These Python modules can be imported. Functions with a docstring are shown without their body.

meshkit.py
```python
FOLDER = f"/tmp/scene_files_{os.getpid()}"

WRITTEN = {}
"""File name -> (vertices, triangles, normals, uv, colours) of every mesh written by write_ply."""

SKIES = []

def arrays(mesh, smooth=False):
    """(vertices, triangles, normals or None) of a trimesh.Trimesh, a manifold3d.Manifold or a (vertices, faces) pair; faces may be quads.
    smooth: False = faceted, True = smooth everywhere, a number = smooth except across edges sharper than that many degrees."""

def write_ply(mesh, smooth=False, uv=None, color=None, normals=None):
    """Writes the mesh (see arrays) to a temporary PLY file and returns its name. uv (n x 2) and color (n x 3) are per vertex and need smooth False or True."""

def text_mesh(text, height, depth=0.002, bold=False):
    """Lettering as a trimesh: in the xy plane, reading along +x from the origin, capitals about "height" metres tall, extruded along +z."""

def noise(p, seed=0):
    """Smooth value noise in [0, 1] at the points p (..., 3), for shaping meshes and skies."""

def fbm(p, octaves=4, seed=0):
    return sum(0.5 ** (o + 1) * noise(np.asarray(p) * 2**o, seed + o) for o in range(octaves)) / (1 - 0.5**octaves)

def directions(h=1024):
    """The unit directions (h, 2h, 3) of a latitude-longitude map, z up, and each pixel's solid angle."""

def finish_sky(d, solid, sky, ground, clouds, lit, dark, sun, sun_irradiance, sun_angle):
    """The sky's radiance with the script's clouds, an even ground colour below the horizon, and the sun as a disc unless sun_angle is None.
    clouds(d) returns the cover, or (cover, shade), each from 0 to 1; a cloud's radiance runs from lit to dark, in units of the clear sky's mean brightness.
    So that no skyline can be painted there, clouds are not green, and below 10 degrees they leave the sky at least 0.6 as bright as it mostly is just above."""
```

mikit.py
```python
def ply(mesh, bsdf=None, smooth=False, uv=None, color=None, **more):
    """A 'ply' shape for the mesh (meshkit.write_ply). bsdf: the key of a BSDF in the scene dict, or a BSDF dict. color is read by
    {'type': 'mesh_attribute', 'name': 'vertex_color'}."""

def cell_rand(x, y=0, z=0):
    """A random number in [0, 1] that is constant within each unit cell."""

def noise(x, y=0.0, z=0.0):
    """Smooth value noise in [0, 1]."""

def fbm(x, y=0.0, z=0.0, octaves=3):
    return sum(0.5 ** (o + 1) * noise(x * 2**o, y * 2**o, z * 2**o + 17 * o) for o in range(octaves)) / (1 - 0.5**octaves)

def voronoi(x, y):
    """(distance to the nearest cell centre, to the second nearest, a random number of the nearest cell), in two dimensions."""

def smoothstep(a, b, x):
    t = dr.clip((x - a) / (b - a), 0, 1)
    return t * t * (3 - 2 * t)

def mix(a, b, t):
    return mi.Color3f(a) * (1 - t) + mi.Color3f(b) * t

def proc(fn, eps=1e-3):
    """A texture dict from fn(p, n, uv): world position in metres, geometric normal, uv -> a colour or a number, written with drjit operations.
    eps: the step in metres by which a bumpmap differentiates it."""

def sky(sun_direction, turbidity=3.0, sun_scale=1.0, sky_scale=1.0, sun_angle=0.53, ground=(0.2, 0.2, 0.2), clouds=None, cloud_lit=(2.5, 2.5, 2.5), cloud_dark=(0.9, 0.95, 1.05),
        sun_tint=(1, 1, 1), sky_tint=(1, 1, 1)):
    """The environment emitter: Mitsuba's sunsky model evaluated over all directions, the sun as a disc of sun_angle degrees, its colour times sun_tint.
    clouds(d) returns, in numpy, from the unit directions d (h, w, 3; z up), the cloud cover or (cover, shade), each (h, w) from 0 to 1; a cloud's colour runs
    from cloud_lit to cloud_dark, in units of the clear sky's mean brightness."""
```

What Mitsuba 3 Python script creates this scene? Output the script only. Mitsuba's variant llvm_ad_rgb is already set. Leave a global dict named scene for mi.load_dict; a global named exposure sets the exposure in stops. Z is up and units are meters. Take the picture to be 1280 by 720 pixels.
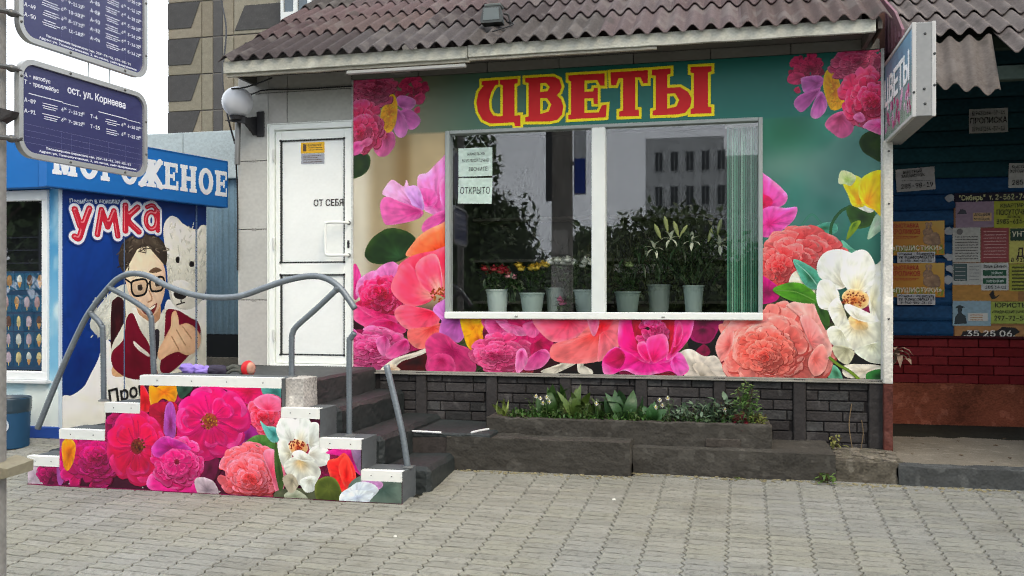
import math, random
import numpy as np, trimesh, shapely
from shapely import affinity
from shapely.geometry import Polygon, LineString, Point, box as sbox
from shapely.ops import unary_union
import drjit as dr
import mitsuba as mi, mikit, meshkit
from mikit import proc, fbm, noise, cell_rand, smoothstep, mix

random.seed(7)
RNG = np.random.default_rng(7)
T = mi.ScalarTransform4f
scene, labels = {}, {}

# ------------------------------------------------------------------ camera, sky, exposure
# metres, z up; the shop front is the plane y = 0 and runs along x; the camera looks a little to the left of its normal
EYE = np.array([3.07, -7.22, 1.34])
YAW = math.radians(13.08)
FWD = np.array([-math.sin(YAW), math.cos(YAW), 0.0])
scene['camera'] = {
    'type': 'perspective', 'fov_axis': 'x', 'fov': 2 * math.degrees(math.atan(640 / 1130.0)),
    'to_world': T().look_at(origin=EYE.tolist(), target=(EYE + FWD).tolist(), up=[0, 0, 1]),
    'principal_point_offset_y': -15 / 720.0, 'near_clip': 0.05, 'far_clip': 2000.0,
}
exposure = 2.95
scene['sky'] = mikit.sky([0.5, -0.66, 0.8], turbidity=3, sun_scale=0.16, sun_angle=24, clouds=lambda d: 1.0,
                         cloud_lit=(2.36, 2.5, 2.68), ground=(0.25, 0.245, 0.23))

# ------------------------------------------------------------------ materials
# A surface's colour is carried by the mesh (two numbers: a packed colour and how grainy it is), so that few materials serve many things.
def lin(c):
    c = np.asarray(c, float) / 255.0
    return np.where(c <= 0.04045, c / 12.92, ((c + 0.055) / 1.055) ** 2.4)

def pack(rgb):
    q = np.clip(np.round(np.sqrt(lin(rgb)) * 127), 1, 126).astype(int)
    return float(q[0] * 16384 + q[1] * 128 + q[2])

def unpack(uv):
    v = uv.x + 0.5
    r = dr.floor(v / 16384)
    g = dr.floor((v - r * 16384) / 128)
    b = dr.floor(v - r * 16384 - g * 128)
    c = mi.Color3f(r, g, b) / 127
    return c * c

def plain(p, n, uv):
    return unpack(uv)

def grainy(p, n, uv):
    big = fbm(p.x * 2.3, p.y * 2.3, p.z * 2.3, 3) - 0.5
    fine = fbm(p.x * 45, p.y * 45, p.z * 45, 2) - 0.5
    return unpack(uv) * dr.clip(1 + uv.y * (1.1 * big + 0.8 * fine), 0.15, 2.0)

def stained(p, n, uv):          # weathered masonry: blotches, pale scuffs and dark specks
    big = fbm(p.x * 3.1, p.y * 3.1, p.z * 3.1, 3) - 0.5
    mid = fbm(p.x * 14, p.y * 14, p.z * 9, 3)
    fine = noise(p.x * 90, p.y * 90, p.z * 90) - 0.5
    c = unpack(uv) * dr.clip(1 + uv.y * (1.3 * big + 0.9 * fine), 0.2, 2.0)
    scuff = smoothstep(0.62, 0.72, mid) * uv.y
    speck = smoothstep(0.30, 0.24, mid) * uv.y
    return mix(mix(c, c * 1.5 + mi.Color3f(0.03, 0.03, 0.028), scuff * 0.7), c * 0.5, speck * 0.7)

def slate(p, n, uv):            # weathered painted asbestos-cement roofing
    big = fbm(p.x * 1.7, p.y * 1.7, p.z * 1.7, 3) - 0.5
    mid = fbm(p.x * 9, p.y * 5, p.z * 5, 3)
    fine = noise(p.x * 70, p.y * 70, p.z * 70) - 0.5
    c = unpack(uv) * dr.clip(1 + 0.5 * big + 0.35 * fine, 0.3, 1.8)
    worn = smoothstep(0.52, 0.7, mid)
    moss = smoothstep(0.33, 0.24, mid)
    return mix(mix(c, mi.Color3f(0.15, 0.135, 0.125), worn * 0.4), mi.Color3f(0.05, 0.045, 0.04), moss * 0.6)

def paving(p, n, uv):
    big = fbm(p.x * 0.9, p.y * 0.9, 3.1, 3) - 0.5
    mid = fbm(p.x * 11, p.y * 11, 5.0, 3) - 0.5
    fine = noise(p.x * 160, p.y * 160, p.z * 40) - 0.5
    c = unpack(uv) * (1 + 0.28 * big + 0.12 * mid + 0.3 * fine)
    c = mix(c, c * mi.Color3f(1.02, 1.0, 0.94), smoothstep(0.45, 0.62, fbm(p.x * 0.7 + 9, p.y * 0.7, 1.0, 2)))
    spill = smoothstep(0.66, 0.72, fbm(p.x * 1.7 + 3, p.y * 2.1, 8.0, 3))        # old stains and trodden dirt
    c = mix(c, c * mi.Color3f(0.72, 0.7, 0.66), spill * 0.4)
    grit = smoothstep(0.74, 0.8, noise(p.x * 55, p.y * 55, 2.0))
    return mix(c, c * 0.55, grit * 0.5)

def bumps(freq):
    return lambda p, n, uv: fbm(p.x * freq, p.y * freq, p.z * freq, 3)

COL = proc(plain)
def two(b): return {'type': 'twosided', 'bsdf': b}
def pbr(tex, rough, spec=0.4, **k): return {'type': 'principled', 'base_color': tex, 'roughness': rough, 'specular': spec, **k}
scene['m_plain'] = two(pbr(COL, 0.55, 0.35))
scene['m_gloss'] = two(pbr(COL, 0.28, 0.5))
scene['m_metal'] = two(pbr(COL, 0.38, 0.5, metallic=0.55))
scene['m_rail'] = two(pbr(proc(stained), 0.42, 0.45, metallic=0.4))
scene['m_grainy'] = two(pbr(proc(grainy), 0.75, 0.25))
scene['m_stone'] = two({'type': 'bumpmap', 'arbitrary': {'type': 'proc', **{k: v for k, v in proc(bumps(38), 2e-3).items() if k != 'type'}}, 'scale': 0.008, 'bsdf': pbr(proc(stained), 0.85, 0.25)})
scene['m_slate'] = two({'type': 'bumpmap', 'arbitrary': proc(bumps(55), 2e-3), 'scale': 0.004, 'bsdf': pbr(proc(slate), 0.85, 0.2)})
scene['m_paving'] = two({'type': 'bumpmap', 'arbitrary': proc(bumps(120), 2e-3), 'scale': 0.004, 'bsdf': pbr(proc(paving), 0.85, 0.25)})
scene['m_rubber'] = two({'type': 'bumpmap', 'arbitrary': proc(bumps(26), 2e-3), 'scale': 0.02, 'bsdf': pbr(proc(grainy), 0.5, 0.4)})
scene['m_print'] = two(pbr({'type': 'mesh_attribute', 'name': 'vertex_color'}, 0.42, 0.3))
scene['m_leaf'] = two(pbr(COL, 0.45, 0.4))
scene['m_glass'] = {'type': 'thindielectric', 'int_ior': 1.72}

# ------------------------------------------------------------------ scene bookkeeping
def numbered(key):
    if key not in scene and key not in labels: return key
    i = 1
    while f'{key}_{i:03d}' in scene or f'{key}_{i:03d}' in labels: i += 1
    return f'{key}_{i:03d}'

def thing(name, label, cat, group=None):
    key = numbered(name)
    labels[key] = {'label': label, 'category': cat, **({'group': group} if group else {})}
    return key

def put(name, mesh, rgb, mat='m_plain', parent=None, smooth=False, grain=0.5, **more):
    """One mesh of one colour as one entry of the scene."""
    key = numbered(f'{parent}__{name}' if parent else name)
    if isinstance(mesh, list): mesh = trimesh.util.concatenate(mesh)
    if smooth is not False and smooth is not True:
        v, f, _ = meshkit.arrays(mesh, smooth); smooth = True
    else:
        v, f, _ = meshkit.arrays(mesh)
    if mat in ('m_glass',): uv = None
    else: uv = np.tile([pack(rgb), grain], (len(v), 1))
    scene[key] = mikit.ply((v, f), mat, smooth=smooth, uv=uv, **more)
    return key

def solo(name, mesh, rgb, label, cat, mat='m_plain', group=None, **k):
    key = put(name, mesh, rgb, mat, **k)
    labels[key] = {'label': label, 'category': cat, **({'group': group} if group else {})}
    return key

def setting(name, mesh, rgb, mat, label, **k):
    key = put(name, mesh, rgb, mat, **k)
    labels[key] = {'label': label, 'category': name.replace('_', ' '), 'kind': 'structure'}
    return key

def say(key, label): labels[key] = {'label': label}
def stuff(key, label=None): labels[key] = {'kind': 'stuff', **({'label': label} if label else {})}

# ------------------------------------------------------------------ shapes
def box(x0, x1, y0, y1, z0, z1):
    m = trimesh.creation.box(extents=(abs(x1 - x0), abs(y1 - y0), abs(z1 - z0)))
    m.apply_translation(((x0 + x1) / 2, (y0 + y1) / 2, (z0 + z1) / 2))
    return m

def cbox(x0, x1, y0, y1, z0, z1, b=0.006):
    lo, hi = np.array([min(x0, x1), min(y0, y1), min(z0, z1)]), np.array([max(x0, x1), max(y0, y1), max(z0, z1)])
    pts = []
    for s in np.ndindex(2, 2, 2):
        c = np.where(s, hi, lo); d = np.where(s, -1.0, 1.0) * b
        for k in range(3):
            q = c + d; q[k] = c[k]; pts.append(q)
    return trimesh.convex.convex_hull(np.array(pts))

def hull(pts): return trimesh.convex.convex_hull(np.asarray(pts, float))

def spline(pts, m=6, closed=False):
    p = np.asarray(pts, float); n = len(p)
    if closed: q = np.vstack([p[-1:], p, p[:2]]); segs = n
    else: q = np.vstack([2 * p[0] - p[1], p, 2 * p[-1] - p[-2]]); segs = n - 1
    t = (np.arange(m) / m)[:, None]; out = []
    for i in range(segs):
        a, b, c, d = q[i:i + 4]
        out.append(0.5 * (2 * b + (c - a) * t + (2 * a - 5 * b + 4 * c - d) * t ** 2 + (3 * b - a - 3 * c + d) * t ** 3))
    if not closed: out.append(p[-1:])
    return np.vstack(out)

def tube(pts, r, sides=12, smooth_m=0):
    p = spline(pts, smooth_m) if smooth_m else np.asarray(pts, float)
    n = len(p); t = np.gradient(p, axis=0); t /= np.linalg.norm(t, axis=1, keepdims=True) + 1e-12
    a = np.cross(t[0], [0, 0, 1.0] if abs(t[0][2]) < 0.9 else [1.0, 0, 0]); a /= np.linalg.norm(a)
    ang = np.arange(sides) * 2 * np.pi / sides; rad = np.broadcast_to(r, (n,)); V = []
    for i in range(n):
        a = a - t[i] * (a @ t[i]); a /= np.linalg.norm(a); b = np.cross(t[i], a)
        V.append(p[i] + rad[i] * (np.cos(ang)[:, None] * a + np.sin(ang)[:, None] * b))
    V = np.vstack(V + [p[:1], p[-1:]]); F = []
    for i in range(n - 1):
        for j in range(sides):
            k = (j + 1) % sides; A, B, C, D = i * sides + j, i * sides + k, (i + 1) * sides + k, (i + 1) * sides + j
            F += [[A, B, C], [A, C, D]]
    c0, c1, e = n * sides, n * sides + 1, (n - 1) * sides
    for j in range(sides):
        k = (j + 1) % sides; F += [[c0, k, j], [c1, e + j, e + k]]
    return trimesh.Trimesh(V, F, process=False)

def lathe(profile, at=(0, 0, 0), n=28):
    m = trimesh.creation.revolve(np.asarray(profile, float), sections=n)
    m.apply_translation(at)
    return m

def ball(c, r, sub=2, squash=(1, 1, 1), rough=0.0, seed=0):
    m = trimesh.creation.icosphere(subdivisions=sub, radius=1.0)
    v = np.array(m.vertices)
    if rough: v = v * (1 + rough * (meshkit.fbm(v * 2.3 + seed, 3) - 0.5)[:, None])
    m.vertices = v * np.asarray(squash) * r + np.asarray(c)
    return m

GLYPHS = {}
class Frame:
    """A plane in space: origin, two directions in it and its outward normal; extr() raises shapely outlines off it."""
    def __init__(self, o, u, v, n): self.o, self.u, self.v, self.n = (np.asarray(x, float) for x in (o, u, v, n))
    def to3(self, a, b, h=0.0):
        a, b = np.asarray(a, float), np.asarray(b, float); h = np.broadcast_to(h, a.shape)
        return self.o + a[..., None] * self.u + b[..., None] * self.v + h[..., None] * self.n
    def extr(self, shape, h0, h1):
        out = []
        for g in getattr(shape, 'geoms', [shape]):
            if g.is_empty or g.geom_type != 'Polygon' or g.area < 1e-9: continue
            m = trimesh.creation.extrude_polygon(g, h1 - h0, engine='earcut')
            v = np.array(m.vertices); m.vertices = self.to3(v[:, 0], v[:, 1], v[:, 2] + h0); out.append(m)
        return trimesh.util.concatenate(out)
    def rect(self, a0, a1, b0, b1, h0, h1): return self.extr(sbox(min(a0, a1), min(b0, b1), max(a0, a1), max(b0, b1)), h0, h1)
    def text(self, s, a, b, height, width=None, h=0.0, bold=False, depth=0.0008, tilt=0.0):
        if (s, bold) not in GLYPHS: GLYPHS[s, bold] = meshkit.text_mesh(s, 1.0, 1.0, bold)
        m = GLYPHS[s, bold].copy(); v = np.array(m.vertices) * [height, height, depth]
        if width: v[:, 0] = (v[:, 0] - v[:, 0].min()) * width / max(1e-6, np.ptp(v[:, 0]))
        c, k = math.cos(tilt), math.sin(tilt)
        m.vertices = self.to3(a + v[:, 0] * c - v[:, 1] * k, b + v[:, 0] * k + v[:, 1] * c, v[:, 2] + h)
        return m

FRONT = Frame((0, 0, 0), (1, 0, 0), (0, 0, 1), (0, -1, 0))
def front(y): return Frame((0, y, 0), (1, 0, 0), (0, 0, 1), (0, -1, 0))

# ------------------------------------------------------------------ printed pictures (flat vinyl): coloured shapes laid one over the other
class Print:
    STEP = 1.6e-5       # each shape lies this much above the shapes it overlaps, so the whole print stays under 3 mm thick
    def __init__(self): self.parts, self.seed, self.boxes, self.level = [], 1, np.zeros((14000, 4)), np.zeros(14000, int)
    def grid(self, a0, a1, b0, b1, na, nb, fn):
        a, b = np.meshgrid(np.linspace(a0, a1, na), np.linspace(b0, b1, nb)); i = np.arange(na * nb).reshape(nb, na)
        q = np.stack([i[:-1, :-1], i[:-1, 1:], i[1:, 1:], i[1:, :-1]], -1).reshape(-1, 4)
        self._add(np.stack([a.ravel(), b.ravel()], 1), fn(a.ravel(), b.ravel()), np.vstack([q[:, [0, 1, 2]], q[:, [0, 2, 3]]]))
    def _add(self, P, C, F):
        n = len(self.parts); (a0, b0), (a1, b1) = P.min(0), P.max(0); q = self.boxes[:n]
        over = (q[:, 0] < a1) & (q[:, 1] > a0) & (q[:, 2] < b1) & (q[:, 3] > b0)
        k = 1 + (self.level[:n][over].max() if over.any() else 0); self.boxes[n], self.level[n] = (a0, a1, b0, b1), k
        self.parts.append(np.concatenate([P[F], np.full(F.shape + (1,), k * self.STEP), np.clip(C, 0, 255)[F]], -1))
    def blob(self, pts, focus, c0, c1, rim, rings=6, m=5, streak=0.2, wob=0.004, edge=0.8):
        self.seed += 1
        size = np.ptp(np.asarray(pts, float), axis=0).max()
        if rings == 6: rings, m = int(np.clip(size / 0.022, 6, 15)), 5 + 3 * (size > 0.25)
        o = spline(pts, m, True); f = np.asarray(focus, float); n = len(o)
        if wob: o = o + wob * (meshkit.fbm(np.stack([o[:, 0] * 40, o[:, 1] * 40, np.full(n, self.seed * 1.7)], 1), 2) - 0.5)[:, None] * np.sign(o - f)
        t = (np.linspace(0, 1, rings + 1)[1:] ** 0.8)[:, None]
        P = f + (o - f)[None] * t[..., None]
        c0, c1, rim = (np.asarray(c, float) for c in (c0, c1, rim))
        ang = np.arctan2(o[:, 1] - f[1], o[:, 0] - f[0]); ca, sa = np.cos(ang), np.sin(ang); one, u = np.ones((rings, n)), self.seed
        pts3 = lambda a, b, c: np.stack(np.broadcast_arrays(a, b, c), -1)
        k = np.clip(t / 0.62, 0, 1); k = (k * k * (3 - 2 * k))[..., None]
        w = meshkit.noise(pts3(ca * 2.5, sa * 2.5, u * 1.3))[None, :]                          # some edges catch more light than others in the picture
        r = np.minimum(1, edge * np.clip((t - 0.78) / 0.22, 0, 1) * w * 1.6)[..., None]
        veins = meshkit.fbm(pts3(ca * 9 * one, sa * 9 * one, t * 1.3 + u * 3.1), 3) - 0.5
        crumple = meshkit.fbm(pts3(P[..., 0] * 26 + u, P[..., 1] * 26, 2.0), 3) - 0.5
        fold = (meshkit.noise(pts3(ca * 4.5, sa * 4.5, u * 2.3)) - 0.5)[None] * t
        C = ((c0 * (1 - k) + c1 * k) * (1 - r) + rim * r) * (1 + streak * (1.8 * veins + 1.5 * crumple + 1.1 * fold) + 0.10 * (0.9 * sa - 0.45 * ca)[None] * t)[..., None]
        P, C = np.vstack([f[None], P.reshape(-1, 2)]), np.vstack([c0[None] * 0.95, C.reshape(-1, 3)]); i = np.arange(n); j = (i + 1) % n
        F = [np.stack([i * 0, 1 + i, 1 + j], 1)]
        for r in range(rings - 1):
            A, B = 1 + r * n, 1 + (r + 1) * n
            F += [np.stack([A + i, B + i, B + j], 1), np.stack([A + i, B + j, A + j], 1)]
        self._add(P, C, np.vstack(F))
    def petal(self, c, ang, r0, r1, half, c0, c1, rim, ex=1.0, ey=1.0, rng=None, notch=0.0):
        """A petal pointing away from c: r0..r1 from the centre, 'half' radians to each side."""
        g = rng.uniform
        prof = [(-0.35, r0), (-0.85, r0 + 0.42 * (r1 - r0)), (-1.0, r0 + 0.72 * (r1 - r0)), (-0.72, r0 + 0.95 * (r1 - r0)), (-0.3, r1 * g(0.97, 1.04)), (0.05, r1 * (1 - notch) * g(0.95, 1.03)),
                (0.38, r1 * g(0.97, 1.05)), (0.75, r0 + 0.93 * (r1 - r0)), (1.0, r0 + 0.7 * (r1 - r0)), (0.85, r0 + 0.4 * (r1 - r0)), (0.35, r0)]
        pts = []
        for s, r in prof:
            a = ang + s * half * g(0.9, 1.1); pts.append((c[0] + r * math.cos(a) * ex, c[1] + r * math.sin(a) * ey))
        f = (c[0] + (r0 + 0.12 * (r1 - r0)) * math.cos(ang) * ex, c[1] + (r0 + 0.12 * (r1 - r0)) * math.sin(ang) * ey)
        q = np.array(pts); mid = q.mean(0)
        self.blob(mid + (q - mid) * rng.uniform(1.03, 1.07) + np.array([0.004, -0.006]) * (r1 - r0) * 10 * ey, f, np.asarray(c0) * 0.8, np.asarray(c0) * 0.62 + np.asarray(c1) * 0.28, np.asarray(c0) * 0.6 + np.asarray(c1) * 0.32, rings=2, m=2, wob=0)
        self.blob(pts, f, c0, c1, rim, rings=5, m=3, streak=0.2, wob=0.005, edge=rng.uniform(0.35, 0.95))
        if (r1 - r0) * min(ex, ey) > 0.02:      # a curled lip on one side and a fold from the base
            h = rng.uniform(-0.5, 0.5); A = lambda r, d: (c[0] + r * math.cos(ang + d * half) * ex, c[1] + r * math.sin(ang + d * half) * ey); R = lambda t: r0 + t * (r1 - r0)
            k = rng.uniform(0.3, 0.75); lip = np.asarray(c1) * (1 - k) + np.asarray(rim) * k
            self.blob([A(R(0.78), h - 0.45), A(R(0.97), h - 0.3), A(R(1.0), h), A(R(0.96), h + 0.35), A(R(0.84), h + 0.45), A(R(0.88), h)], A(R(0.9), h), lip, lip, np.asarray(rim), rings=2, m=3, wob=0.003)
            d = rng.uniform(-0.4, 0.4); self.line([A(R(0.12), d * 0.5), A(R(0.45), d), A(R(0.72), d * 1.3)], 0.004 + 0.012 * (r1 - r0) * min(ex, ey) * 2, np.asarray(c0) * 0.55 + np.asarray(c1) * 0.4)
    def rose(self, cx, cy, rx, ry, dark, mid, rim, n, sx, sy, rot, seed):
        """A full rose seen from the front: rings of petals, each ring over the one outside it."""
        rng = np.random.default_rng(seed); dark, mid, rim = (np.asarray(c, float) for c in (dark, mid, rim))
        n = n + (2 if rx > 0.17 else 0)
        for L in range(n):
            q = L / max(1, n - 1); r1 = 1.0 - 0.80 * q ** 0.8; r0 = max(0.02, r1 - (0.52 - 0.2 * q)); k = max(3, int(round(8 - 4 * q)))
            off = rng.uniform(0, 6.28); c = (cx + sx * q + rx * 0.05 * rng.normal(), cy + sy * q + ry * 0.05 * rng.normal())
            for i in rng.permutation(k):
                a = off + 2 * math.pi * (i + rng.uniform(-0.38, 0.38)) / k; w = rng.uniform(0.55, 0.95)
                s = rng.uniform(0.86, 1.08) * (1 + 0.12 * math.sin(a) - 0.06 * math.cos(a))
                deep = dark * (0.55 + 0.45 * q) + mid * 0.45 * (1 - q); tip = mid * (0.78 + 0.22 * (1 - q)) + dark * 0.22 * q; h = rng.uniform(-0.12, 0.3)
                tip = tip * (1 - max(h, 0)) + rim * max(h, 0) if h > 0 else tip * (1 + h)
                self.petal(c, a, r0, r1 * rng.uniform(0.86, 1.05), w * 2.5 * math.pi / k * 0.6, deep * s, tip * s, (rim * (0.85 + 0.15 * (1 - q)) + mid * 0.15 * q) * s, rx, ry, rng, rng.uniform(0, 0.12))
        c = (cx + sx, cy + sy)
        for i in range(6):
            a = rng.uniform(0, 6.28); self.petal((c[0] + 0.05 * rx * math.cos(a), c[1] + 0.05 * ry * math.sin(a)), a, 0.0, rng.uniform(0.1, 0.2), rng.uniform(0.3, 0.7), dark * 0.85, dark * 0.5 + mid * 0.5, mid, rx, ry, rng)
    def open(self, cx, cy, rx, ry, centre, mid, rim, n, ox, oy, rot, seed):
        rng = np.random.default_rng(seed); centre, mid, rim = (np.asarray(c, float) for c in (centre, mid, rim))
        for ring, (R, k) in enumerate(((1.0, n - 1), (0.74, 3))):
            for i in rng.permutation(k):
                a = rot + ring * 0.5 + 2 * math.pi * (i + rng.uniform(-0.12, 0.12)) / k; s = rng.uniform(0.88, 1.08)
                up = 1 + 0.1 * math.sin(a)
                self.petal((cx + ox, cy + oy), a, 0.03, R * rng.uniform(0.9, 1.04), rng.uniform(0.72, 0.92) if ring == 0 else 0.62, mid * 0.62 + rim * 0.3, mid * s * up, (rim * 0.75 + mid * 0.25) * s * up, rx, ry, rng, rng.uniform(0, 0.1))
        for i in range(22):
            a = rng.uniform(0, 6.28); r = rng.uniform(0.16, 0.3)
            self.line([(cx + ox, cy + oy), (cx + ox + r * rx * math.cos(a), cy + oy + r * ry * math.sin(a))], 0.004, rim * 0.6 + mid * 0.2 + np.array([250, 200, 200]) * 0.2)
        self.blob([(cx + ox + 0.2 * rx * math.cos(a), cy + oy + 0.2 * ry * math.sin(a)) for a in np.linspace(0, 5.6, 7)], (cx + ox, cy + oy), centre * 0.7, centre, centre * 0.6 + mid * 0.4)
    def dots(self, cx, cy, rx, ry, n, c0, c1, s, seed):
        rng = np.random.default_rng(seed)
        for i in range(n):
            a, r, q = rng.uniform(0, 6.28), rng.uniform(0, 1) ** 0.5, rng.uniform()
            x, y, e = cx + rx * r * math.cos(a), cy + ry * r * math.sin(a), s * rng.uniform(0.6, 1.3)
            c = np.asarray(c0) * q + np.asarray(c1) * (1 - q)
            self.blob([(x - e, y), (x, y + e), (x + e, y), (x, y - e)], (x, y), c, c, c * 0.8, rings=1, m=2, wob=0)
    def line(self, pts, w, c):
        p = spline(pts, 5) if len(pts) > 2 else np.asarray(pts, float)
        t = np.gradient(p, axis=0); t /= np.linalg.norm(t, axis=1, keepdims=True) + 1e-12; nrm = np.stack([-t[:, 1], t[:, 0]], 1) * w / 2
        P = np.vstack([p - nrm, p, p + nrm]); n = len(p); i = np.arange(n - 1); c = np.asarray(c, float)
        C = np.vstack([np.tile(c * 0.9, (n, 1)), np.tile(c, (n, 1)), np.tile(c * 0.85, (n, 1))])
        F = np.vstack([np.stack([b + i, b + i + 1, b + n + i + 1], 1) for b in (0, n)] + [np.stack([b + i, b + n + i + 1, b + n + i], 1) for b in (0, n)])
        self._add(P, C, F)
    def draw(self, items, streak=0.2):
        for it in items:
            k = it[0]; self.seed += 1
            if k == 'B': self.blob([np.array(p) / 1000 for p in it[1]], np.array(it[2]) / 1000, *it[3:6], streak=streak)
            elif k == 'O': self.rose(*(x / 1000 for x in it[1:5]), *it[5:9], it[9] / 1000, it[10] / 1000, it[11], self.seed)
            elif k == 'P': self.open(*(x / 1000 for x in it[1:5]), *it[5:9], it[9] / 1000, it[10] / 1000, it[11], self.seed)
            elif k == 'D': self.dots(*(x / 1000 for x in it[1:5]), *it[5:8], it[8] / 1000, self.seed)
            elif k == 'S': self.line([np.array(p) / 1000 for p in it[1]], it[2] / 1000, it[3])
    def build(self, name, frame, rects, parent=None, h=0.0, tone=0.95):
        """One mesh of the print, cut to the rectangles (a0, a1, b0, b1) of the printed boards."""
        S = np.concatenate(self.parts); out = []
        for a0, a1, b0, b1 in rects:
            t = S
            for ax, c, sg in ((0, a0, 1), (0, a1, -1), (1, b0, 1), (1, b1, -1)): t = cut(t, ax, c, sg)
            out.append(t)
        S = np.concatenate(out).reshape(-1, 6)
        key = numbered(f'{parent}__{name}' if parent else name)
        V = frame.to3(S[:, 0], S[:, 1], S[:, 2] + h)
        scene[key] = mikit.ply((V, np.arange(len(V)).reshape(-1, 3)), 'm_print', color=ink_colour(S[:, 3:6], tone))
        return key

def ink_colour(c, tone):        # vinyl inks are a little deeper and more saturated than the colours noted from the photograph
    v = lin(c); g = v.mean(1, keepdims=True)
    return np.clip((g + (v - g) * 1.05) * [1.0, 1.0, 0.92], 0.004, 0.93) * tone

def cut(t, ax, c, sg):
    d = sg * (t[:, :, ax] - c); n = (d >= 0).sum(1); out = [t[n == 3]]
    for k, odd in ((1, True), (2, False)):
        s, e = t[n == k], d[n == k]
        if not len(s): continue
        lone = np.argmax((e >= 0) == odd, axis=1); idx = (lone[:, None] + np.arange(3)) % 3
        s, e = np.take_along_axis(s, idx[:, :, None], 1), np.take_along_axis(e, idx, 1)
        q = [s[:, 0] + (s[:, j] - s[:, 0]) * (e[:, 0] / (e[:, 0] - e[:, j]))[:, None] for j in (1, 2)]
        if odd: out.append(np.stack([s[:, 0], q[0], q[1]], 1))
        else: out += [np.stack([q[0], s[:, 1], s[:, 2]], 1), np.stack([q[0], s[:, 2], q[1]], 1)]
    return np.concatenate(out)

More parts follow.
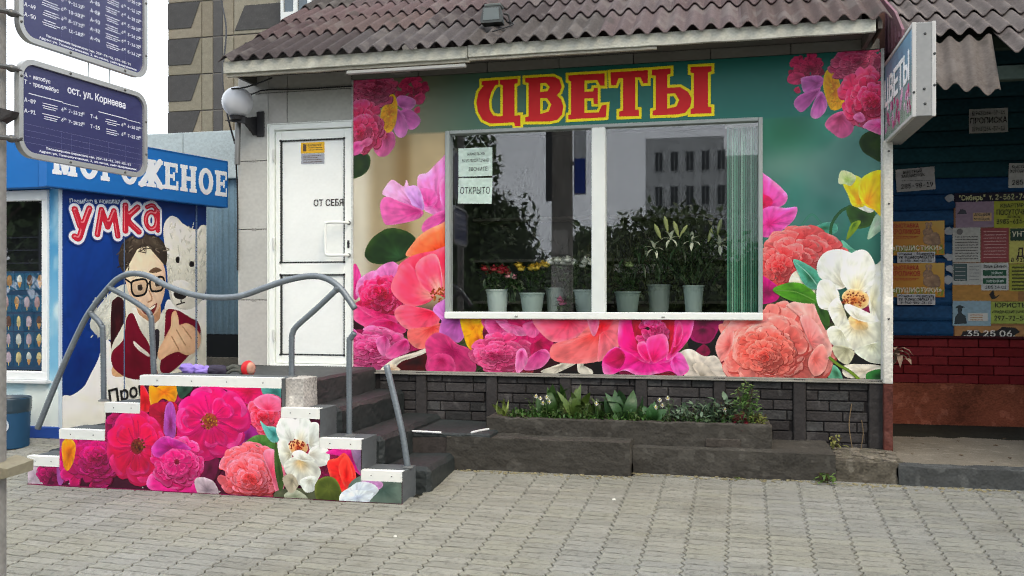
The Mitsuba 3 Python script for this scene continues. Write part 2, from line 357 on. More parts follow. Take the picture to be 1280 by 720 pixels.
# flat print: outlines in millimetres on the printed boards (B shape: outline, base point, colours; O full rose; P open rose; D stamens; S stem)
BANNER_PRINT = [
 ('B',[(578,2369),(670,2413),(775,2510),(886,2559),(886,2039),(705,2057),(599,2146)],(740,2123),(205,70,150),(230,130,205),(245,180,230)),
 ('B',[(564,2248),(634,2280),(740,2243),(740,2143),(634,2125)],(670,2138),(205,60,140),(225,95,180),(235,140,210)),
 ('B',[(775,2322),(858,2360),(886,2093),(789,2142)],(858,2093),(215,70,160),(235,110,190),(240,170,225)),
 ('B',[(264,2256),(343,2355),(407,2327),(457,2298),(479,2351),(507,2290),(564,2181),(550,2114),(422,2171),(293,2221)],(550,2127),(190,90,165),(238,170,228),(240,190,235)),
 ('B',[(457,2278),(564,2302),(620,2213),(634,2098),(550,2114),(507,2182)],(613,2112),(180,100,190),(205,150,225),(230,180,235)),
 ('B',[(242,2141),(293,2215),(422,2171),(620,2092),(578,2019),(350,1976),(278,1998)],(599,2086),(190,50,130),(220,95,170),(225,120,190)),
 ('B',[(613,1944),(677,2030),(886,2106),(886,1959),(740,1895),(648,1897)],(845,2054),(200,60,140),(220,90,170),(225,110,180)),
 ('B',[(104,1715),(148,1837),(242,1917),(350,1949),(479,1920),(564,1844),(507,1724),(386,1658),(206,1646)],(422,1698),(38,75,40),(22,48,12),(48,72,24)),
 ('B',[(479,1711),(542,1825),(634,1910),(761,1968),(886,1993),(886,1706),(705,1722)],(789,1721),(225,50,20),(248,110,70),(250,170,150)),
 ('B',[(2,1634),(46,1613),(75,1511),(53,1374),(2,1361)],(17,1443),(190,30,110),(220,70,150),(220,70,150)),
 ('B',[(24,1388),(39,1497),(119,1565),(206,1591),(278,1550),(206,1442),(97,1360)],(170,1442),(190,60,130),(225,120,190),(235,160,215)),
 ('B',[(192,1537),(235,1618),(350,1665),(422,1617),(443,1536),(364,1455),(249,1469)],(336,1469),(195,50,130),(228,120,195),(240,160,220)),
 ('O',249,1333,259,257,(150,0,35),(212,22,84),(236,110,165),6,0,54,0),
 ('B',[(2,1306),(97,1238),(206,1184),(350,1211),(407,1158),(314,1089),(170,1088),(46,1142),(-5,1196)],(278,1225),(195,20,85),(225,65,130),(240,130,180)),
 ('B',[(148,1136),(278,1184),(422,1131),(479,1077),(386,1036),(264,1008),(177,1061)],(350,1157),(175,10,70),(218,55,125),(235,120,175)),
 ('O',119,924,362,204,(140,15,60),(214,70,138),(240,145,195),6,72,-13,0),
 ('B',[(206,1000),(293,1035),(336,954),(293,865),(235,899)],(293,1035),(190,40,110),(232,110,180),(245,160,210)),
 ('B',[(293,899),(386,982),(479,1010),(507,929),(407,860),(321,845)],(479,996),(170,25,90),(220,80,150),(240,140,195)),
 ('B',[(350,792),(507,902),(677,918),(719,851),(705,744),(364,738)],(564,822),(35,8,8),(70,15,12),(30,8,8)),
 ('B',[(249,749),(350,832),(457,874),(564,903),(691,951),(677,911),(564,862),(436,820),(350,751)],(422,833),(170,160,150),(222,214,205),(232,226,220)),
 ('B',[(293,750),(336,798),(393,779),(422,746)],(350,751),(190,150,120),(225,205,185),(225,205,185)),
 ('B',[(400,1610),(528,1710),(705,1749),(886,1766),(886,1360),(747,1387),(564,1347),(457,1428)],(789,1400),(255,150,140),(250,60,95),(255,120,150)),
 ('B',[(343,1428),(386,1563),(479,1657),(564,1575),(648,1441),(705,1347),(592,1293),(457,1306)],(740,1373),(255,170,160),(250,75,112),(255,130,150)),
 ('B',[(557,1609),(620,1696),(740,1721),(789,1574),(789,1427),(705,1400),(606,1468)],(775,1400),(255,185,170),(252,82,118),(255,140,160)),
 ('B',[(372,1225),(422,1293),(521,1293),(705,1253),(775,1200),(747,1126),(634,1085),(514,1084),(429,1131)],(705,1240),(235,40,75),(250,88,122),(255,150,165)),
 ('B',[(486,1064),(521,1098),(648,1092),(775,1146),(845,1093),(810,1006),(705,952),(592,930),(507,983)],(705,1119),(225,60,60),(245,112,112),(250,150,145)),
 ('D',782,1387,90,60,46,(140,45,22),(205,110,50),10),
 ('B',[(712,1266),(789,1333),(886,1360),(886,1160),(817,1146),(761,1200)],(845,1187),(165,70,150),(205,120,205),(215,150,220)),
 ('B',[(768,1012),(789,1160),(886,1200),(983,1187),(1004,1075),(942,988),(845,1013)],(928,1174),(150,60,140),(196,98,190),(212,130,205)),
 ('B',[(648,984),(740,1066),(845,1040),(928,974),(1038,922),(1066,737),(684,730),(663,864)],(886,920),(150,20,80),(198,58,118),(210,85,140)),
 ('B',[(677,837),(761,892),(879,867),(900,734),(691,730)],(789,839),(170,30,85),(205,62,125),(215,95,150)),
 ('B',[(962,1200),(1162,1201),(1148,1095),(1121,1003),(1066,923),(1018,949),(983,1041)],(1093,1082),(205,110,5),(242,168,12),(250,200,60)),
 ('B',[(1025,988),(1086,1122),(1148,1043),(1121,910),(1066,883)],(1107,1016),(190,90,0),(236,150,8),(236,150,8)),
 ('B',[(1148,1188),(1460,1229),(1593,1203),(1659,1099),(1726,944),(1593,864),(1392,979),(1203,1069)],(1526,1111),(180,20,80),(215,45,115),(230,100,160)),
 ('B',[(1162,1162),(1243,1202),(1359,1163),(1365,1045),(1298,1004),(1203,1056)],(1291,1143),(190,30,95),(225,85,155),(240,130,190)),
 ('B',[(1257,1175),(1392,1124),(1560,1085),(1493,1046),(1392,1058),(1311,1110)],(1392,1150),(195,30,100),(232,115,180),(245,165,210)),
 ('B',[(1486,1144),(1606,1164),(1633,1099),(1580,1033),(1513,1059)],(1593,1151),(195,30,90),(230,100,165),(230,100,165)),
 ('O',1291,886,297,177,(145,15,62),(208,62,118),(236,120,172),6,-33,0,0),
 ('B',[(1553,981),(1686,1060),(1739,983),(1726,879),(1633,839),(1553,890)],(1606,995),(125,8,52),(185,28,88),(205,60,120)),
 ('B',[(1493,771),(1540,876),(1659,943),(1712,879),(1633,787)],(1606,916),(180,40,115),(225,88,160),(240,150,205)),
 ('B',[(1433,914),(1500,941),(1526,850),(1473,758),(1426,757)],(1473,915),(185,40,110),(235,120,185),(248,170,215)),
 ('B',[(1726,762),(1818,829),(2026,858),(2181,860),(2181,745),(1726,736)],(1955,792),(40,10,10),(15,5,5),(15,5,5)),
 ('B',[(1633,760),(1765,815),(1890,856),(1935,837),(1844,784),(1739,743)],(1791,802),(165,155,145),(214,208,198),(225,220,212)),
 ('B',[(1935,843),(1987,851),(1987,805),(2052,781),(2052,742),(1948,753)],(1974,818),(165,160,150),(225,220,212),(225,220,212)),
 ('B',[(1586,1203),(2065,1205),(2000,1089),(1883,1017),(1765,996),(1659,1047)],(1870,1178),(240,40,80),(250,98,135),(252,150,170)),
 ('B',[(1712,879),(1739,983),(1890,1004),(2078,1167),(2309,1206),(2321,1130),(2283,1002),(2207,899),(2065,839),(1824,829)],(2104,1083),(238,70,70),(246,115,122),(250,150,155)),
 ('B',[(2104,961),(2130,1116),(2219,1206),(2321,1206),(2283,1015),(2207,911),(2104,846)],(2130,1103),(238,70,90),(246,118,138),(252,165,175)),
 ('B',[(2052,1205),(2219,1206),(2194,1116),(2117,1064),(2065,1051)],(2130,1128),(225,20,40),(250,60,80),(250,120,140)),
 ('B',[(2013,1205),(2104,1205),(2104,1115),(2059,1051)],(2078,1179),(240,80,140),(250,120,170),(252,170,200)),
 ('B',[(2822,1196),(3085,1197),(3073,873),(2933,884),(2822,945)],(2963,1059),(25,6,12),(12,5,8),(12,5,8)),
 ('B',[(2822,1196),(3067,1197),(3042,1110),(2981,1009),(2884,1008),(2822,1058)],(2933,1171),(90,0,50),(150,12,88),(165,30,105)),
 ('B',[(2834,1095),(2920,1134),(3018,1109),(2981,1022),(2884,1021)],(2920,1109),(70,0,40),(130,10,75),(130,10,75)),
 ('B',[(2871,933),(2933,996),(2981,934),(2933,896)],(2933,934),(90,5,45),(120,15,60),(120,15,60)),
 ('B',[(2723,906),(2822,957),(2933,902),(3030,898),(3091,774),(3091,712),(2810,731),(2760,818)],(2884,795),(120,112,104),(208,198,192),(225,218,214)),
 ('B',[(2847,820),(2920,852),(3006,772),(3042,717),(2933,721)],(2920,733),(130,122,112),(190,180,172),(190,180,172)),
 ('B',[(2136,853),(2232,963),(2334,926),(2498,839),(2661,854),(2748,931),(2810,832),(2816,788),(2754,743),(2674,779),(2574,758),(2435,737),(2309,779),(2168,732)],(2486,890),(175,0,75),(232,52,152),(248,150,212)),
 ('B',[(2142,859),(2245,963),(2321,900),(2283,798),(2207,809)],(2309,887),(140,0,45),(190,15,90),(230,80,160)),
 ('B',[(2674,836),(2748,931),(2816,819),(2797,781),(2736,742)],(2698,880),(200,30,120),(236,95,190),(246,150,215)),
 ('B',[(2283,1206),(2385,1206),(2435,1022),(2511,865),(2473,845),(2347,920),(2264,989)],(2448,927),(190,5,70),(234,42,132),(245,120,180)),
 ('B',[(2674,1006),(2723,1208),(2847,1208),(2834,1070),(2748,944),(2642,867)],(2698,931),(170,5,60),(226,62,140),(246,140,195)),
 ('B',[(2372,1181),(2435,1194),(2473,1023),(2454,927),(2410,990)],(2435,991),(110,0,25),(165,5,50),(165,5,50)),
 ('B',[(2599,1207),(2698,1208),(2698,1057),(2661,918),(2611,1056)],(2649,955),(120,0,25),(180,5,50),(205,20,80)),
 ('O',2542,1093,137,139,(160,10,70),(222,50,125),(246,130,185),4,0,18,0),
 ('B',[(2417,991),(2473,1010),(2511,928),(2517,852),(2473,864),(2423,927)],(2498,877),(205,15,85),(236,52,130),(246,130,180)),
 ('B',[(2486,1017),(2574,1068),(2642,1056),(2661,930),(2599,866),(2530,852)],(2536,865),(210,20,90),(238,60,140),(248,145,195)),
 ('B',[(2698,1006),(2736,1170),(2773,1108),(2748,1007),(2705,968)],(2723,994),(185,10,70),(225,60,130),(245,130,185)),
 ('S',[(3661,1908),(3737,1992),(3824,1905),(3927,1915)],17,(70,140,120)),
 ('B',[(3562,1897),(3719,1888),(3835,1929),(3910,1915),(3916,1855),(3824,1844)],(3824,1887),(50,115,80),(80,160,140),(120,180,165)),
 ('S',[(4019,2052),(3939,2005),(3881,1916),(3870,1825)],22,(45,95,55)),
 ('B',[(3950,1794),(4041,1720),(4110,1683),(3996,1672)],(4007,1720),(70,140,120),(100,170,150),(100,170,150)),
 ('B',[(3984,2023),(4041,2057),(4144,2043),(4189,1982),(4155,1899),(4064,1876),(4019,1913)],(4098,1960),(18,42,14),(38,72,22),(60,100,40)),
 ('B',[(4019,1913),(3984,1793),(4053,1864),(4087,1936)],(4041,1913),(60,100,20),(120,150,40),(120,150,40)),
 ('B',[(4053,2045),(4098,2068),(4177,2018),(4144,1995)],(4110,2032),(190,200,190),(225,230,220),(225,230,220)),
 ('B',[(4132,1803),(4189,1970),(4256,1992),(4256,1897),(4189,1826)],(4200,1910),(190,200,190),(160,190,170),(160,190,170)),
 ('B',[(3950,2241),(3984,2288),(4087,2261),(4138,2151),(4110,2044),(4030,2052),(3996,2131)],(4076,2069),(250,160,5),(246,215,50),(236,236,140)),
 ('B',[(4070,2153),(4110,2272),(4256,2292),(4256,1969),(4177,2018),(4110,2056)],(4132,2067),(245,150,0),(250,212,25),(252,232,90)),
 ('B',[(3927,2224),(3944,2314),(4007,2306),(4053,2262),(4019,2203),(3973,2216)],(3996,2240),(185,215,110),(222,238,170),(235,245,205)),
 ('B',[(3331,2037),(3331,2346),(3391,2307),(3485,2230),(3556,2143),(3532,2070),(3426,2035)],(3402,2060),(215,30,110),(236,92,188),(244,150,215)),
 ('B',[(3331,2142),(3402,2147),(3450,2096),(3402,2036),(3331,2000)],(3367,2074),(200,10,70),(222,30,100),(222,30,100)),
 ('B',[(3331,1852),(3343,2000),(3426,2060),(3532,2045),(3626,2049),(3615,1970),(3562,1910),(3444,1826)],(3426,1924),(220,40,130),(236,85,182),(246,150,218)),
 ('O',3673,1688,337,231,(212,36,40),(238,92,96),(250,165,165),7,-127,-73,0),
 ('O',3503,1604,152,171,(205,30,35),(236,80,84),(250,140,140),5,0,-24,0),
 ('B',[(3331,1321),(3343,1525),(3426,1494),(3503,1420),(3473,1334)],(3414,1395),(130,0,75),(190,12,118),(215,60,150)),
 ('B',[(3568,1481),(3626,1566),(3719,1523),(3801,1395),(3824,1279),(3673,1297),(3603,1358)],(3719,1358),(205,190,165),(238,225,205),(244,236,222)),
 ('B',[(3847,873),(4256,927),(4256,711),(3812,702)],(4053,804),(14,14,14),(8,10,8),(8,10,8)),
 ('B',[(3962,838),(4053,858),(4256,843),(4256,771),(3996,754)],(4110,805),(190,180,165),(220,214,204),(220,214,204)),
 ('B',[(3835,836),(3893,849),(3939,802),(3962,705),(3881,704)],(3916,789),(40,90,60),(95,160,135),(120,180,155)),
 ('B',[(4132,793),(4256,819),(4256,711),(4144,721)],(4211,770),(20,60,25),(45,110,50),(45,110,50)),
 ('B',[(3777,701),(3824,763),(3904,704)],(3835,727),(15,40,12),(30,65,20),(30,65,20)),
 ('O',3450,990,436,381,(196,58,52),(236,112,108),(248,176,172),9,-47,-61,0),
 ('B',[(3556,1297),(3638,1334),(3731,1322),(3812,1225),(3858,1079),(3881,958),(3847,885),(3812,1006),(3766,1127),(3673,1236)],(3743,1127),(225,120,115),(240,165,162),(246,212,204)),
 ('B',[(3650,1200),(3719,1212),(3801,1115),(3835,970),(3801,896),(3731,993)],(3719,1017),(228,110,110),(240,148,150),(246,190,188)),
 ('B',[(3737,944),(3812,1006),(3853,897),(3824,800),(3754,762),(3708,846)],(3754,896),(220,95,90),(240,140,138),(248,190,182)),
 ('O',3391,927,237,184,(176,40,36),(230,96,88),(245,150,142),7,-11,-24,0),
 ('B',[(3067,861),(3030,922),(3024,997),(3067,1085),(3139,1160),(3163,1061),(3127,936)],(3127,986),(220,90,90),(240,140,140),(248,185,182)),
 ('B',[(3145,1197),(3265,1260),(3355,1248),(3414,1174),(3235,1136),(3115,1085)],(3295,1161),(220,85,80),(242,140,142),(250,190,188)),
 ('S',[(3772,1431),(3777,1346),(3801,1212),(3847,1115)],23,(40,80,25)),
 ('B',[(3754,1322),(3801,1346),(3858,1237),(3858,1140),(3801,1188)],(3801,1261),(22,55,15),(50,90,30),(70,110,45)),
 ('B',[(3450,1414),(3509,1457),(3591,1475),(3685,1456),(3754,1395),(3783,1322),(3673,1316),(3556,1346)],(3638,1395),(48,105,14),(74,140,30),(95,160,50)),
 ('S',[(3473,1414),(3620,1401),(3772,1328)],7,(110,165,70)),
 ('B',[(3597,1646),(3650,1639),(3743,1584),(3818,1522),(3812,1449),(3749,1419),(3679,1462),(3632,1554)],(3719,1505),(30,90,60),(80,160,138),(130,195,178)),
 ('S',[(3615,1627),(3708,1541),(3789,1431)],7,(150,205,190)),
 ('B',[(4121,1538),(4200,1610),(4256,1609),(4256,1178),(4166,1190)],(4166,1310),(210,205,175),(240,240,232),(248,248,244)),
 ('B',[(3772,1602),(3812,1686),(3893,1722),(3973,1715),(4041,1660),(4007,1521),(3939,1419),(3847,1480),(3789,1516)],(3973,1431),(205,200,180),(236,238,234),(248,250,250)),
 ('B',[(3939,1521),(3996,1672),(4098,1719),(4166,1658),(4189,1562),(4172,1454),(4110,1394),(4019,1394)],(4053,1382),(222,205,160),(240,242,238),(250,252,252)),
 ('B',[(3766,1383),(3789,1480),(3858,1492),(3922,1419),(3939,1261),(3858,1261),(3789,1285)],(3916,1286),(190,185,160),(238,238,228),(246,246,240)),
 ('B',[(3853,1273),(3922,1358),(3973,1249),(4002,1141),(3973,1092),(3916,1128)],(3967,1274),(205,198,168),(240,240,230),(248,248,244)),
 ('B',[(3922,1116),(3996,1189),(4138,1202),(4245,1166),(4256,1011),(4166,950),(4041,960),(3950,1019)],(4053,1165),(215,190,140),(238,238,224),(248,248,242)),
 ('B',[(3847,1115),(3916,1140),(3984,1008),(4030,960),(3939,971),(3870,1019)],(3950,1104),(190,188,160),(232,234,222),(244,246,238)),
 ('B',[(4041,960),(4138,1009),(4256,1023),(4256,879),(4177,866),(4098,901)],(4166,1010),(190,192,165),(228,232,220),(242,246,236)),
 ('B',[(3881,982),(3962,995),(4041,948),(3996,857),(3927,886)],(3984,972),(140,138,112),(198,196,170),(215,214,190)),
 ('B',[(3996,1189),(4030,1225),(4121,1190),(4132,1118),(4041,1117)],(4076,1177),(225,165,90),(238,205,150),(240,225,195)),
 ('B',[(3950,1358),(3996,1418),(4087,1418),(4144,1358),(4121,1286),(4019,1274)],(4041,1334),(190,95,40),(226,180,120),(236,222,190)),
 ('D',4030,1346,85,66,70,(120,40,15),(190,85,35),7),
 ('B',[(3967,1286),(3996,1310),(4098,1268),(4189,1214),(4211,1178),(4132,1172),(4030,1207)],(4064,1201),(205,200,180),(242,242,236),(250,250,248)),
 ('S',[(3858,909),(3927,850),(4007,803),(4098,720)],22,(110,140,45)),
 ('B',[(-42,2607),(61,2610),(148,2566),(148,2477),(97,2411),(-12,2373),(-42,2388)],(61,2500),(40,62,15),(24,48,10),(45,72,18)),
 ('O',535,3110,148,121,(140,20,60),(196,52,98),(222,80,128),4,0,0,0),
 ('B',[(542,3043),(613,3079),(648,3037),(613,2985),(564,2988)],(564,3042),(170,40,80),(212,65,120),(212,65,120)),
 ('B',[(550,2948),(592,2966),(599,2919),(557,2907)],(564,2934),(170,40,80),(200,55,105),(200,55,105)),
 ('B',[(177,2653),(206,2761),(278,2785),(364,2754),(379,2659),(321,2573),(249,2555),(206,2584)],(307,2743),(160,40,90),(206,92,152),(220,120,175)),
 ('B',[(379,3024),(436,3068),(550,3029),(557,2975),(493,2937),(422,2968)],(422,2981),(150,60,130),(212,112,192),(228,150,212)),
 ('B',[(422,2927),(507,2950),(592,2879),(599,2825),(535,2774),(457,2804)],(422,2914),(160,60,130),(208,100,182),(232,160,215)),
 ('B',[(379,2956),(450,2912),(493,2789),(457,2716),(393,2726),(357,2822)],(407,2928),(160,60,130),(214,115,190),(232,160,218)),
 ('B',[(249,2922),(307,3055),(364,3079),(400,2982),(379,2821),(321,2756),(264,2799)],(336,2931),(205,110,0),(238,164,18),(248,200,50)),
 ('D',328,2891,57,121,40,(225,140,10),(252,205,60),11),
 ('O',148,3131,260,149,(140,25,60),(206,70,118),(236,130,172),6,36,0,0),
 ('O',75,2807,218,245,(170,8,40),(218,50,104),(238,120,165),6,-29,-54,0),
 ('B',[(-42,2661),(61,2698),(104,2656),(61,2589),(2,2571),(-42,2566)],(32,2659),(200,50,130),(232,100,175),(240,150,200)),
 ('B',[(53,2671),(134,2723),(177,2694),(148,2654),(90,2643)],(104,2669),(180,50,110),(214,100,150),(214,100,150)),
 ('B',[(4076,2538),(4132,2602),(4267,2615),(4267,2375),(4155,2415),(4098,2465)],(4177,2498),(40,62,15),(24,50,10),(45,72,18)),
 ('O',3708,3102,139,134,(130,15,55),(196,52,98),(224,80,130),5,0,0,0),
 ('B',[(3556,3037),(3591,3078),(3673,3067),(3685,3005),(3626,2984),(3568,3000)],(3661,3043),(160,30,80),(208,62,115),(208,62,115)),
 ('B',[(3603,2949),(3638,2971),(3655,2928),(3626,2917)],(3638,2947),(160,30,70),(196,50,95),(196,50,95)),
 ('B',[(3829,2670),(3881,2740),(3973,2766),(4036,2697),(4024,2601),(3950,2562),(3881,2607)],(3939,2725),(150,40,85),(206,90,150),(222,125,178)),
 ('B',[(3655,3019),(3685,3042),(3789,3048),(3824,2998),(3777,2940),(3685,2920)],(3777,2988),(150,60,130),(204,104,190),(222,150,215)),
 ('B',[(3603,2839),(3638,2898),(3719,2930),(3801,2950),(3754,2868),(3696,2797),(3650,2775)],(3777,2927),(150,60,130),(200,96,180),(225,155,215)),
 ('B',[(3725,2760),(3754,2856),(3801,2926),(3835,2876),(3847,2802),(3801,2732),(3749,2722)],(3801,2890),(160,60,140),(206,108,192),(226,160,218)),
 ('B',[(3818,2962),(3835,3070),(3881,3092),(3927,3016),(3962,2881),(3967,2809),(3904,2775),(3858,2814)],(3893,2933),(210,115,0),(240,166,18),(250,205,50)),
 ('D',3899,2885,51,109,40,(225,140,10),(252,205,60),9),
 ('O',4076,3129,237,144,(140,20,60),(208,66,116),(236,128,168),6,0,0,0),
 ('O',4144,2848,203,240,(178,4,44),(220,46,100),(238,116,160),6,22,-12,0),
 ('B',[(4030,2721),(4087,2755),(4121,2693),(4076,2677)],(4087,2707),(200,60,130),(232,120,180),(232,120,180)),
 ('B',[(4098,2646),(4155,2691),(4267,2686),(4267,2579),(4200,2587),(4132,2620)],(4222,2652),(210,60,140),(238,112,182),(246,160,210)),
]
STAIR_PRINT = [
 ('B',[(-1085,745),(212,772),(212,15),(-1085,8)],(-421,399),(70,12,45),(95,16,58),(95,16,58)),
 ('B',[(-1842,170),(-1747,174),(-1720,94),(-1734,-11),(-1842,-16)],(-1788,68),(170,150,172),(198,182,200),(198,182,200)),
 ('O',-1639,86,147,98,(90,4,50),(152,18,84),(186,50,120),4,0,0,0),
 ('B',[(-1599,359),(-1519,356),(-1545,44),(-1599,42)],(-1559,216),(120,60,130),(160,80,160),(160,80,160)),
 ('O',-1313,197,275,217,(120,0,50),(186,18,92),(212,60,150),6,39,22,0),
 ('B',[(-1559,308),(-1492,345),(-1445,301),(-1459,191),(-1505,115),(-1545,148)],(-1492,242),(200,90,10),(236,140,30),(245,175,70)),
 ('B',[(-918,760),(-841,660),(-828,571),(-918,557)],(-879,637),(180,10,30),(222,42,52),(225,90,140)),
 ('B',[(-847,739),(-790,729),(-740,752),(-627,755),(-627,665),(-664,620),(-740,651),(-828,593)],(-727,696),(225,110,10),(246,155,32),(250,190,80)),
 ('B',[(-841,593),(-727,629),(-627,610),(-639,420),(-733,388),(-828,469)],(-727,529),(130,10,40),(178,22,60),(178,22,60)),
 ('B',[(-627,755),(-514,757),(-514,712),(-601,655)],(-564,722),(20,45,35),(45,80,65),(45,80,65)),
 ('B',[(-721,573),(-677,631),(-639,565),(-645,375),(-727,372)],(-677,474),(120,30,90),(165,75,170),(180,110,190)),
 ('B',[(-477,758),(82,769),(70,704),(-38,625),(-146,655),(-268,729)],(-86,711),(195,0,70),(226,20,108),(230,90,170)),
 ('B',[(34,768),(188,772),(188,631),(82,672),(22,714)],(129,716),(45,100,100),(80,150,150),(120,180,175)),
 ('O',46,562,166,152,(190,20,40),(238,62,88),(240,130,180),5,-17,-21,0),
 ('B',[(-38,658),(58,704),(153,673),(176,598),(82,585),(-2,604)],(70,595),(220,50,90),(238,105,150),(235,150,200)),
 ('B',[(-171,408),(-74,493),(4,414),(-38,341),(-146,348)],(-86,410),(110,20,90),(150,40,130),(150,40,130)),
 ('B',[(-440,138),(-514,257),(-415,316),(-268,311),(-292,156),(-378,74)],(-378,207),(40,10,25),(62,14,36),(62,14,36)),
 ('B',[(-440,116),(-378,273),(-305,243),(-329,121),(-378,85)],(-378,174),(70,8,40),(95,18,58),(95,18,58)),
 ('P',-943,297,255,276,(120,40,38),(224,22,78),(226,80,160),6,0,11,0),
 ('P',-378,494,288,254,(150,60,50),(236,22,112),(236,110,190),6,12,16,0.4),
 ('D',-378,500,67,55,50,(110,45,20),(200,140,50),7),
 ('D',-930,314,51,50,40,(60,20,20),(150,90,40),7),
 ('B',[(-867,41),(-828,121),(-727,70),(-577,43),(-452,71),(-440,5),(-608,-14),(-797,-1)],(-627,74),(170,0,70),(222,50,140),(240,140,205)),
 ('O',-627,208,224,195,(140,0,50),(214,34,112),(232,110,175),6,0,-11,0),
 ('P',-627,214,106,100,(120,0,50),(216,40,120),(240,120,185),5,0,0,0.7),
 ('B',[(-828,301),(-733,383),(-589,354),(-514,301),(-670,307),(-778,236)],(-664,307),(150,10,90),(190,50,150),(205,100,185)),
 ('B',[(-489,92),(-428,116),(-341,87),(-305,1),(-403,-26),(-465,4)],(-391,30),(120,105,120),(178,160,176),(200,186,200)),
 ('B',[(-116,327),(-68,395),(10,425),(105,401),(141,337),(82,302)],(22,354),(48,95,36),(74,120,56),(100,140,80)),
 ('O',-62,165,275,207,(200,42,46),(234,92,104),(242,150,180),7,-11,-54,0),
 ('B',[(34,300),(117,325),(188,220),(200,101),(141,22),(93,140)],(93,172),(215,70,100),(232,118,150),(226,160,195)),
 ('B',[(117,32),(212,69),(422,68),(434,-6),(153,-20)],(271,18),(40,50,35),(75,80,62),(75,80,62)),
 ('B',[(188,25),(282,62),(364,1),(235,-16)],(271,18),(120,130,110),(160,165,150),(160,165,150)),
 ('B',[(10,517),(58,486),(129,477),(153,413),(129,374),(70,399)],(117,434),(40,110,110),(92,168,168),(150,200,198)),
 ('B',[(129,380),(188,122),(153,55),(117,227)],(153,202),(40,60,25),(60,85,40),(60,85,40)),
 ('B',[(129,467),(165,544),(235,556),(294,504),(306,418),(235,362),(165,381)],(247,384),(190,190,188),(228,234,236),(240,246,248)),
 ('B',[(247,492),(306,559),(364,549),(399,475),(376,389),(306,365)],(306,375),(200,190,170),(230,236,238),(242,248,250)),
 ('B',[(364,496),(434,519),(457,429),(445,348),(376,335)],(376,367),(190,188,175),(226,232,234),(240,246,248)),
 ('B',[(141,380),(212,383),(247,287),(224,199),(165,240)],(235,308),(180,172,150),(226,228,222),(238,242,240)),
 ('B',[(387,346),(469,370),(520,319),(503,243),(422,229),(364,281)],(376,303),(200,195,185),(232,236,236),(244,248,250)),
 ('B',[(188,230),(282,288),(399,260),(457,188),(399,99),(306,95),(224,145)],(306,257),(210,180,130),(228,230,224),(240,244,244)),
 ('B',[(306,127),(399,164),(445,112),(399,56),(341,54)],(376,131),(180,182,172),(222,228,228),(222,228,228)),
 ('B',[(176,132),(247,168),(294,94),(235,38)],(247,125),(120,115,100),(176,168,152),(176,168,152)),
 ('B',[(224,362),(271,401),(341,387),(364,334),(306,300),(247,308)],(294,343),(180,60,30),(222,170,120),(230,215,190)),
 ('D',282,364,58,37,46,(120,20,12),(180,50,30),6),
 ('B',[(247,308),(306,332),(387,292),(411,261),(329,258),(271,277)],(329,268),(190,185,175),(236,240,238),(246,250,250)),
 ('B',[(492,318),(607,365),(766,381),(766,190),(698,209),(629,302)],(675,293),(150,10,90),(206,42,136),(215,90,165)),
 ('B',[(675,357),(766,381),(766,190),(720,220)],(743,296),(110,90,130),(140,110,150),(140,110,150)),
 ('B',[(503,254),(572,289),(629,323),(686,251),(709,156),(664,80),(584,65),(538,127)],(629,185),(205,20,30),(240,52,52),(250,110,90)),
 ('B',[(584,236),(635,302),(686,187),(652,90),(607,141)],(641,164),(215,25,30),(244,62,55),(250,120,100)),
 ('B',[(698,156),(1067,214),(1067,-27),(675,-37)],(901,91),(66,88,84),(96,112,106),(78,98,92)),
 ('B',[(411,68),(434,133),(503,163),(572,139),(607,56),(584,-9),(445,-16)],(515,83),(92,104,44),(74,86,34),(110,120,58)),
 ('B',[(743,136),(811,161),(890,143),(895,112),(845,83),(777,96)],(811,108),(150,90,150),(200,142,204),(214,170,216)),
 ('B',[(595,44),(652,90),(732,136),(822,130),(867,89),(822,34),(766,-21),(607,-19)],(709,39),(150,165,190),(206,216,236),(226,234,246)),
 ('B',[(607,13),(675,70),(766,85),(833,67),(766,10),(675,-15)],(720,29),(165,178,205),(216,226,242),(216,226,242)),
]
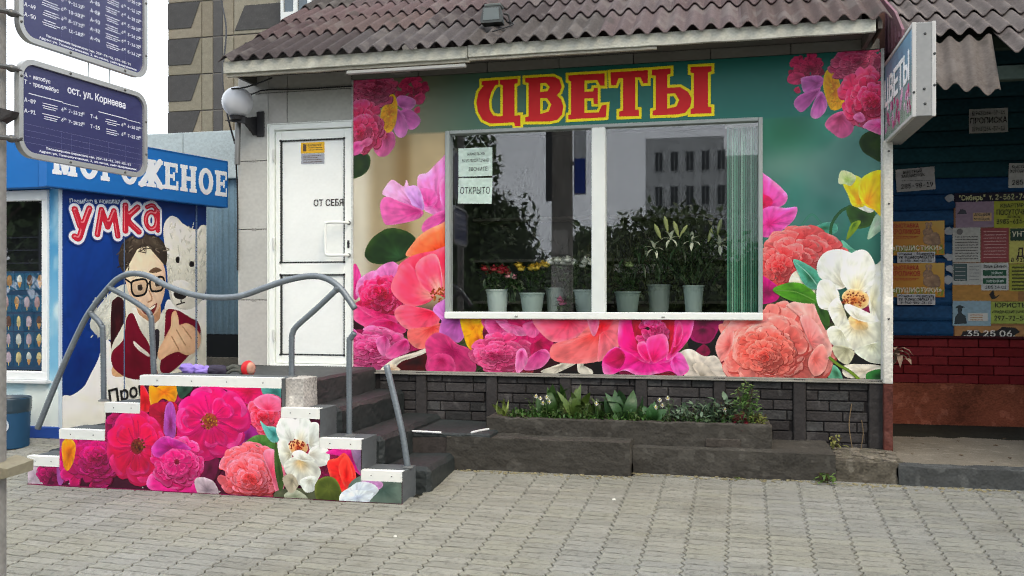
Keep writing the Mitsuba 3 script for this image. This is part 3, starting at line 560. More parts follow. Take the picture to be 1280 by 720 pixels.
BANNER_LETTERS = [
 ([(1137,3147),(1280,3150),(1280,3113),(1253,3108),(1219,3055),(1198,2979),(1205,2908),(1234,2860),(1280,2850),(1316,2852),(1316,3104),(1291,3112),(1291,3149),(1442,3152),(1442,3115),(1415,3110),(1415,2850),(1464,2852),(1464,2763),(1419,2764),(1410,2795),(1212,2793),(1144,2827),(1105,2895),(1091,2973),(1109,3060),(1155,3111),(1137,3112)],[]),
 ([(1504,3153),(1737,3153),(1787,3126),(1807,3067),(1791,3023),(1765,2998),(1800,2966),(1820,2905),(1809,2840),(1770,2799),(1704,2789),(1504,2796),(1504,2833),(1533,2838),(1533,3110),(1504,3120)],[[(1629,3105),(1677,3104),(1708,3070),(1690,3036),(1629,3031)],[(1629,2983),(1686,2980),(1721,2927),(1699,2871),(1629,2853)]]),
 ([(1861,3155),(2155,3155),(2155,3055),(2121,3057),(2095,3105),(1992,3104),(1992,3014),(2065,3015),(2069,3042),(2100,3041),(2100,2912),(2069,2914),(2063,2961),(1992,2961),(1992,2845),(2106,2844),(2134,2900),(2172,2902),(2164,2802),(1861,2799),(1861,2834),(1883,2837),(1883,3106),(1861,3114)],[]),
 ([(2202,3159),(2498,3161),(2498,3058),(2461,3058),(2440,3107),(2398,3108),(2398,2851),(2427,2850),(2427,2801),(2271,2802),(2271,2844),(2302,2849),(2302,3109),(2266,3109),(2245,3054),(2207,3056)],[]),
 ([(2530,3161),(2676,3164),(2676,3122),(2649,3117),(2649,3012),(2748,3013),(2810,2972),(2838,2918),(2828,2856),(2789,2809),(2727,2798),(2536,2800),(2536,2838),(2561,2843),(2561,3111),(2530,3119)],[[(2649,2965),(2711,2966),(2742,2912),(2721,2861),(2649,2848)]]),
 ([(2830,3165),(2990,3164),(2990,3122),(2963,3116),(2963,2849),(2990,2844),(2990,2796),(2830,2797),(2830,2835),(2855,2844),(2855,3116),(2830,3123)],[]),
]
KIOSK_PRINT = [
 ('B',[(24,2327),(800,2380),(800,-24),(24,26)],(363,1524),(16,62,140),(14,52,124),(14,52,124)),
 ('B',[(755,2376),(1722,2376),(1722,-50),(755,-18)],(1231,1943),(20,72,150),(12,50,118),(12,50,118)),
 ('B',[(24,1802),(447,1972),(533,1602),(280,1011),(39,806)],(198,1376),(12,52,132),(15,58,138),(15,58,138)),
 ('B',[(39,1162),(346,1009),(490,855),(346,568),(182,466),(39,451)],(198,797),(10,44,118),(14,52,128),(14,52,128)),
 ('B',[(8,447),(118,486),(231,548),(296,645),(380,787),(464,968),(621,848),(847,682),(1678,795),(1744,-221),(8,-42)],(893,212),(226,226,223),(240,240,238),(230,232,236)),
 ('B',[(1142,1284),(1301,1316),(1571,1332),(1722,1264),(1722,540),(1132,583)],(1434,889),(226,227,224),(246,246,240),(246,246,240)),
 ('B',[(603,1468),(710,1485),(764,1363),(710,1187),(621,1015),(516,966),(396,1000),(305,1084),(313,1171),(396,1288),(499,1392)],(533,1213),(246,246,240),(205,208,206),(190,196,198)),
 ('B',[(1122,2016),(1142,2113),(1211,2183),(1291,2173),(1362,2122),(1444,2087),(1549,2069),(1603,2115),(1678,2120),(1722,2039),(1744,1804),(1700,1550),(1635,1365),(1518,1266),(1362,1242),(1241,1300),(1191,1412),(1171,1580),(1151,1795)],(1362,1788),(250,250,244),(240,240,235),(224,226,224)),
 ('B',[(1221,1501),(1362,1544),(1486,1480),(1507,1332),(1382,1258),(1261,1300)],(1362,1397),(232,230,224),(244,242,238),(244,242,238)),
 ('B',[(1251,1413),(1341,1454),(1413,1414),(1403,1365),(1341,1348),(1271,1364)],(1331,1405),(20,18,20),(34,30,32),(34,30,32)),
 ('S',[(1482,1569),(1496,1528)],11,(246,246,240)),
 ('S',[(1485,1671),(1466,1604)],11,(246,246,240)),
 ('S',[(1275,1780),(1287,1747)],11,(246,246,240)),
 ('S',[(1517,1762),(1558,1698)],11,(236,236,230)),
 ('S',[(1260,1592),(1246,1560)],11,(236,236,230)),
 ('S',[(1273,2117),(1262,2066)],11,(200,202,198)),
 ('S',[(1215,2010),(1247,1988)],11,(246,246,240)),
 ('S',[(1377,1975),(1407,1924)],11,(200,202,198)),
 ('S',[(1447,1551),(1457,1523)],11,(246,246,240)),
 ('S',[(1446,1941),(1429,1901)],11,(246,246,240)),
 ('S',[(1243,1887),(1254,1848)],11,(246,246,240)),
 ('S',[(1249,1773),(1247,1740)],11,(246,246,240)),
 ('S',[(1244,2082),(1205,2050)],11,(246,246,240)),
 ('S',[(1456,1769),(1442,1708)],11,(236,236,230)),
 ('S',[(1456,1885),(1455,1841)],11,(236,236,230)),
 ('S',[(1528,1918),(1536,1882)],11,(236,236,230)),
 ('S',[(1668,1854),(1627,1787)],11,(200,202,198)),
 ('S',[(1329,1570),(1327,1541)],11,(236,236,230)),
 ('S',[(1484,1878),(1446,1846)],11,(200,202,198)),
 ('S',[(1370,1849),(1352,1786)],11,(246,246,240)),
 ('S',[(1566,2007),(1595,1954)],11,(200,202,198)),
 ('S',[(1318,1839),(1320,1780)],11,(200,202,198)),
 ('S',[(1616,1598),(1639,1561)],11,(236,236,230)),
 ('S',[(1440,1943),(1460,1918)],11,(200,202,198)),
 ('S',[(1350,1724),(1320,1698)],11,(246,246,240)),
 ('S',[(1450,1725),(1483,1679)],11,(236,236,230)),
 ('S',[(1188,1659),(1195,1608)],11,(200,202,198)),
 ('S',[(1654,1756),(1652,1702)],11,(200,202,198)),
 ('S',[(1534,1594),(1562,1567)],11,(200,202,198)),
 ('S',[(1593,1725),(1600,1673)],11,(200,202,198)),
 ('S',[(1410,1957),(1408,1909)],11,(236,236,230)),
 ('S',[(1422,1945),(1416,1898)],11,(236,236,230)),
 ('S',[(1204,1687),(1229,1632)],11,(200,202,198)),
 ('S',[(1506,2141),(1500,2113)],11,(246,246,240)),
 ('S',[(1377,1846),(1405,1814)],11,(236,236,230)),
 ('S',[(1497,1560),(1530,1494)],11,(246,246,240)),
 ('S',[(1527,1884),(1536,1842)],11,(236,236,230)),
 ('S',[(1258,1757),(1262,1706)],11,(236,236,230)),
 ('S',[(1547,1984),(1553,1929)],11,(246,246,240)),
 ('S',[(1615,2081),(1580,2025)],11,(200,202,198)),
 ('S',[(1418,1931),(1408,1903)],11,(246,246,240)),
 ('S',[(1523,2064),(1538,2028)],11,(246,246,240)),
 ('S',[(1648,1819),(1627,1770)],11,(236,236,230)),
 ('S',[(1303,1680),(1342,1624)],11,(246,246,240)),
 ('S',[(1607,1878),(1580,1822)],11,(200,202,198)),
 ('S',[(1501,2103),(1462,2041)],11,(246,246,240)),
 ('S',[(1427,1869),(1458,1826)],11,(200,202,198)),
 ('S',[(1337,1652),(1340,1613)],11,(236,236,230)),
 ('S',[(1600,1567),(1615,1533)],11,(200,202,198)),
 ('S',[(1236,1542),(1236,1509)],11,(246,246,240)),
 ('S',[(1525,1922),(1507,1858)],11,(236,236,230)),
 ('S',[(1527,1658),(1496,1599)],11,(200,202,198)),
 ('S',[(1498,1652),(1537,1614)],11,(200,202,198)),
 ('S',[(1198,1529),(1217,1489)],11,(236,236,230)),
 ('S',[(1227,2116),(1203,2070)],11,(236,236,230)),
 ('S',[(1645,1748),(1602,1701)],11,(200,202,198)),
 ('S',[(1621,1773),(1606,1728)],11,(200,202,198)),
 ('S',[(1273,1738),(1263,1698)],11,(236,236,230)),
 ('S',[(1616,2069),(1583,2008)],11,(200,202,198)),
 ('S',[(1550,1737),(1548,1711)],11,(236,236,230)),
 ('S',[(1639,1933),(1655,1881)],11,(236,236,230)),
 ('S',[(1410,1562),(1433,1525)],11,(236,236,230)),
 ('S',[(1401,2000),(1362,1944)],11,(236,236,230)),
 ('S',[(1461,1744),(1453,1679)],11,(246,246,240)),
 ('S',[(1357,1953),(1345,1925)],11,(200,202,198)),
 ('S',[(1675,1872),(1647,1837)],11,(236,236,230)),
 ('S',[(1202,1763),(1240,1740)],11,(246,246,240)),
 ('S',[(1210,1659),(1184,1633)],11,(200,202,198)),
 ('S',[(1593,1634),(1580,1605)],11,(246,246,240)),
 ('S',[(1215,1586),(1183,1543)],11,(200,202,198)),
 ('S',[(1515,1753),(1507,1726)],11,(200,202,198)),
 ('S',[(1304,1891),(1315,1832)],11,(200,202,198)),
 ('S',[(1652,2045),(1653,2003)],11,(246,246,240)),
 ('S',[(1439,2100),(1463,2073)],11,(200,202,198)),
 ('S',[(1670,2067),(1701,2035)],11,(236,236,230)),
 ('S',[(1189,1804),(1183,1749)],11,(200,202,198)),
 ('S',[(1435,2069),(1469,2034)],11,(236,236,230)),
 ('S',[(1398,1636),(1403,1606)],11,(236,236,230)),
 ('S',[(1415,1665),(1442,1629)],11,(200,202,198)),
 ('S',[(1243,2087),(1259,2032)],11,(236,236,230)),
 ('S',[(1661,1745),(1623,1689)],11,(200,202,198)),
 ('S',[(1204,2012),(1234,1954)],11,(200,202,198)),
 ('S',[(1215,1665),(1235,1619)],11,(200,202,198)),
 ('S',[(1624,1751),(1631,1708)],11,(236,236,230)),
 ('S',[(1583,1749),(1603,1696)],11,(236,236,230)),
 ('S',[(1309,1642),(1315,1605)],11,(200,202,198)),
 ('S',[(1328,2059),(1343,2024)],11,(200,202,198)),
 ('S',[(1211,1669),(1174,1639)],11,(246,246,240)),
 ('S',[(1662,1643),(1693,1579)],11,(200,202,198)),
 ('S',[(1480,2011),(1448,1976)],11,(200,202,198)),
 ('S',[(450,1354),(465,1328)],11,(236,236,230)),
 ('S',[(509,1351),(505,1293)],11,(236,236,230)),
 ('S',[(601,1373),(597,1342)],11,(200,202,198)),
 ('S',[(532,1350),(550,1293)],11,(236,236,230)),
 ('S',[(510,1016),(483,964)],11,(236,236,230)),
 ('S',[(471,1400),(439,1356)],11,(236,236,230)),
 ('S',[(492,1053),(490,1024)],11,(200,202,198)),
 ('S',[(611,1295),(629,1242)],11,(200,202,198)),
 ('S',[(453,1085),(461,1048)],11,(236,236,230)),
 ('S',[(377,1078),(369,1052)],11,(200,202,198)),
 ('S',[(463,1108),(491,1077)],11,(200,202,198)),
 ('S',[(602,1286),(628,1240)],11,(200,202,198)),
 ('S',[(603,1264),(575,1219)],11,(236,236,230)),
 ('S',[(540,1081),(528,1058)],11,(236,236,230)),
 ('S',[(434,1263),(437,1215)],11,(200,202,198)),
 ('S',[(481,1093),(484,1041)],11,(236,236,230)),
 ('S',[(452,1175),(437,1150)],11,(236,236,230)),
 ('S',[(358,1274),(346,1218)],11,(200,202,198)),
 ('S',[(422,1124),(390,1100)],11,(236,236,230)),
 ('S',[(660,1296),(674,1241)],11,(200,202,198)),
 ('S',[(581,1165),(580,1139)],11,(236,236,230)),
 ('S',[(370,1280),(363,1258)],11,(200,202,198)),
 ('S',[(461,1348),(489,1302)],11,(236,236,230)),
 ('S',[(460,1376),(443,1350)],11,(200,202,198)),
 ('S',[(428,1090),(455,1061)],11,(236,236,230)),
 ('S',[(545,1100),(555,1056)],11,(236,236,230)),
 ('S',[(542,1154),(537,1115)],11,(200,202,198)),
 ('S',[(508,1043),(503,1018)],11,(200,202,198)),
 ('S',[(635,1283),(601,1256)],11,(200,202,198)),
 ('S',[(520,1169),(516,1135)],11,(236,236,230)),
 ('S',[(364,1096),(379,1072)],11,(200,202,198)),
 ('S',[(493,1073),(481,1019)],11,(236,236,230)),
 ('S',[(549,1033),(576,986)],11,(236,236,230)),
 ('S',[(602,1068),(581,1040)],11,(236,236,230)),
 ('S',[(360,1358),(365,1320)],11,(236,236,230)),
 ('S',[(438,1102),(452,1045)],11,(236,236,230)),
 ('S',[(659,1158),(649,1104)],11,(236,236,230)),
 ('S',[(395,1287),(392,1240)],11,(236,236,230)),
 ('S',[(583,1388),(614,1347)],11,(200,202,198)),
 ('S',[(331,1018),(307,996)],11,(200,202,198)),
 ('S',[(458,1279),(457,1222)],11,(236,236,230)),
 ('S',[(572,1416),(607,1365)],11,(200,202,198)),
 ('S',[(395,1279),(381,1239)],11,(236,236,230)),
 ('S',[(567,1090),(553,1055)],11,(236,236,230)),
 ('S',[(620,1203),(600,1144)],11,(236,236,230)),
 ('S',[(420,1123),(405,1097)],11,(236,236,230)),
 ('S',[(491,1010),(515,978)],11,(200,202,198)),
 ('S',[(482,1368),(448,1317)],11,(236,236,230)),
 ('S',[(451,1415),(455,1357)],11,(200,202,198)),
 ('S',[(627,1390),(605,1337)],11,(236,236,230)),
 ('S',[(333,1207),(340,1154)],11,(200,202,198)),
 ('S',[(488,1413),(481,1361)],11,(236,236,230)),
 ('S',[(476,1174),(457,1137)],11,(236,236,230)),
 ('S',[(576,1080),(605,1042)],11,(200,202,198)),
 ('S',[(674,1102),(648,1050)],11,(200,202,198)),
 ('S',[(472,1016),(452,979)],11,(200,202,198)),
 ('S',[(420,1227),(387,1181)],11,(200,202,198)),
 ('S',[(592,1103),(562,1067)],11,(236,236,230)),
 ('S',[(637,1048),(648,996)],11,(236,236,230)),
 ('S',[(496,1289),(471,1258)],11,(200,202,198)),
 ('S',[(645,1025),(611,973)],11,(236,236,230)),
 ('S',[(358,1367),(347,1337)],11,(200,202,198)),
 ('S',[(428,1049),(413,1024)],11,(236,236,230)),
 ('S',[(464,1295),(467,1256)],11,(200,202,198)),
 ('S',[(628,1014),(611,971)],11,(236,236,230)),
 ('S',[(579,1367),(591,1342)],11,(200,202,198)),
 ('S',[(334,1334),(335,1289)],11,(236,236,230)),
 ('S',[(600,1399),(568,1362)],11,(236,236,230)),
 ('S',[(446,1413),(442,1387)],11,(200,202,198)),
 ('S',[(371,1047),(385,990)],11,(200,202,198)),
 ('S',[(1341,1356),(1341,1307),(1281,1292)],14,(30,26,28)),
 ('S',[(1341,1307),(1393,1315)],14,(30,26,28)),
 ('B',[(1281,1768),(1321,1778),(1321,1721),(1281,1720)],(1301,1745),(15,14,16),(25,22,24),(25,22,24)),
 ('B',[(1455,1734),(1507,1736),(1507,1687),(1455,1685)],(1486,1711),(15,14,16),(25,22,24),(25,22,24)),
 ('B',[(524,1273),(559,1348),(612,1370),(665,1317),(683,1150),(674,846),(603,804),(524,853)],(594,1076),(70,22,30),(44,16,22),(66,30,34)),
 ('B',[(621,810),(692,845),(755,780),(764,672),(674,617),(550,626),(533,703)],(656,710),(210,160,120),(222,178,140),(222,178,140)),
 ('B',[(692,1363),(782,1317),(1045,1174),(1142,1252),(1341,1218),(1571,1099),(1613,881),(1444,708),(1142,599),(800,593),(621,651),(533,778),(533,913),(674,1150)],(987,908),(206,204,198),(218,216,210),(218,216,210)),
 ('B',[(692,1165),(764,1209),(847,1054),(949,910),(1006,734),(1045,574),(764,580),(603,653),(533,733),(533,853),(656,968)],(782,763),(92,14,34),(110,18,42),(110,18,42)),
 ('B',[(1161,1236),(1301,1235),(1444,1168),(1571,1099),(1592,965),(1444,774),(1201,610),(1083,650),(1122,855),(1142,1061)],(1331,934),(92,14,34),(112,20,44),(112,20,44)),
 ('B',[(773,948),(847,891),(949,816),(949,785),(856,836),(782,902)],(856,867),(225,215,215),(225,218,216),(225,218,216)),
 ('B',[(755,1256),(856,1239),(1025,1159),(1006,1002),(930,957),(856,1053)],(912,1114),(220,220,216),(232,232,228),(232,232,228)),
 ('B',[(1045,1158),(1122,1205),(1142,1101),(1073,984),(1016,954)],(1064,1079),(214,214,210),(230,230,226),(230,230,226)),
 ('B',[(987,1018),(1064,1047),(1073,952),(1045,764),(987,830)],(1025,954),(30,28,36),(44,40,50),(44,40,50)),
 ('B',[(819,1332),(1064,1332),(1083,1174),(1006,1112),(893,1161),(819,1224)],(949,1238),(186,138,110),(200,152,122),(200,152,122)),
 ('B',[(674,1682),(737,1792),(949,1880),(1112,1714),(1151,1579),(1142,1444),(1103,1316),(1035,1214),(959,1176),(865,1216),(773,1302),(710,1424),(674,1561)],(912,1519),(255,232,214),(252,220,198),(240,202,178)),
 ('B',[(603,1710),(629,1847),(701,1927),(847,1990),(1006,1985),(1122,1913),(1171,1796),(1151,1683),(1112,1729),(1073,1831),(949,1864),(828,1835),(746,1769),(701,1653),(656,1606)],(874,1922),(84,72,64),(66,56,50),(52,44,40)),
 ('B',[(710,1913),(800,1964),(893,1923),(819,1857)],(800,1910),(112,100,88),(84,72,64),(84,72,64)),
 ('B',[(949,1958),(1064,1918),(1103,1840),(987,1866)],(1025,1900),(108,96,84),(80,70,62),(80,70,62)),
 ('B',[(764,1578),(874,1619),(921,1590),(837,1564)],(837,1588),(96,76,62),(110,84,66),(110,84,66)),
 ('B',[(949,1614),(1025,1663),(1103,1634),(1025,1608)],(1025,1632),(96,76,62),(110,84,66),(110,84,66)),
 ('B',[(764,1517),(884,1534),(930,1488),(893,1402),(800,1386),(746,1440)],(837,1456),(226,214,200),(214,186,162),(214,186,162)),
 ('B',[(968,1536),(1083,1570),(1132,1523),(1093,1443),(1006,1427),(959,1473)],(1045,1498),(226,214,200),(214,186,162),(214,186,162)),
 ('B',[(819,1479),(865,1487),(874,1441),(828,1433)],(847,1456),(30,26,26),(60,50,46),(60,50,46)),
 ('B',[(1025,1513),(1073,1522),(1083,1483),(1035,1474)],(1054,1498),(30,26,26),(60,50,46),(60,50,46)),
 ('S',[(746,1501),(773,1524),(893,1542),(930,1496),(902,1402),(800,1379),(755,1417),(746,1501)],21,(22,20,22)),
 ('S',[(959,1528),(1083,1570),(1132,1539),(1103,1443),(997,1426),(968,1458),(959,1528)],21,(22,20,22)),
 ('S',[(930,1496),(959,1504)],21,(22,20,22)),
 ('S',[(656,1553),(746,1501)],17,(22,20,22)),
 ('S',[(949,1442),(987,1348),(930,1317)],14,(190,140,112)),
 ('B',[(865,1255),(949,1262),(1045,1308),(1016,1222),(959,1183),(893,1208)],(959,1238),(90,30,34),(120,44,44),(120,44,44)),
 ('B',[(884,1255),(959,1262),(1025,1293),(1006,1261),(930,1231)],(959,1254),(240,238,232),(236,232,226),(236,232,226)),
 ('B',[(1054,826),(1132,950),(1211,1075),(1221,1187),(1271,1235),(1311,1154),(1321,1089),(1424,1102),(1549,1033),(1603,932),(1549,818),(1424,775),(1301,814),(1181,788),(1083,746)],(1331,942),(248,212,182),(238,196,166),(214,168,138)),
 ('S',[(1362,1071),(1486,936)],10,(176,126,98)),
 ('S',[(1281,1041),(1403,874)],10,(176,126,98)),
 ('S',[(1221,979),(1321,829)],10,(176,126,98)),
 ('S',[(665,2290),(665,-66)],8,(120,150,190)),
 ('S',[(1549,2343),(1549,-28)],8,(120,150,190)),
 ('S',[(939,1871),(977,1847),(906,1843)],11,(110,98,88)),
 ('S',[(699,1700),(704,1679),(638,1667)],11,(130,118,108)),
 ('S',[(761,1836),(724,1808),(715,1787)],11,(130,118,108)),
 ('S',[(684,1699),(713,1670),(642,1668)],11,(48,40,36)),
 ('S',[(778,1941),(744,1909),(740,1879)],11,(48,40,36)),
 ('S',[(814,1970),(777,1956),(758,1931)],11,(130,118,108)),
 ('S',[(928,1980),(880,1960),(903,1927)],11,(84,74,66)),
 ('S',[(713,1898),(665,1865),(653,1843)],11,(48,40,36)),
 ('S',[(1057,1986),(1042,1963),(991,1956)],11,(130,118,108)),
 ('S',[(711,1828),(670,1812),(751,1789)],11,(48,40,36)),
 ('S',[(881,1845),(912,1837),(913,1792)],11,(84,74,66)),
 ('S',[(1065,1983),(1032,1961),(1047,1953)],11,(110,98,88)),
 ('S',[(759,1867),(738,1851),(718,1839)],11,(110,98,88)),
 ('S',[(695,1669),(719,1660),(707,1611)],11,(48,40,36)),
 ('S',[(636,1825),(632,1808),(582,1765)],11,(84,74,66)),
 ('S',[(637,1705),(688,1686),(591,1647)],11,(48,40,36)),
 ('S',[(830,1949),(791,1919),(803,1907)],11,(84,74,66)),
 ('S',[(1141,1865),(1196,1843),(1116,1829)],11,(130,118,108)),
 ('S',[(859,1843),(845,1811),(919,1798)],11,(110,98,88)),
 ('S',[(874,1927),(873,1907),(880,1884)],11,(110,98,88)),
 ('S',[(652,1823),(680,1808),(677,1791)],11,(110,98,88)),
 ('S',[(867,1863),(918,1850),(825,1804)],11,(84,74,66)),
 ('S',[(861,1862),(880,1844),(902,1815)],11,(84,74,66)),
 ('S',[(1032,1935),(1059,1909),(1012,1877)],11,(84,74,66)),
 ('S',[(1071,1886),(1124,1868),(1075,1855)],11,(84,74,66)),
 ('S',[(1053,1847),(1028,1836),(1076,1808)],11,(130,118,108)),
]
# ------------------------------------------------------------------ ground and paving
GS = 0.0895
def gz(y):      # the pavement climbs gently towards the shop front and is level beyond
    return GS * (np.clip(y, -9.5, 1.0) + 1.61)

def ground_sheet():
    ys = np.array([-400, -9.5, -4, -1.6, 0, 1.0, 6, 300.0]); xs = np.array([-400, -30, -8, 0, 8, 30, 400.0])
    X, Y = np.meshgrid(xs, ys); i = np.arange(X.size).reshape(X.shape)
    q = np.stack([i[:-1, :-1], i[:-1, 1:], i[1:, 1:], i[1:, :-1]], -1).reshape(-1, 4)
    return trimesh.Trimesh(np.stack([X.ravel(), Y.ravel(), (gz(Y) - 0.016).ravel()], 1), np.vstack([q[:, [0, 1, 2]], q[:, [0, 2, 3]]]), process=False)
setting('ground', ground_sheet(), (42, 41, 37), 'm_paving', 'dark sandy ground showing in the joints of the paving', grain=0.5)

PW, PL = 0.2255, 0.0762     # a zigzag paver: width along the shop front, length away from it
def paver_outline(gap=0.0042):
    xs = np.linspace(0.0022, PW - 0.0022, 9); wave = 0.0032 * np.sin(2 * np.pi * xs / PW)
    left = [(0.0022 - 0.0125, PL * 0.28), (0.0022, PL * 0.5), (0.0022, PL * 0.5), (0.0022 + 0.0125, PL * 0.76)]
    bottom = list(zip(xs, wave)); top = [(x, y + PL) for x, y in bottom[::-1]]
    right = [(PW - 0.0044 + x, y) for x, y in (left[0], left[1], left[3])]
    lft = [left[3], left[1], left[0]]
    return Polygon(bottom + right + top + lft).buffer(-gap / 2, join_style=2).simplify(0.0005)
POUT = np.array(paver_outline().exterior.coords)[:-1]
PIN = np.array(Polygon(POUT).buffer(-0.004, join_style=2).exterior.coords)[:-1]
if len(PIN) != len(POUT): PIN = POUT * 0.965 + POUT.mean(0) * 0.035
PROT = math.radians(1.3)
def paver(i, j, rng):
    n = len(POUT); o = np.array([i * PW, j * PL])
    def plane(P, dz):
        q = P + o; c, s = math.cos(PROT), math.sin(PROT)
        x, y = q[:, 0] * c + q[:, 1] * s + 2.4, -q[:, 0] * s + q[:, 1] * c - 3.0
        tx, ty = tilt; cx, cy = x.mean(), y.mean()
        return np.stack([x, y, gz(y) + dz + lift + tx * (x - cx) + ty * (y - cy)], 1)
    lift, tilt = rng.uniform(-0.0014, 0.0014), rng.uniform(-0.007, 0.007, 2)
    V = np.vstack([plane(POUT, -0.02), plane(POUT, -0.003), plane(PIN, 0.0)]); k = np.arange(n); m = (k + 1) % n
    F = [np.stack([a * n + k, a * n + m, (a + 1) * n + m], 1) for a in (0, 1)] + [np.stack([a * n + k, (a + 1) * n + m, (a + 1) * n + k], 1) for a in (0, 1)]
    cap = [[2 * n, 2 * n + a, 2 * n + a + 1] for a in range(1, n - 1)]
    return trimesh.Trimesh(V, np.vstack(F + [cap]), process=False)

def lay_paving():
    rng = np.random.default_rng(3); cells = []
    for i in range(-42, 34):
        for j in range(-58, 62):
            x, y = i * PW + 2.4, j * PL - 3.0 - i * PW * 0.0227
            if not (-6.6 < x < 8.6 and -7.2 < y < 1.2): continue
            if y > (-0.66 if x > 2.35 else -0.76) and x > 1.0: continue
            if y > -1.5 and -1.6 < x < 1.0: continue
            if y > -0.3 and x < -2.7: continue
            d = np.array([x, y]) - EYE[:2]; z = d @ FWD[:2]; s = d @ np.array([math.cos(YAW), math.sin(YAW)])
            seen = z > 0.5 and abs(s / max(z, 0.1)) < 0.585 and (EYE[2] - gz(y)) / max(z, 0.1) < 0.312
            cells.append((0 if seen else 1, z if seen else 99 + abs(z), i, j))
    cells.sort()
    tones = [tuple(np.array((127.0, 127.0, 120.5)) * k) for k in (0.96, 0.98, 0.99, 1.0, 1.01, 1.02, 1.04)]
    bins = [[] for _ in tones]
    for k, (_, _, i, j) in enumerate(cells):
        m, c = paver(i, j, rng), rng.integers(len(tones))
        if k < 300: put('paver', m, tones[c], 'm_paving', 'pavement')
        else: bins[c].append(m)
    V, F, UV, at = [], [], [], 0
    for c, ms in enumerate(bins):
        for m in ms:
            V.append(m.vertices); F.append(m.faces + at); at += len(m.vertices); UV.append(np.tile([pack(tones[c]), 0.5], (len(m.vertices), 1)))
    scene['pavement__far_paver'] = mikit.ply((np.vstack(V), np.vstack(F)), 'm_paving', uv=np.vstack(UV))
    stuff('pavement__far_paver', 'the rest of the grey zigzag pavers, joined')
lay_paving()
for x, y, w, lb in ((2.38, -1.293, 0.014, 'tiny white scrap of paper on the pavers below the left end of the planter'), (1.2, -2.2, 0.011, 'cigarette end lying on the pavers in front of the steps')):
    solo('litter', hull([(x + dx * w, y + dy * w, float(gz(y)) + dz) for dx, dy, dz in ((-1, -0.5, 0), (1, -0.3, 0), (0.7, 0.6, 0), (-0.8, 0.5, 0), (-0.6, -0.2, 0.012), (0.5, 0.1, 0.009))]), (214, 212, 204), lb, 'litter')
labels['pavement'] = {'label': 'pavement of grey zigzag concrete pavers in front of the shops', 'category': 'pavement', 'kind': 'structure'}

def worn(mesh, edge=0.06, amp=0.008, freq=9, seed=0):
    """The same solid with uneven, knocked-about faces and edges."""
    v, f = trimesh.remesh.subdivide_to_size(np.array(mesh.vertices), np.array(mesh.faces), edge)
    m = trimesh.Trimesh(v, f, process=True); m.merge_vertices()
    q = np.array(m.vertices); d = np.stack([meshkit.fbm(q * freq + 17 * k + seed, 3) - 0.5 for k in range(3)], 1)
    m.vertices = q + d * 2 * amp
    return m

# raised concrete in front of the plinth and the porch to the right of the shop
BROWN, DARK = (61, 57, 54), (52, 49, 47)
lf = setting('concrete_ledge', worn(box(1.06, 2.43, -0.74, 0.0, -0.1, 0.318), 0.07, 0.012), BROWN, 'm_stone', 'two worn dark brown concrete blocks along the foot of the shop front', grain=0.55)
put('block', worn(box(2.435, 3.835, -0.64, 0.0, -0.1, 0.272), 0.07, 0.012, seed=5), (63, 59, 55), 'm_stone', 'concrete_ledge', grain=0.55)
setting('porch_floor', worn(box(4.28, 9.5, -0.5, 1.75, -0.1, 0.205), 0.16, 0.006), (112, 106, 96), 'm_stone', 'bare concrete floor of the porch at the right', grain=0.4)
put('patch', worn(box(3.835, 4.285, -0.52, 0.0, -0.1, 0.225), 0.06, 0.014, 12, 3), (96, 90, 80), 'm_stone', 'porch_floor', grain=0.8)
kb = setting('kerb', worn(box(4.24, 6.6, -0.66, -0.5, -0.1, 0.212), 0.05, 0.009, seed=2), (70, 71, 72), 'm_stone', 'dark granite kerb stone along the edge of the porch', grain=0.6)
put('broken_stone', worn(box(3.84, 4.236, -0.64, -0.5, -0.1, 0.225), 0.035, 0.022, 13, 8), (80, 75, 67), 'm_stone', 'kerb', grain=0.9)
put('stone', worn(box(6.61, 9.5, -0.66, -0.5, -0.1, 0.212), 0.08, 0.009, seed=4), (72, 72, 72), 'm_stone', 'kerb', grain=0.6)
def rubble():
    g = np.random.default_rng(5); out = []
    for _ in range(26):
        x, y = g.uniform(3.85, 4.26), g.uniform(-0.6, -0.12); r = g.uniform(0.012, 0.035)
        out.append(ball((x, y, 0.225 + r * 0.2), r, 1, (1.3, 1, 0.5), 0.8, g.uniform(0, 99)))
    return out
stuff(put('rubble', rubble(), (110, 104, 92), 'm_stone', 'porch_floor', grain=0.6), 'crumbled bits of concrete by the corner of the shop')
def grit():
    g = np.random.default_rng(23); out = []
    for _ in range(420):
        x = g.uniform(1.15, 6.4); y = (-0.75 if x < 2.43 else -0.655 if x < 3.84 else -0.675) - abs(g.normal()) * 0.035; r = g.uniform(0.004, 0.012)
        m = trimesh.creation.icosahedron(); m.apply_scale([r * 1.4, r, r * 0.5]); m.apply_translation((x, y, float(gz(y)) + 0.002)); out.append(m)
    return out
stuff(put('grit', grit(), (128, 120, 92), 'm_stone', 'concrete_ledge'), 'yellowish sand and moss crumbs along the foot of the ledge and kerb')
def litter():
    g = np.random.default_rng(8); out = []
    for _ in range(22):
        x, y = g.uniform(4.4, 6.4), g.uniform(-0.4, 1.4); out.append(ball((x, y, 0.208), g.uniform(0.004, 0.014), 1, (1.4, 1, 0.35), 0.9, g.uniform(0, 99)))
    return out
stuff(put('litter', litter(), (84, 70, 52), 'm_stone', 'porch_floor'), 'dry crumbs and leaves lying on the porch floor')

# ------------------------------------------------------------------ the flower shop
SHOP = thing('flower_shop', 'single-storey flower shop with a floral printed front, white door and brown corrugated roof', 'shop')
ROOF = lambda y: 3.3 + 0.6 * (y + 0.5)
TILE, WHITE = (176, 175, 169), (236, 239, 234)

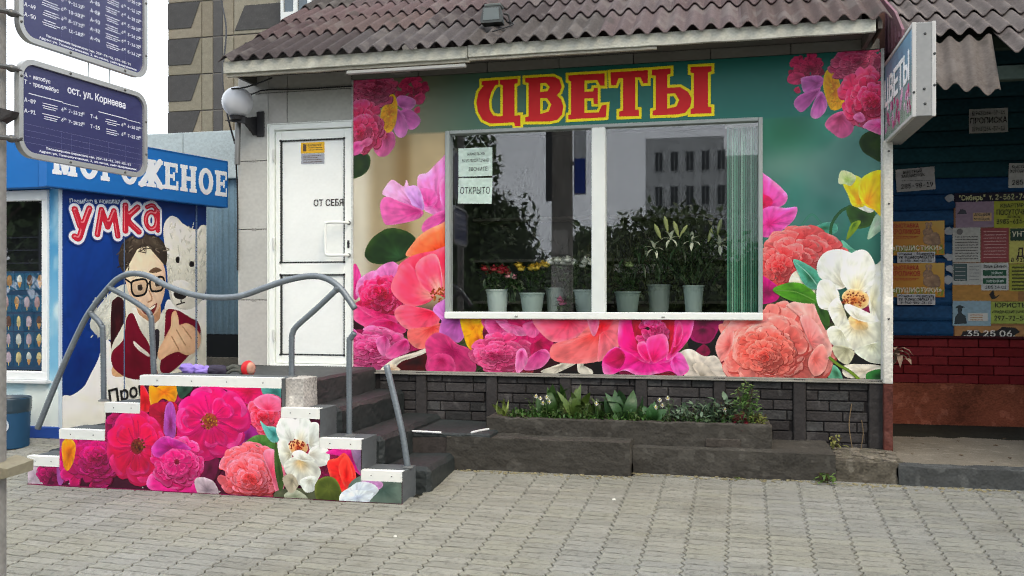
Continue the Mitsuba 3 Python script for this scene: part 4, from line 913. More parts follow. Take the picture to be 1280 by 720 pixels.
# body
put('wall', [box(-1.07, -0.79, 0.012, 0.2, 0.3, 3.3), box(-0.79, 0.0, 0.012, 0.2, 2.872, 3.3), box(-0.001, 4.24, 0.034, 0.22, 3.2, 3.36)], (96, 92, 86), 'm_grainy', SHOP)
W = f'{SHOP}__wall'
put('side', box(-1.07, -0.9, 0.2, 4.4, 0.0, 3.35), TILE, 'm_grainy', W)
put('side', box(4.1, 4.262, 0.03, 4.4, 0.0, 3.5), (86, 60, 54), 'm_grainy', W)
put('back', box(-1.07, 4.26, 4.3, 4.4, 0.0, 3.35), TILE, 'm_grainy', W)
for z0, z1 in ((0.76, 1.337), (1.343, 1.957), (1.963, 2.557), (2.563, 3.15), (3.156, 3.3)):
    put('tile', cbox(-1.09, -0.8, 0.0, 0.05, z0, z1, 0.003), tuple(np.array(TILE) + RNG.integers(-5, 5)), 'm_grainy', W, grain=0.22)
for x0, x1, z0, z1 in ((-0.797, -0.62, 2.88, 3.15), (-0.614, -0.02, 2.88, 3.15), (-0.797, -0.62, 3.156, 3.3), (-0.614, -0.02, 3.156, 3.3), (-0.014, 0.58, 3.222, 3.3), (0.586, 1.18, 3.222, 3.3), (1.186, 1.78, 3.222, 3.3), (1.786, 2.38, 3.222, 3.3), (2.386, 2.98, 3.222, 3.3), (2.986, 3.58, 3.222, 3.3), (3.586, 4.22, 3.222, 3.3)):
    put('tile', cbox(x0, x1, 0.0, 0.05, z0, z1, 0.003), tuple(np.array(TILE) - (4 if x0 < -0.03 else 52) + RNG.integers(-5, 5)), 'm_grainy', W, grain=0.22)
def bracket(x, z): return [box(x - 0.018, x - 0.008, -0.006, 0.0, z - 0.012, z + 0.012), box(x + 0.008, x + 0.018, -0.006, 0.0, z - 0.012, z + 0.012), box(x - 0.018, x + 0.018, -0.005, 0.0, z - 0.003, z + 0.003)]
put('tile_clip', sum([bracket(x, z) for x, z in ((-0.93, 1.34), (-0.93, 1.96), (-0.93, 2.56), (-0.2, 2.876), (-0.3, 3.153), (-0.9, 3.153))], []), (150, 148, 142), 'm_plain', W)
put('ceiling', box(-1.07, 4.26, 0.05, 4.4, 3.3, 3.34), (90, 88, 84), 'm_plain', SHOP)
put('floor', box(-0.88, 4.1, 0.02, 4.3, 0.2, 0.76), (82, 80, 78), 'm_plain', SHOP)

# door: frame, leaf with two panels, dark gaskets, pull handle, notices
D = f'{SHOP}__door'
put('frame', [cbox(-0.784, -0.735, -0.012, 0.1, 0.76, 2.868, 0.004), cbox(-0.735, 0.0, -0.012, 0.1, 2.82, 2.868, 0.004), cbox(-0.735, 0.0, -0.02, 0.1, 0.745, 0.785, 0.004), cbox(-0.8, -0.79, -0.018, 0.02, 0.76, 2.876, 0.002), cbox(-0.79, 0.0, -0.018, 0.02, 2.87, 2.878, 0.002)], WHITE, 'm_plain', D, grain=0.2)
LX0, LX1 = -0.728, -0.008
for a, b in ((LX0, LX0 + 0.05), (LX1 - 0.075, LX1)): put('stile', cbox(a, b, 0.0, 0.06, 0.79, 2.812, 0.006), WHITE, 'm_plain', D)
for a, b in ((0.79, 0.864), (1.56, 1.664), (2.728, 2.812)): put('rail', cbox(LX0 + 0.05, LX1 - 0.075, 0.002, 0.06, a, b, 0.006), WHITE, 'm_plain', D)
for a, b in ((0.87, 1.554), (1.67, 2.722)):
    put('panel', cbox(LX0 + 0.058, LX1 - 0.083, 0.014, 0.05, a, b, 0.004), (234, 238, 234), 'm_grainy', D, grain=0.1)
    g = 0.0065
    put('gasket', [box(LX0 + 0.048, LX1 - 0.073, -0.003, 0.03, a - g, a), box(LX0 + 0.048, LX1 - 0.073, -0.003, 0.03, b, b + g), box(LX0 + 0.048, LX0 + 0.0555, -0.003, 0.03, a, b), box(LX1 - 0.08, LX1 - 0.076, -0.003, 0.03, a, b)], (40, 44, 44), 'm_plain', D)
    for x in (LX0 + 0.05, LX1 - 0.075):
        for z in (a - 0.004, b + 0.004): put('gasket_corner', ball((x, -0.004, z), 0.011, 1, (1, 0.4, 1)), (30, 32, 32), 'm_plain', D)
hz = put('handle', tube([(-0.04, -0.0, 2.0), (-0.06, -0.06, 2.0), (-0.2, -0.075, 2.0), (-0.222, -0.075, 1.975), (-0.226, -0.075, 1.86), (-0.222, -0.075, 1.75), (-0.2, -0.075, 1.722), (-0.06, -0.06, 1.722), (-0.04, 0.0, 1.722)], 0.0125, 10, 4), (232, 235, 230), 'm_gloss', D, smooth=True)
put('handle_base', [ball((-0.04, -0.004, z), 0.018, 2, (1, 0.5, 1)) for z in (2.0, 1.722)], (60, 62, 62), 'm_plain', D)
put('lock', [cbox(-0.053, -0.034, -0.012, 0.02, 1.785, 1.85, 0.004)], (48, 48, 50), 'm_metal', D)
DF = front(0.012)
put('sticker', DF.rect(-0.49, -0.272, 2.612, 2.705, 0.001, 0.003), (226, 176, 40), 'm_plain', D); say(f'{D}__sticker', 'yellow sticker at the top of the white door')
put('sticker', DF.rect(-0.488, -0.272, 2.52, 2.606, 0.001, 0.003), (160, 164, 172), 'm_plain', D); say(f'{D}__sticker_001', 'grey sticker under the yellow one')
put('sticker_print', [DF.rect(-0.47, -0.44, 2.63, 2.69, 0.0032, 0.004), DF.rect(-0.42, -0.29, 2.655, 2.66, 0.0032, 0.004), DF.rect(-0.42, -0.29, 2.636, 2.641, 0.0032, 0.004), DF.text('ВНИМАНИЕ', -0.425, 2.67, 0.02, 0.13, 0.003), DF.rect(-0.47, -0.3, 2.585, 2.59, 0.0032, 0.004), DF.rect(-0.47, -0.33, 2.57, 2.575, 0.0032, 0.004), DF.rect(-0.47, -0.29, 2.552, 2.557, 0.0032, 0.004), DF.rect(-0.47, -0.29, 2.532, 2.538, 0.0032, 0.004)], (88, 70, 52), 'm_plain', D)
put('lettering', DF.text('ОТ СЕБЯ', -0.372, 2.152, 0.056, 0.275, 0.001, True), (62, 60, 60), 'm_plain', D); say(f'{D}__lettering', 'dark capitals on the white door')
put('hinge', [tube([(-0.737, -0.018, z), (-0.737, -0.018, z + 0.1)], 0.011, 10) for z in (0.98, 1.78, 2.55)], (206, 208, 204), 'm_plain', D, smooth=True)
put('door_sill', cbox(-0.83, 0.02, -0.06, 0.02, 0.735, 0.762, 0.006), (200, 200, 196), 'm_grainy', D)

# brick plinth
P = f'{SHOP}__plinth'
put('plinth', box(0.2, 4.27, 0.006, 0.2, 0.0, 0.738), (40, 37, 36), 'm_stone', SHOP, grain=0.4)
pil = [(0.57, 0.66), (1.18, 1.27), (1.79, 1.88), (2.4, 2.49), (3.005, 3.095), (3.6, 3.69), (4.14, 4.28)]
for a, b in pil: put('pilaster', worn(cbox(a, b, -0.03, 0.05, 0.2, 0.735, 0.006), 0.07, 0.003), (53, 51, 51), 'm_stone', P, grain=0.35)
bays = [(0.24, 0.57)] + [(pil[i][1], pil[i + 1][0]) for i in range(len(pil) - 1)]
for n, (a, b) in enumerate(bays):
    rows = 7 if n > 4 else 6
    for r in range(rows):
        z1 = 0.728 - r * 0.079; x = a + 0.004 - (0.0, 0.13, 0.06)[(r + n) % 3]
        while x < b - 0.01:
            x0, x1 = max(x, a + 0.004), min(x + 0.236 + RNG.uniform(-0.03, 0.03), b - 0.004)
            if x1 - x0 > 0.03:
                put('brick', cbox(x0, x1, -0.008 + RNG.uniform(-0.003, 0.003), 0.05, z1 - 0.069, z1, 0.004), tuple(np.array((55, 53, 53)) + RNG.integers(-8, 9)), 'm_stone', P, grain=0.75)
            x = x1 + 0.009
put('ledge', [cbox(-0.01, 4.27, -0.045, 0.03, 0.716, 0.7295, 0.003), cbox(-0.012, 4.245, -0.018, 0.03, 0.73, 0.745, 0.003)], (134, 132, 124), 'm_grainy', SHOP, grain=0.4)
put('corner_strip', [cbox(4.228, 4.25, -0.02, 0.03, 0.745, 3.22, 0.003), cbox(-0.012, 0.001, -0.014, 0.03, 0.7, 3.22, 0.003)], (196, 198, 196), 'm_grainy', SHOP)

# printed front: board round the window, picture, lettering
B = f'{SHOP}__printed_board'
WX0, WX1, WZ0, WZ1 = 0.831, 3.373, 1.188, 2.745
PX0, PX1, PZ0, PZ1 = 0.002, 4.227, 0.746, 3.216
RECTS = [(PX0, WX0, PZ0, PZ1), (WX1, PX1, PZ0, PZ1), (WX0, WX1, WZ1, PZ1), (WX0, WX1, PZ0, WZ0)]
put('printed_board', [FRONT.rect(a, b, c, d, -0.028, -0.0005) for a, b, c, d in RECTS] + [box(0.03, WX0, 0.03, 0.1, 0.74, 3.2), box(WX1, 4.2, 0.03, 0.1, 0.74, 3.2), box(WX0, WX1, 0.03, 0.1, WZ1, 3.2), box(WX0, WX1, 0.03, 0.1, 0.74, WZ0)], (150, 150, 148), 'm_plain', SHOP)
def banner_ground(a, b):
    """The blurred garden in the picture: cream and tan at the left, sea green at the right."""
    n = lambda s, k: meshkit.fbm(np.stack([a * s, b * s, np.full(len(a), k)], 1), 3)[:, None]
    st = lambda x0, x1, v: (lambda t: t * t * (3 - 2 * t))(np.clip((v - x0) / (x1 - x0), 0, 1))[:, None]
    C = lambda *c: np.asarray(c, float)[None]
    left = C(214, 208, 194) * (1 - st(0.07, 0.22, a)) + C(166, 150, 122) * st(0.07, 0.22, a)
    left = left * (1 - st(0.3, 0.46, a)) + C(140, 116, 80) * st(0.3, 0.46, a)
    left = left * (1 - st(0.46, 0.56, a)) + C(176, 158, 126) * st(0.46, 0.56, a)
    left = left * (1 - st(0.6, 0.9, a)) + C(184, 166, 134) * st(0.6, 0.9, a)
    top = C(124, 124, 104) * (1 - st(0.45, 1.3, a)) + C(78, 118, 104) * st(0.45, 1.3, a)
    left = left * (0.9 + 0.2 * n(3.0, 5.0))
    top = top * (1 - st(1.3, 2.2, a)) + C(40, 112, 106) * st(1.3, 2.2, a)
    right = C(58, 124, 116) * (0.72 + 0.56 * n(2.2, 3.0)); q = st(0.46, 0.66, n(1.7, 9.0)[:, 0])
    right = right * (1 - 0.55 * q) + C(112, 150, 150) * 0.55 * q
    g = np.exp(-((a - 3.52) ** 2 + (b - 2.62) ** 2) / 0.05)[:, None]; right = right * (1 - 0.7 * g) + C(24, 100, 70) * 0.7 * g
    g = np.exp(-(((a - 3.55) / 0.25) ** 2 + ((b - 2.37) / 0.14) ** 2))[:, None]; right = right * (1 - 0.6 * g) + C(120, 146, 142) * 0.6 * g
    low = st(2.15, 1.5, b); right = right * (1 - low) + C(40, 96, 86) * low
    c = np.where(a[:, None] < 2.0, left, right)
    c = np.where((b[:, None] > 2.745) & (a[:, None] > 0.34), top, c)
    dk = st(1.4, 1.15, b); return c * (1 - dk) + C(46, 14, 22) * dk
pr = Print(); pr.grid(PX0, PX1, PZ0, PZ1, 190, 112, banner_ground); pr_rng = np.random.default_rng(12)
for k in range(22):      # dim blooms deep in the bunch
    x = 0.02 + 4.2 * k / 21; pr.rose(x, pr_rng.uniform(0.78, 1.16 if 0.8 < x < 3.4 else 1.3), 0.2, 0.17, *[[(60, 4, 24), (126, 16, 62), (150, 40, 90)], [(80, 10, 20), (150, 30, 50), (176, 70, 86)], [(26, 20, 14), (44, 50, 26), (70, 80, 50)]][k % 3], 4, 0, 0, 0, 900 + k)
pr.draw(BANNER_PRINT)
pr.build('picture', FRONT, RECTS, B, tone=0.88); say(f'{B}__picture', 'printed picture of pink, coral and white roses with green leaves on a blurred garden')
letters = [Polygon(np.array(o) / 1000.0, [np.array(h) / 1000.0 for h in hs]) for o, hs in BANNER_LETTERS]
rim = unary_union([l.buffer(0.022, join_style=2, mitre_limit=2) for l in letters])
put('letter_outline', FRONT.extr(rim.difference(unary_union(letters).buffer(-0.001)), 0.001, 0.004), (250, 226, 20), 'm_plain', B); say(f'{B}__letter_outline', 'yellow outline round the red letters')
for g in (letters[0], letters[1], letters[2], letters[3], unary_union(letters[4:])):
    put('letter', FRONT.extr(g, 0.001, 0.0045), (216, 26, 32), 'm_plain', B)

# window
Wn = f'{SHOP}__window'
put('frame', [cbox(WX0 - 0.004, WX0 + 0.034, -0.03, 0.08, WZ0, WZ1, 0.004), cbox(WX1 - 0.03, WX1 + 0.002, -0.03, 0.08, WZ0, WZ1, 0.004), cbox(WX0 + 0.034, WX1 - 0.03, -0.022, 0.08, WZ1 - 0.026, WZ1 + 0.002, 0.003)], (150, 158, 156), 'm_plain', Wn)
put('sill', cbox(WX0 - 0.004, WX1 + 0.002, -0.05, 0.08, WZ0 - 0.004, WZ0 + 0.054, 0.006), (228, 231, 226), 'm_plain', Wn)
put('mullion', cbox(2.052, 2.162, -0.034, 0.08, WZ0 + 0.054, WZ1 - 0.026, 0.006), (214, 220, 216), 'm_plain', Wn)
def sheet(x0, x1, z0, z1, y): return trimesh.Trimesh([(x0, y, z0), (x1, y, z0), (x1, y, z1), (x0, y, z1)], [[0, 1, 2], [0, 2, 3]], process=False)
for y in (0.02,):
    put('pane', sheet(WX0 + 0.03, 2.056, WZ0 + 0.05, WZ1 - 0.022, y), WHITE, 'm_glass', Wn)
    put('pane', sheet(2.158, WX1 - 0.026, WZ0 + 0.05, WZ1 - 0.022, y), WHITE, 'm_glass', Wn)
put('drip', [cbox(x - 0.014, x + 0.014, -0.056, -0.04, WZ0 + 0.012, WZ0 + 0.024, 0.003) for x in (1.44, 2.62)], (150, 152, 148), 'm_plain', Wn)

# the room behind the window
put('room', [box(0.4, 4.0, 2.6, 2.7, 0.76, 3.2), box(0.35, 0.42, 0.1, 2.7, 0.76, 3.2), box(3.98, 4.05, 0.1, 2.7, 0.76, 3.2), box(0.42, 3.98, 0.1, 2.6, 3.15, 3.2)], (74, 78, 74), 'm_plain', SHOP)
put('counter', box(2.1, 2.62, 1.15, 1.25, 1.585, 1.67), (176, 178, 170), 'm_plain', SHOP)
put('back_shelf', [box(0.42, 3.98, 2.3, 2.6, z, z + 0.03) for z in (1.3, 1.75, 2.2)], (120, 118, 110), 'm_plain', SHOP)
put('shelf', [box(0.84, 3.36, 0.08, 0.62, 1.2, 1.236)], (120, 128, 124), 'm_plain', SHOP)

# roof: short overlapping corrugated sheets, fascia, soffit
def corrugated(x0, x1, y0, y1, zf, amp=0.026, pitch=0.13, thick=0.008, lift=0.0, rng=None, ph=0.0, chip=0.012):
    n = int(round((x1 - x0) / pitch * 8)) + 1; xs = np.linspace(x0, x1, n); w = amp * np.cos((xs - ph) * 2 * np.pi / pitch)
    rows = np.linspace(0, 1, 5); V = []
    jag = chip * (meshkit.noise(np.stack([xs * 9, np.full(n, y0 * 7), np.full(n, 1.3)], 1)) - 0.5) if rng is not None else 0
    for s, up in ((1, 0.0), (-1, -thick)):
        for t in rows:
            y = y0 + (y1 - y0) * t + (jag if t == 0 else 0); V.append(np.stack([xs, np.broadcast_to(y, xs.shape), zf(np.broadcast_to(y, xs.shape)) + w + up + lift * (1 - t)], 1))
    V = np.vstack(V); R = len(rows); i = np.arange(n - 1); F = []
    for b in (0, R):
        for r in range(R - 1):
            A, C = (b + r) * n, (b + r + 1) * n
            F += [np.stack([A + i, A + i + 1, C + i + 1], 1), np.stack([A + i, C + i + 1, C + i], 1)]
    for r in (0, R - 1):
        A, C = r * n, (r + R) * n; F += [np.stack([A + i, A + i + 1, C + i + 1], 1), np.stack([A + i, C + i + 1, C + i], 1)]
    for c in (0, n - 1):
        r = np.arange(R - 1); A, C = r * n + c, (r + R) * n + c; F += [np.stack([A, A + n, C + n], 1), np.stack([A, C + n, C], 1)]
    return trimesh.Trimesh(V, np.vstack(F), process=False)
RF = f'{SHOP}__roof'
rr = np.random.default_rng(11)
ytop = [-0.52, 0.04, 0.5, 0.92, 1.34, 1.78, 2.22, 2.66, 3.1]
for k in range(8):
    x = -0.97 - (0.0, 0.52)[k % 2]
    while x < 4.2:
        a, b = max(x, -0.97), min(x + 1.04, 4.2)
        if b - a > 0.1:
            c = np.array((73, 63, 62)) + rr.integers(-9, 10) + (rr.integers(-5, 6), 0, 0)
            put('sheet', corrugated(a, b + 0.02, ytop[k] + rr.uniform(-0.025, 0.02), ytop[k + 1] + 0.06, lambda y: ROOF(y) + 0.01, lift=0.026 + rr.uniform(0, 0.008), rng=rr), tuple(c), 'm_slate', RF, smooth=40)
        x += 1.04
put('sheet', corrugated(-0.97, 4.2, 3.12, 5.2, lambda y: ROOF(3.12) - 0.5 * (y - 3.12)), (73, 63, 62), 'm_slate', RF, smooth=40)
for gx in (-0.93, 4.17): put('gable', trimesh.Trimesh([(gx, -0.44, 3.25), (gx, 5.0, 3.25), (gx, 3.1, 5.3), (gx, -0.44, 3.3), (gx - 0.03, -0.44, 3.25), (gx - 0.03, 5.0, 3.25), (gx - 0.03, 3.1, 5.3), (gx - 0.03, -0.44, 3.3)], [[0, 1, 2], [0, 2, 3], [4, 6, 5], [4, 7, 6], [0, 3, 7], [0, 7, 4], [2, 6, 7], [2, 7, 3]], process=False), (120, 112, 104), 'm_grainy', RF)
CRM = (178, 178, 168)
put('fascia', [worn(cbox(-0.945, 1.15, -0.485, -0.455, 3.212, 3.308, 0.003), 0.12, 0.004), worn(cbox(1.155, 4.12, -0.487, -0.457, 3.218, 3.312, 0.003), 0.12, 0.004, seed=3)], CRM, 'm_stone', SHOP, grain=0.32)
put('fascia_strip', [worn(cbox(-0.93, 1.16, -0.462, -0.43, 3.186, 3.214, 0.002), 0.12, 0.004, seed=6), worn(cbox(1.16, 2.6, -0.47, -0.44, 3.196, 3.216, 0.002), 0.12, 0.006, seed=9)], (160, 156, 142), 'm_stone', SHOP, grain=0.4)
put('trunking', cbox(0.14, 1.13, -0.47, -0.43, 3.15, 3.176, 0.004), (160, 161, 158), 'm_plain', SHOP)
put('soffit', [box(-0.93, 4.12, -0.45, 0.02, 3.302, 3.312), box(-0.93, -0.905, -0.45, 0.0, 3.22, 3.302), box(4.09, 4.12, -0.45, 0.0, 3.22, 3.302)], (86, 84, 80), 'm_grainy', SHOP)
put('wire', tube([(-1.04, -0.06, 3.06), (-0.86, -0.02, 3.17), (-0.5, -0.012, 3.165), (0.0, -0.012, 3.165)], 0.006, 6, 3), (28, 28, 28), 'm_plain', SHOP)
put('wire', tube([(-0.98, -0.3, 3.13), (-0.86, -0.25, 3.15), (-0.6, -0.3, 3.2)], 0.007, 6, 3), (28, 28, 28), 'm_plain', SHOP)
put('eave_bracket', [cbox(0.36, 0.5, -0.05, -0.0, 3.24, 3.262, 0.003), cbox(0.5, 0.53, -0.08, -0.0, 3.245, 3.285, 0.003)], (120, 120, 116), 'm_plain', SHOP)

# ------------------------------------------------------------------ entrance stairs
ST = thing('entrance_stairs', 'double-sided entrance stairs with a floral printed front and white edge strips', 'stairs')
steps = [(-1.849, -1.579, 0.207), (-1.579, -1.202, 0.411), (-1.202, -0.918, 0.611), (-0.918, 0.165, 0.811), (0.165, 0.445, 0.612), (0.445, 0.743, 0.416), (0.743, 1.028, 0.214)]
SF = Frame((0, -1.61, 0), (1, 0, 0), (0, 0, 1), (0, -1, 0))
prof = unary_union([sbox(a, -0.06, b, t - 0.006) for a, b, t in steps])
put('parapet', SF.extr(prof, -0.27, -0.004), (84, 88, 90), 'm_grainy', ST, grain=0.3)
sp = Print(); sp.grid(-1.85, 1.03, 0.0, 0.82, 60, 20, lambda a, b: np.array([[74, 14, 46]]) * (0.6 + 0.8 * meshkit.fbm(np.stack([a * 5, b * 5, a * 0], 1), 3)[:, None]))
sr = np.random.default_rng(15)
for k in range(13): sp.rose(-1.8 + 0.19 * k, sr.uniform(0.05, 0.3) + 0.3 * math.exp(-((k - 6) / 4) ** 2), 0.18, 0.16, *[[(70, 2, 30), (140, 14, 70), (170, 40, 110)], [(90, 4, 30), (160, 16, 50), (180, 60, 90)]][k % 2], 4, 0, 0, 0, 700 + k)
sp.draw(STAIR_PRINT[1:])
sp.build('picture', SF, [(a, b, 0.006, t - 0.068) for a, b, t in steps], ST, tone=0.88); say(f'{ST}__picture', 'printed picture of magenta, coral and white roses across the front')
put('foot_strip', SF.rect(-1.849, 1.028, -0.03, 0.006, -0.004, 0.004), (120, 24, 70), 'm_gloss', ST)
for a, b, t in steps:
    put('edge_strip', [SF.rect(a - 0.002, b - 0.002, t - 0.07, t, -0.004, 0.0075), SF.rect(a - 0.002, b - 0.002, t - 0.004, t, -0.05, -0.004)], (222, 224, 220), 'm_plain', ST)
    n = 4 if b - a > 0.6 else 2
    for i in range(n): put('screw', ball((a + (b - a) * (i + 0.5) / n, -1.6185, t - 0.034), 0.005, 1, (1, 0.5, 1)), (110, 112, 112), 'm_metal', ST)
for x, z in ((1.0, 0.12), (1.0, 0.03), (0.94, 0.02), (0.3, 0.02), (-0.3, 0.02), (-0.9, 0.02), (-1.5, 0.02), (-1.83, 0.03)): put('screw', ball((x, -1.6125, z), 0.006, 1, (1, 0.5, 1)), (190, 190, 190), 'm_metal', ST)
put('post_block', worn(cbox(0.166, 0.3, -1.56, -1.34, 0.6, 0.806, 0.004), 0.02, 0.004, 22), (168, 164, 158), 'm_stone', ST, grain=1.0); say(f'{ST}__post_block', 'rough bare concrete block at the corner of the landing')
for s in (1, -1):
    fx = (lambda x: x) if s == 1 else (lambda x: -0.82 - x)
    for a, b, t, y0 in ((0.2, 0.47, 0.585, -1.34), (0.46, 0.79, 0.39, -1.34), (0.78, 1.13, 0.196, -1.34)):
        m = worn(cbox(fx(a), fx(b), y0, 0.0 if t > 0.3 else (-0.74 if s == 1 else 0.0), -0.05, t, 0.03), 0.05, 0.011, 6, a)
        put('tread', m, (42, 46, 46), 'm_rubber', ST, grain=0.5, smooth=50)
put('landing', worn(cbox(-1.1, 0.21, -1.34, 0.0, 0.0, 0.772, 0.02), 0.07, 0.006, 6), (52, 56, 56), 'm_rubber', ST, grain=0.6, smooth=50)
put('filler', worn(cbox(0.7, 1.075, -0.725, -0.02, -0.05, 0.33, 0.01), 0.08, 0.005), (58, 54, 51), 'm_stone', ST)
put('mat', worn(cbox(0.62, 1.4, -0.73, -0.03, 0.3, 0.345, 0.012), 0.05, 0.009, 5, 4), (46, 50, 51), 'm_rubber', ST, grain=0.5, smooth=50); say(f'{ST}__mat', 'black rubber mat laid over the ledge beside the steps')
put('mat_strip', [tube([(0.74, -0.735, 0.351), (0.9, -0.742, 0.349), (1.02, -0.742, 0.347)], 0.008, 6), tube([(1.25, -0.72, 0.352), (1.29, -0.6, 0.353), (1.33, -0.52, 0.353)], 0.008, 6)], (222, 224, 222), 'm_plain', ST)

# handrail: one wavy tube and four bent posts
HR = thing('handrail', 'grey steel handrail rising in two humps along the entrance stairs', 'handrail')
YR = -1.45
rail = [(-1.905, 0.38), (-1.79, 0.63), (-1.677, 0.866), (-1.57, 1.07), (-1.459, 1.252), (-1.29, 1.439), (-1.203, 1.505), (-1.104, 1.532), (-0.972, 1.514), (-0.809, 1.438), (-0.616, 1.38), (-0.426, 1.357), (-0.238, 1.368), (-0.053, 1.424), (0.13, 1.479), (0.311, 1.506), (0.43, 1.483), (0.519, 1.422), (0.58, 1.348), (0.628, 1.28)]
GREY = (120, 128, 134)
put('rail', tube([(x, YR, z) for x, z in rail], 0.0215, 14, 4), GREY, 'm_rail', HR, smooth=True, grain=0.35)
LT = thing('leaning_tube', 'short grey steel tube leaning up from the lowest right step, apart from the handrail', 'tube')
put('shaft', tube([(x, YR, z) for x, z in ((0.856, 0.9), (0.885, 0.79), (0.936, 0.59), (0.975, 0.42), (1.01, 0.205))], 0.0215, 14, 4), GREY, 'm_rail', LT, smooth=True, grain=0.35)
put('foot', lathe([(0.0, 0.012), (0.026, 0.012), (0.036, 0.0)], (1.01, YR, 0.212), 16), (104, 106, 106), 'm_grainy', LT)
for pts in ([(0.161, 0.8), (0.161, 1.06), (0.168, 1.11), (0.2, 1.16), (0.34, 1.275), (0.5, 1.415)], [(0.589, 0.41), (0.589, 1.02), (0.598, 1.075), (0.628, 1.118)],
            [(-0.92, 0.79), (-0.94, 1.18), (-0.95, 1.225), (-0.985, 1.27), (-1.13, 1.355), (-1.29, 1.43)], [(-1.335, 0.6), (-1.344, 1.1), (-1.355, 1.15), (-1.385, 1.19), (-1.45, 1.245)]):
    put('post', tube([(x, YR - 0.004, z) for x, z in pts], 0.02, 12, 5), (112, 120, 126), 'm_rail', HR, smooth=True, grain=0.35)
    if len(pts) > 4: put('weld', ball((pts[-1][0], YR - 0.002, pts[-1][1]), 0.026, 2, (1.1, 0.9, 1), 0.25, pts[0][0]), (104, 110, 114), 'm_rail', HR, smooth=True)
    put('post_foot', lathe([(0.0, 0.016), (0.024, 0.016), (0.04, 0.006), (0.042, 0.0)], (pts[0][0], YR, pts[0][1]), 16), (104, 106, 106), 'm_grainy', HR)

# things lying on the landing
g = np.random.default_rng(4)
m = trimesh.util.concatenate([ball((-0.74 + g.uniform(-0.1, 0.1), -1.2 + g.uniform(-0.03, 0.03), 0.80 + g.uniform(0, 0.035)), g.uniform(0.025, 0.05), 2, (1.2, 1, 0.7), 0.9, g.uniform(0, 50)) for _ in range(15)])
solo('cloth', m, (150, 128, 206), 'crumpled pale purple cloth lying on the stair landing', 'cloth', 'm_grainy', smooth=True, grain=0.5)
BN = thing('bundle', 'small dark bundle with a red end lying beside the purple cloth', 'bundle')
put('sleeve', ball((-0.56, -1.2, 0.818), 0.05, 3, (1.9, 1, 0.85), 0.4, 3), (58, 52, 70), 'm_grainy', BN, smooth=True)
put('strap', [tube([(-0.48, -1.21, 0.83), (-0.43, -1.2, 0.85), (-0.38, -1.21, 0.83), (-0.35, -1.22, 0.80)], 0.018, 8, 4), tube([(-0.47, -1.23, 0.80), (-0.42, -1.23, 0.825), (-0.37, -1.22, 0.82)], 0.012, 8, 4)], (82, 84, 78), 'm_grainy', BN, smooth=True)
put('red_end', [ball((-0.315, -1.2, 0.835), 0.058, 3, (0.85, 1, 1.05), 0.12, 2)], (206, 40, 44), 'm_plain', BN, smooth=True)
put('red_end_band', [ball((-0.285, -1.215, 0.838), 0.05, 2, (0.5, 0.9, 0.95), 0.3, 5)], (196, 150, 130), 'm_grainy', BN, smooth=True)

# ------------------------------------------------------------------ planter with its plants
PT = thing('planter', 'long low brown concrete planter against the brick plinth under the window', 'planter')
put('front_wall', worn(cbox(1.3, 3.42, -0.5, -0.41, 0.25, 0.44, 0.006), 0.05, 0.01, 8), (60, 57, 53), 'm_stone', PT, grain=0.6)
put('end_wall', worn(cbox(1.3, 1.39, -0.41, 0.0, 0.25, 0.44, 0.006), 0.06, 0.008, 8), (62, 58, 54), 'm_stone', PT, grain=0.6)
put('end_wall', worn(cbox(3.34, 3.42, -0.41, 0.0, 0.25, 0.42, 0.006), 0.06, 0.008, 8), (70, 66, 60), 'm_stone', PT, grain=0.6)
put('soil', worn(box(1.38, 3.35, -0.42, 0.0, 0.25, 0.415), 0.06, 0.02, 9), (44, 36, 29), 'm_stone', PT, grain=0.5)
put('loose_brick', [worn(cbox(2.95, 3.2, -0.512, -0.42, 0.27, 0.335, 0.006), 0.05, 0.004)], (62, 58, 54), 'm_stone', PT, grain=0.5)

def blade(base, tip, width, bend=0.05, side=None, n=7, fold=0.15):
    """A leaf blade from base to tip, arched and slightly folded along its midrib."""
    b, t = np.asarray(base, float), np.asarray(tip, float); d = t - b; L = np.linalg.norm(d)
    s = np.cross(d, [0, 0, 1.0]); s = s / np.linalg.norm(s) if np.linalg.norm(s) > 1e-6 else np.array([1.0, 0, 0])
    if side is not None: s = np.asarray(side, float); s = s - d * (s @ d) / (d @ d); s /= np.linalg.norm(s)
    up = np.cross(s, d) / L; V = []
    for k in range(n + 1):
        q = k / n; c = b + d * q + up * bend * math.sin(math.pi * q) * L; w = width * (math.sin(math.pi * min(1, q * 0.93 + 0.07)) ** 0.8) * (1 - 0.25 * q)
        V += [c - s * w / 2 + up * w * fold, c, c + s * w / 2 + up * w * fold]
    F = []
    for k in range(n):
        A = 3 * k; F += [[A, A + 1, A + 4], [A, A + 4, A + 3], [A + 1, A + 2, A + 5], [A + 1, A + 5, A + 4]]
    return trimesh.Trimesh(V, F, process=False)

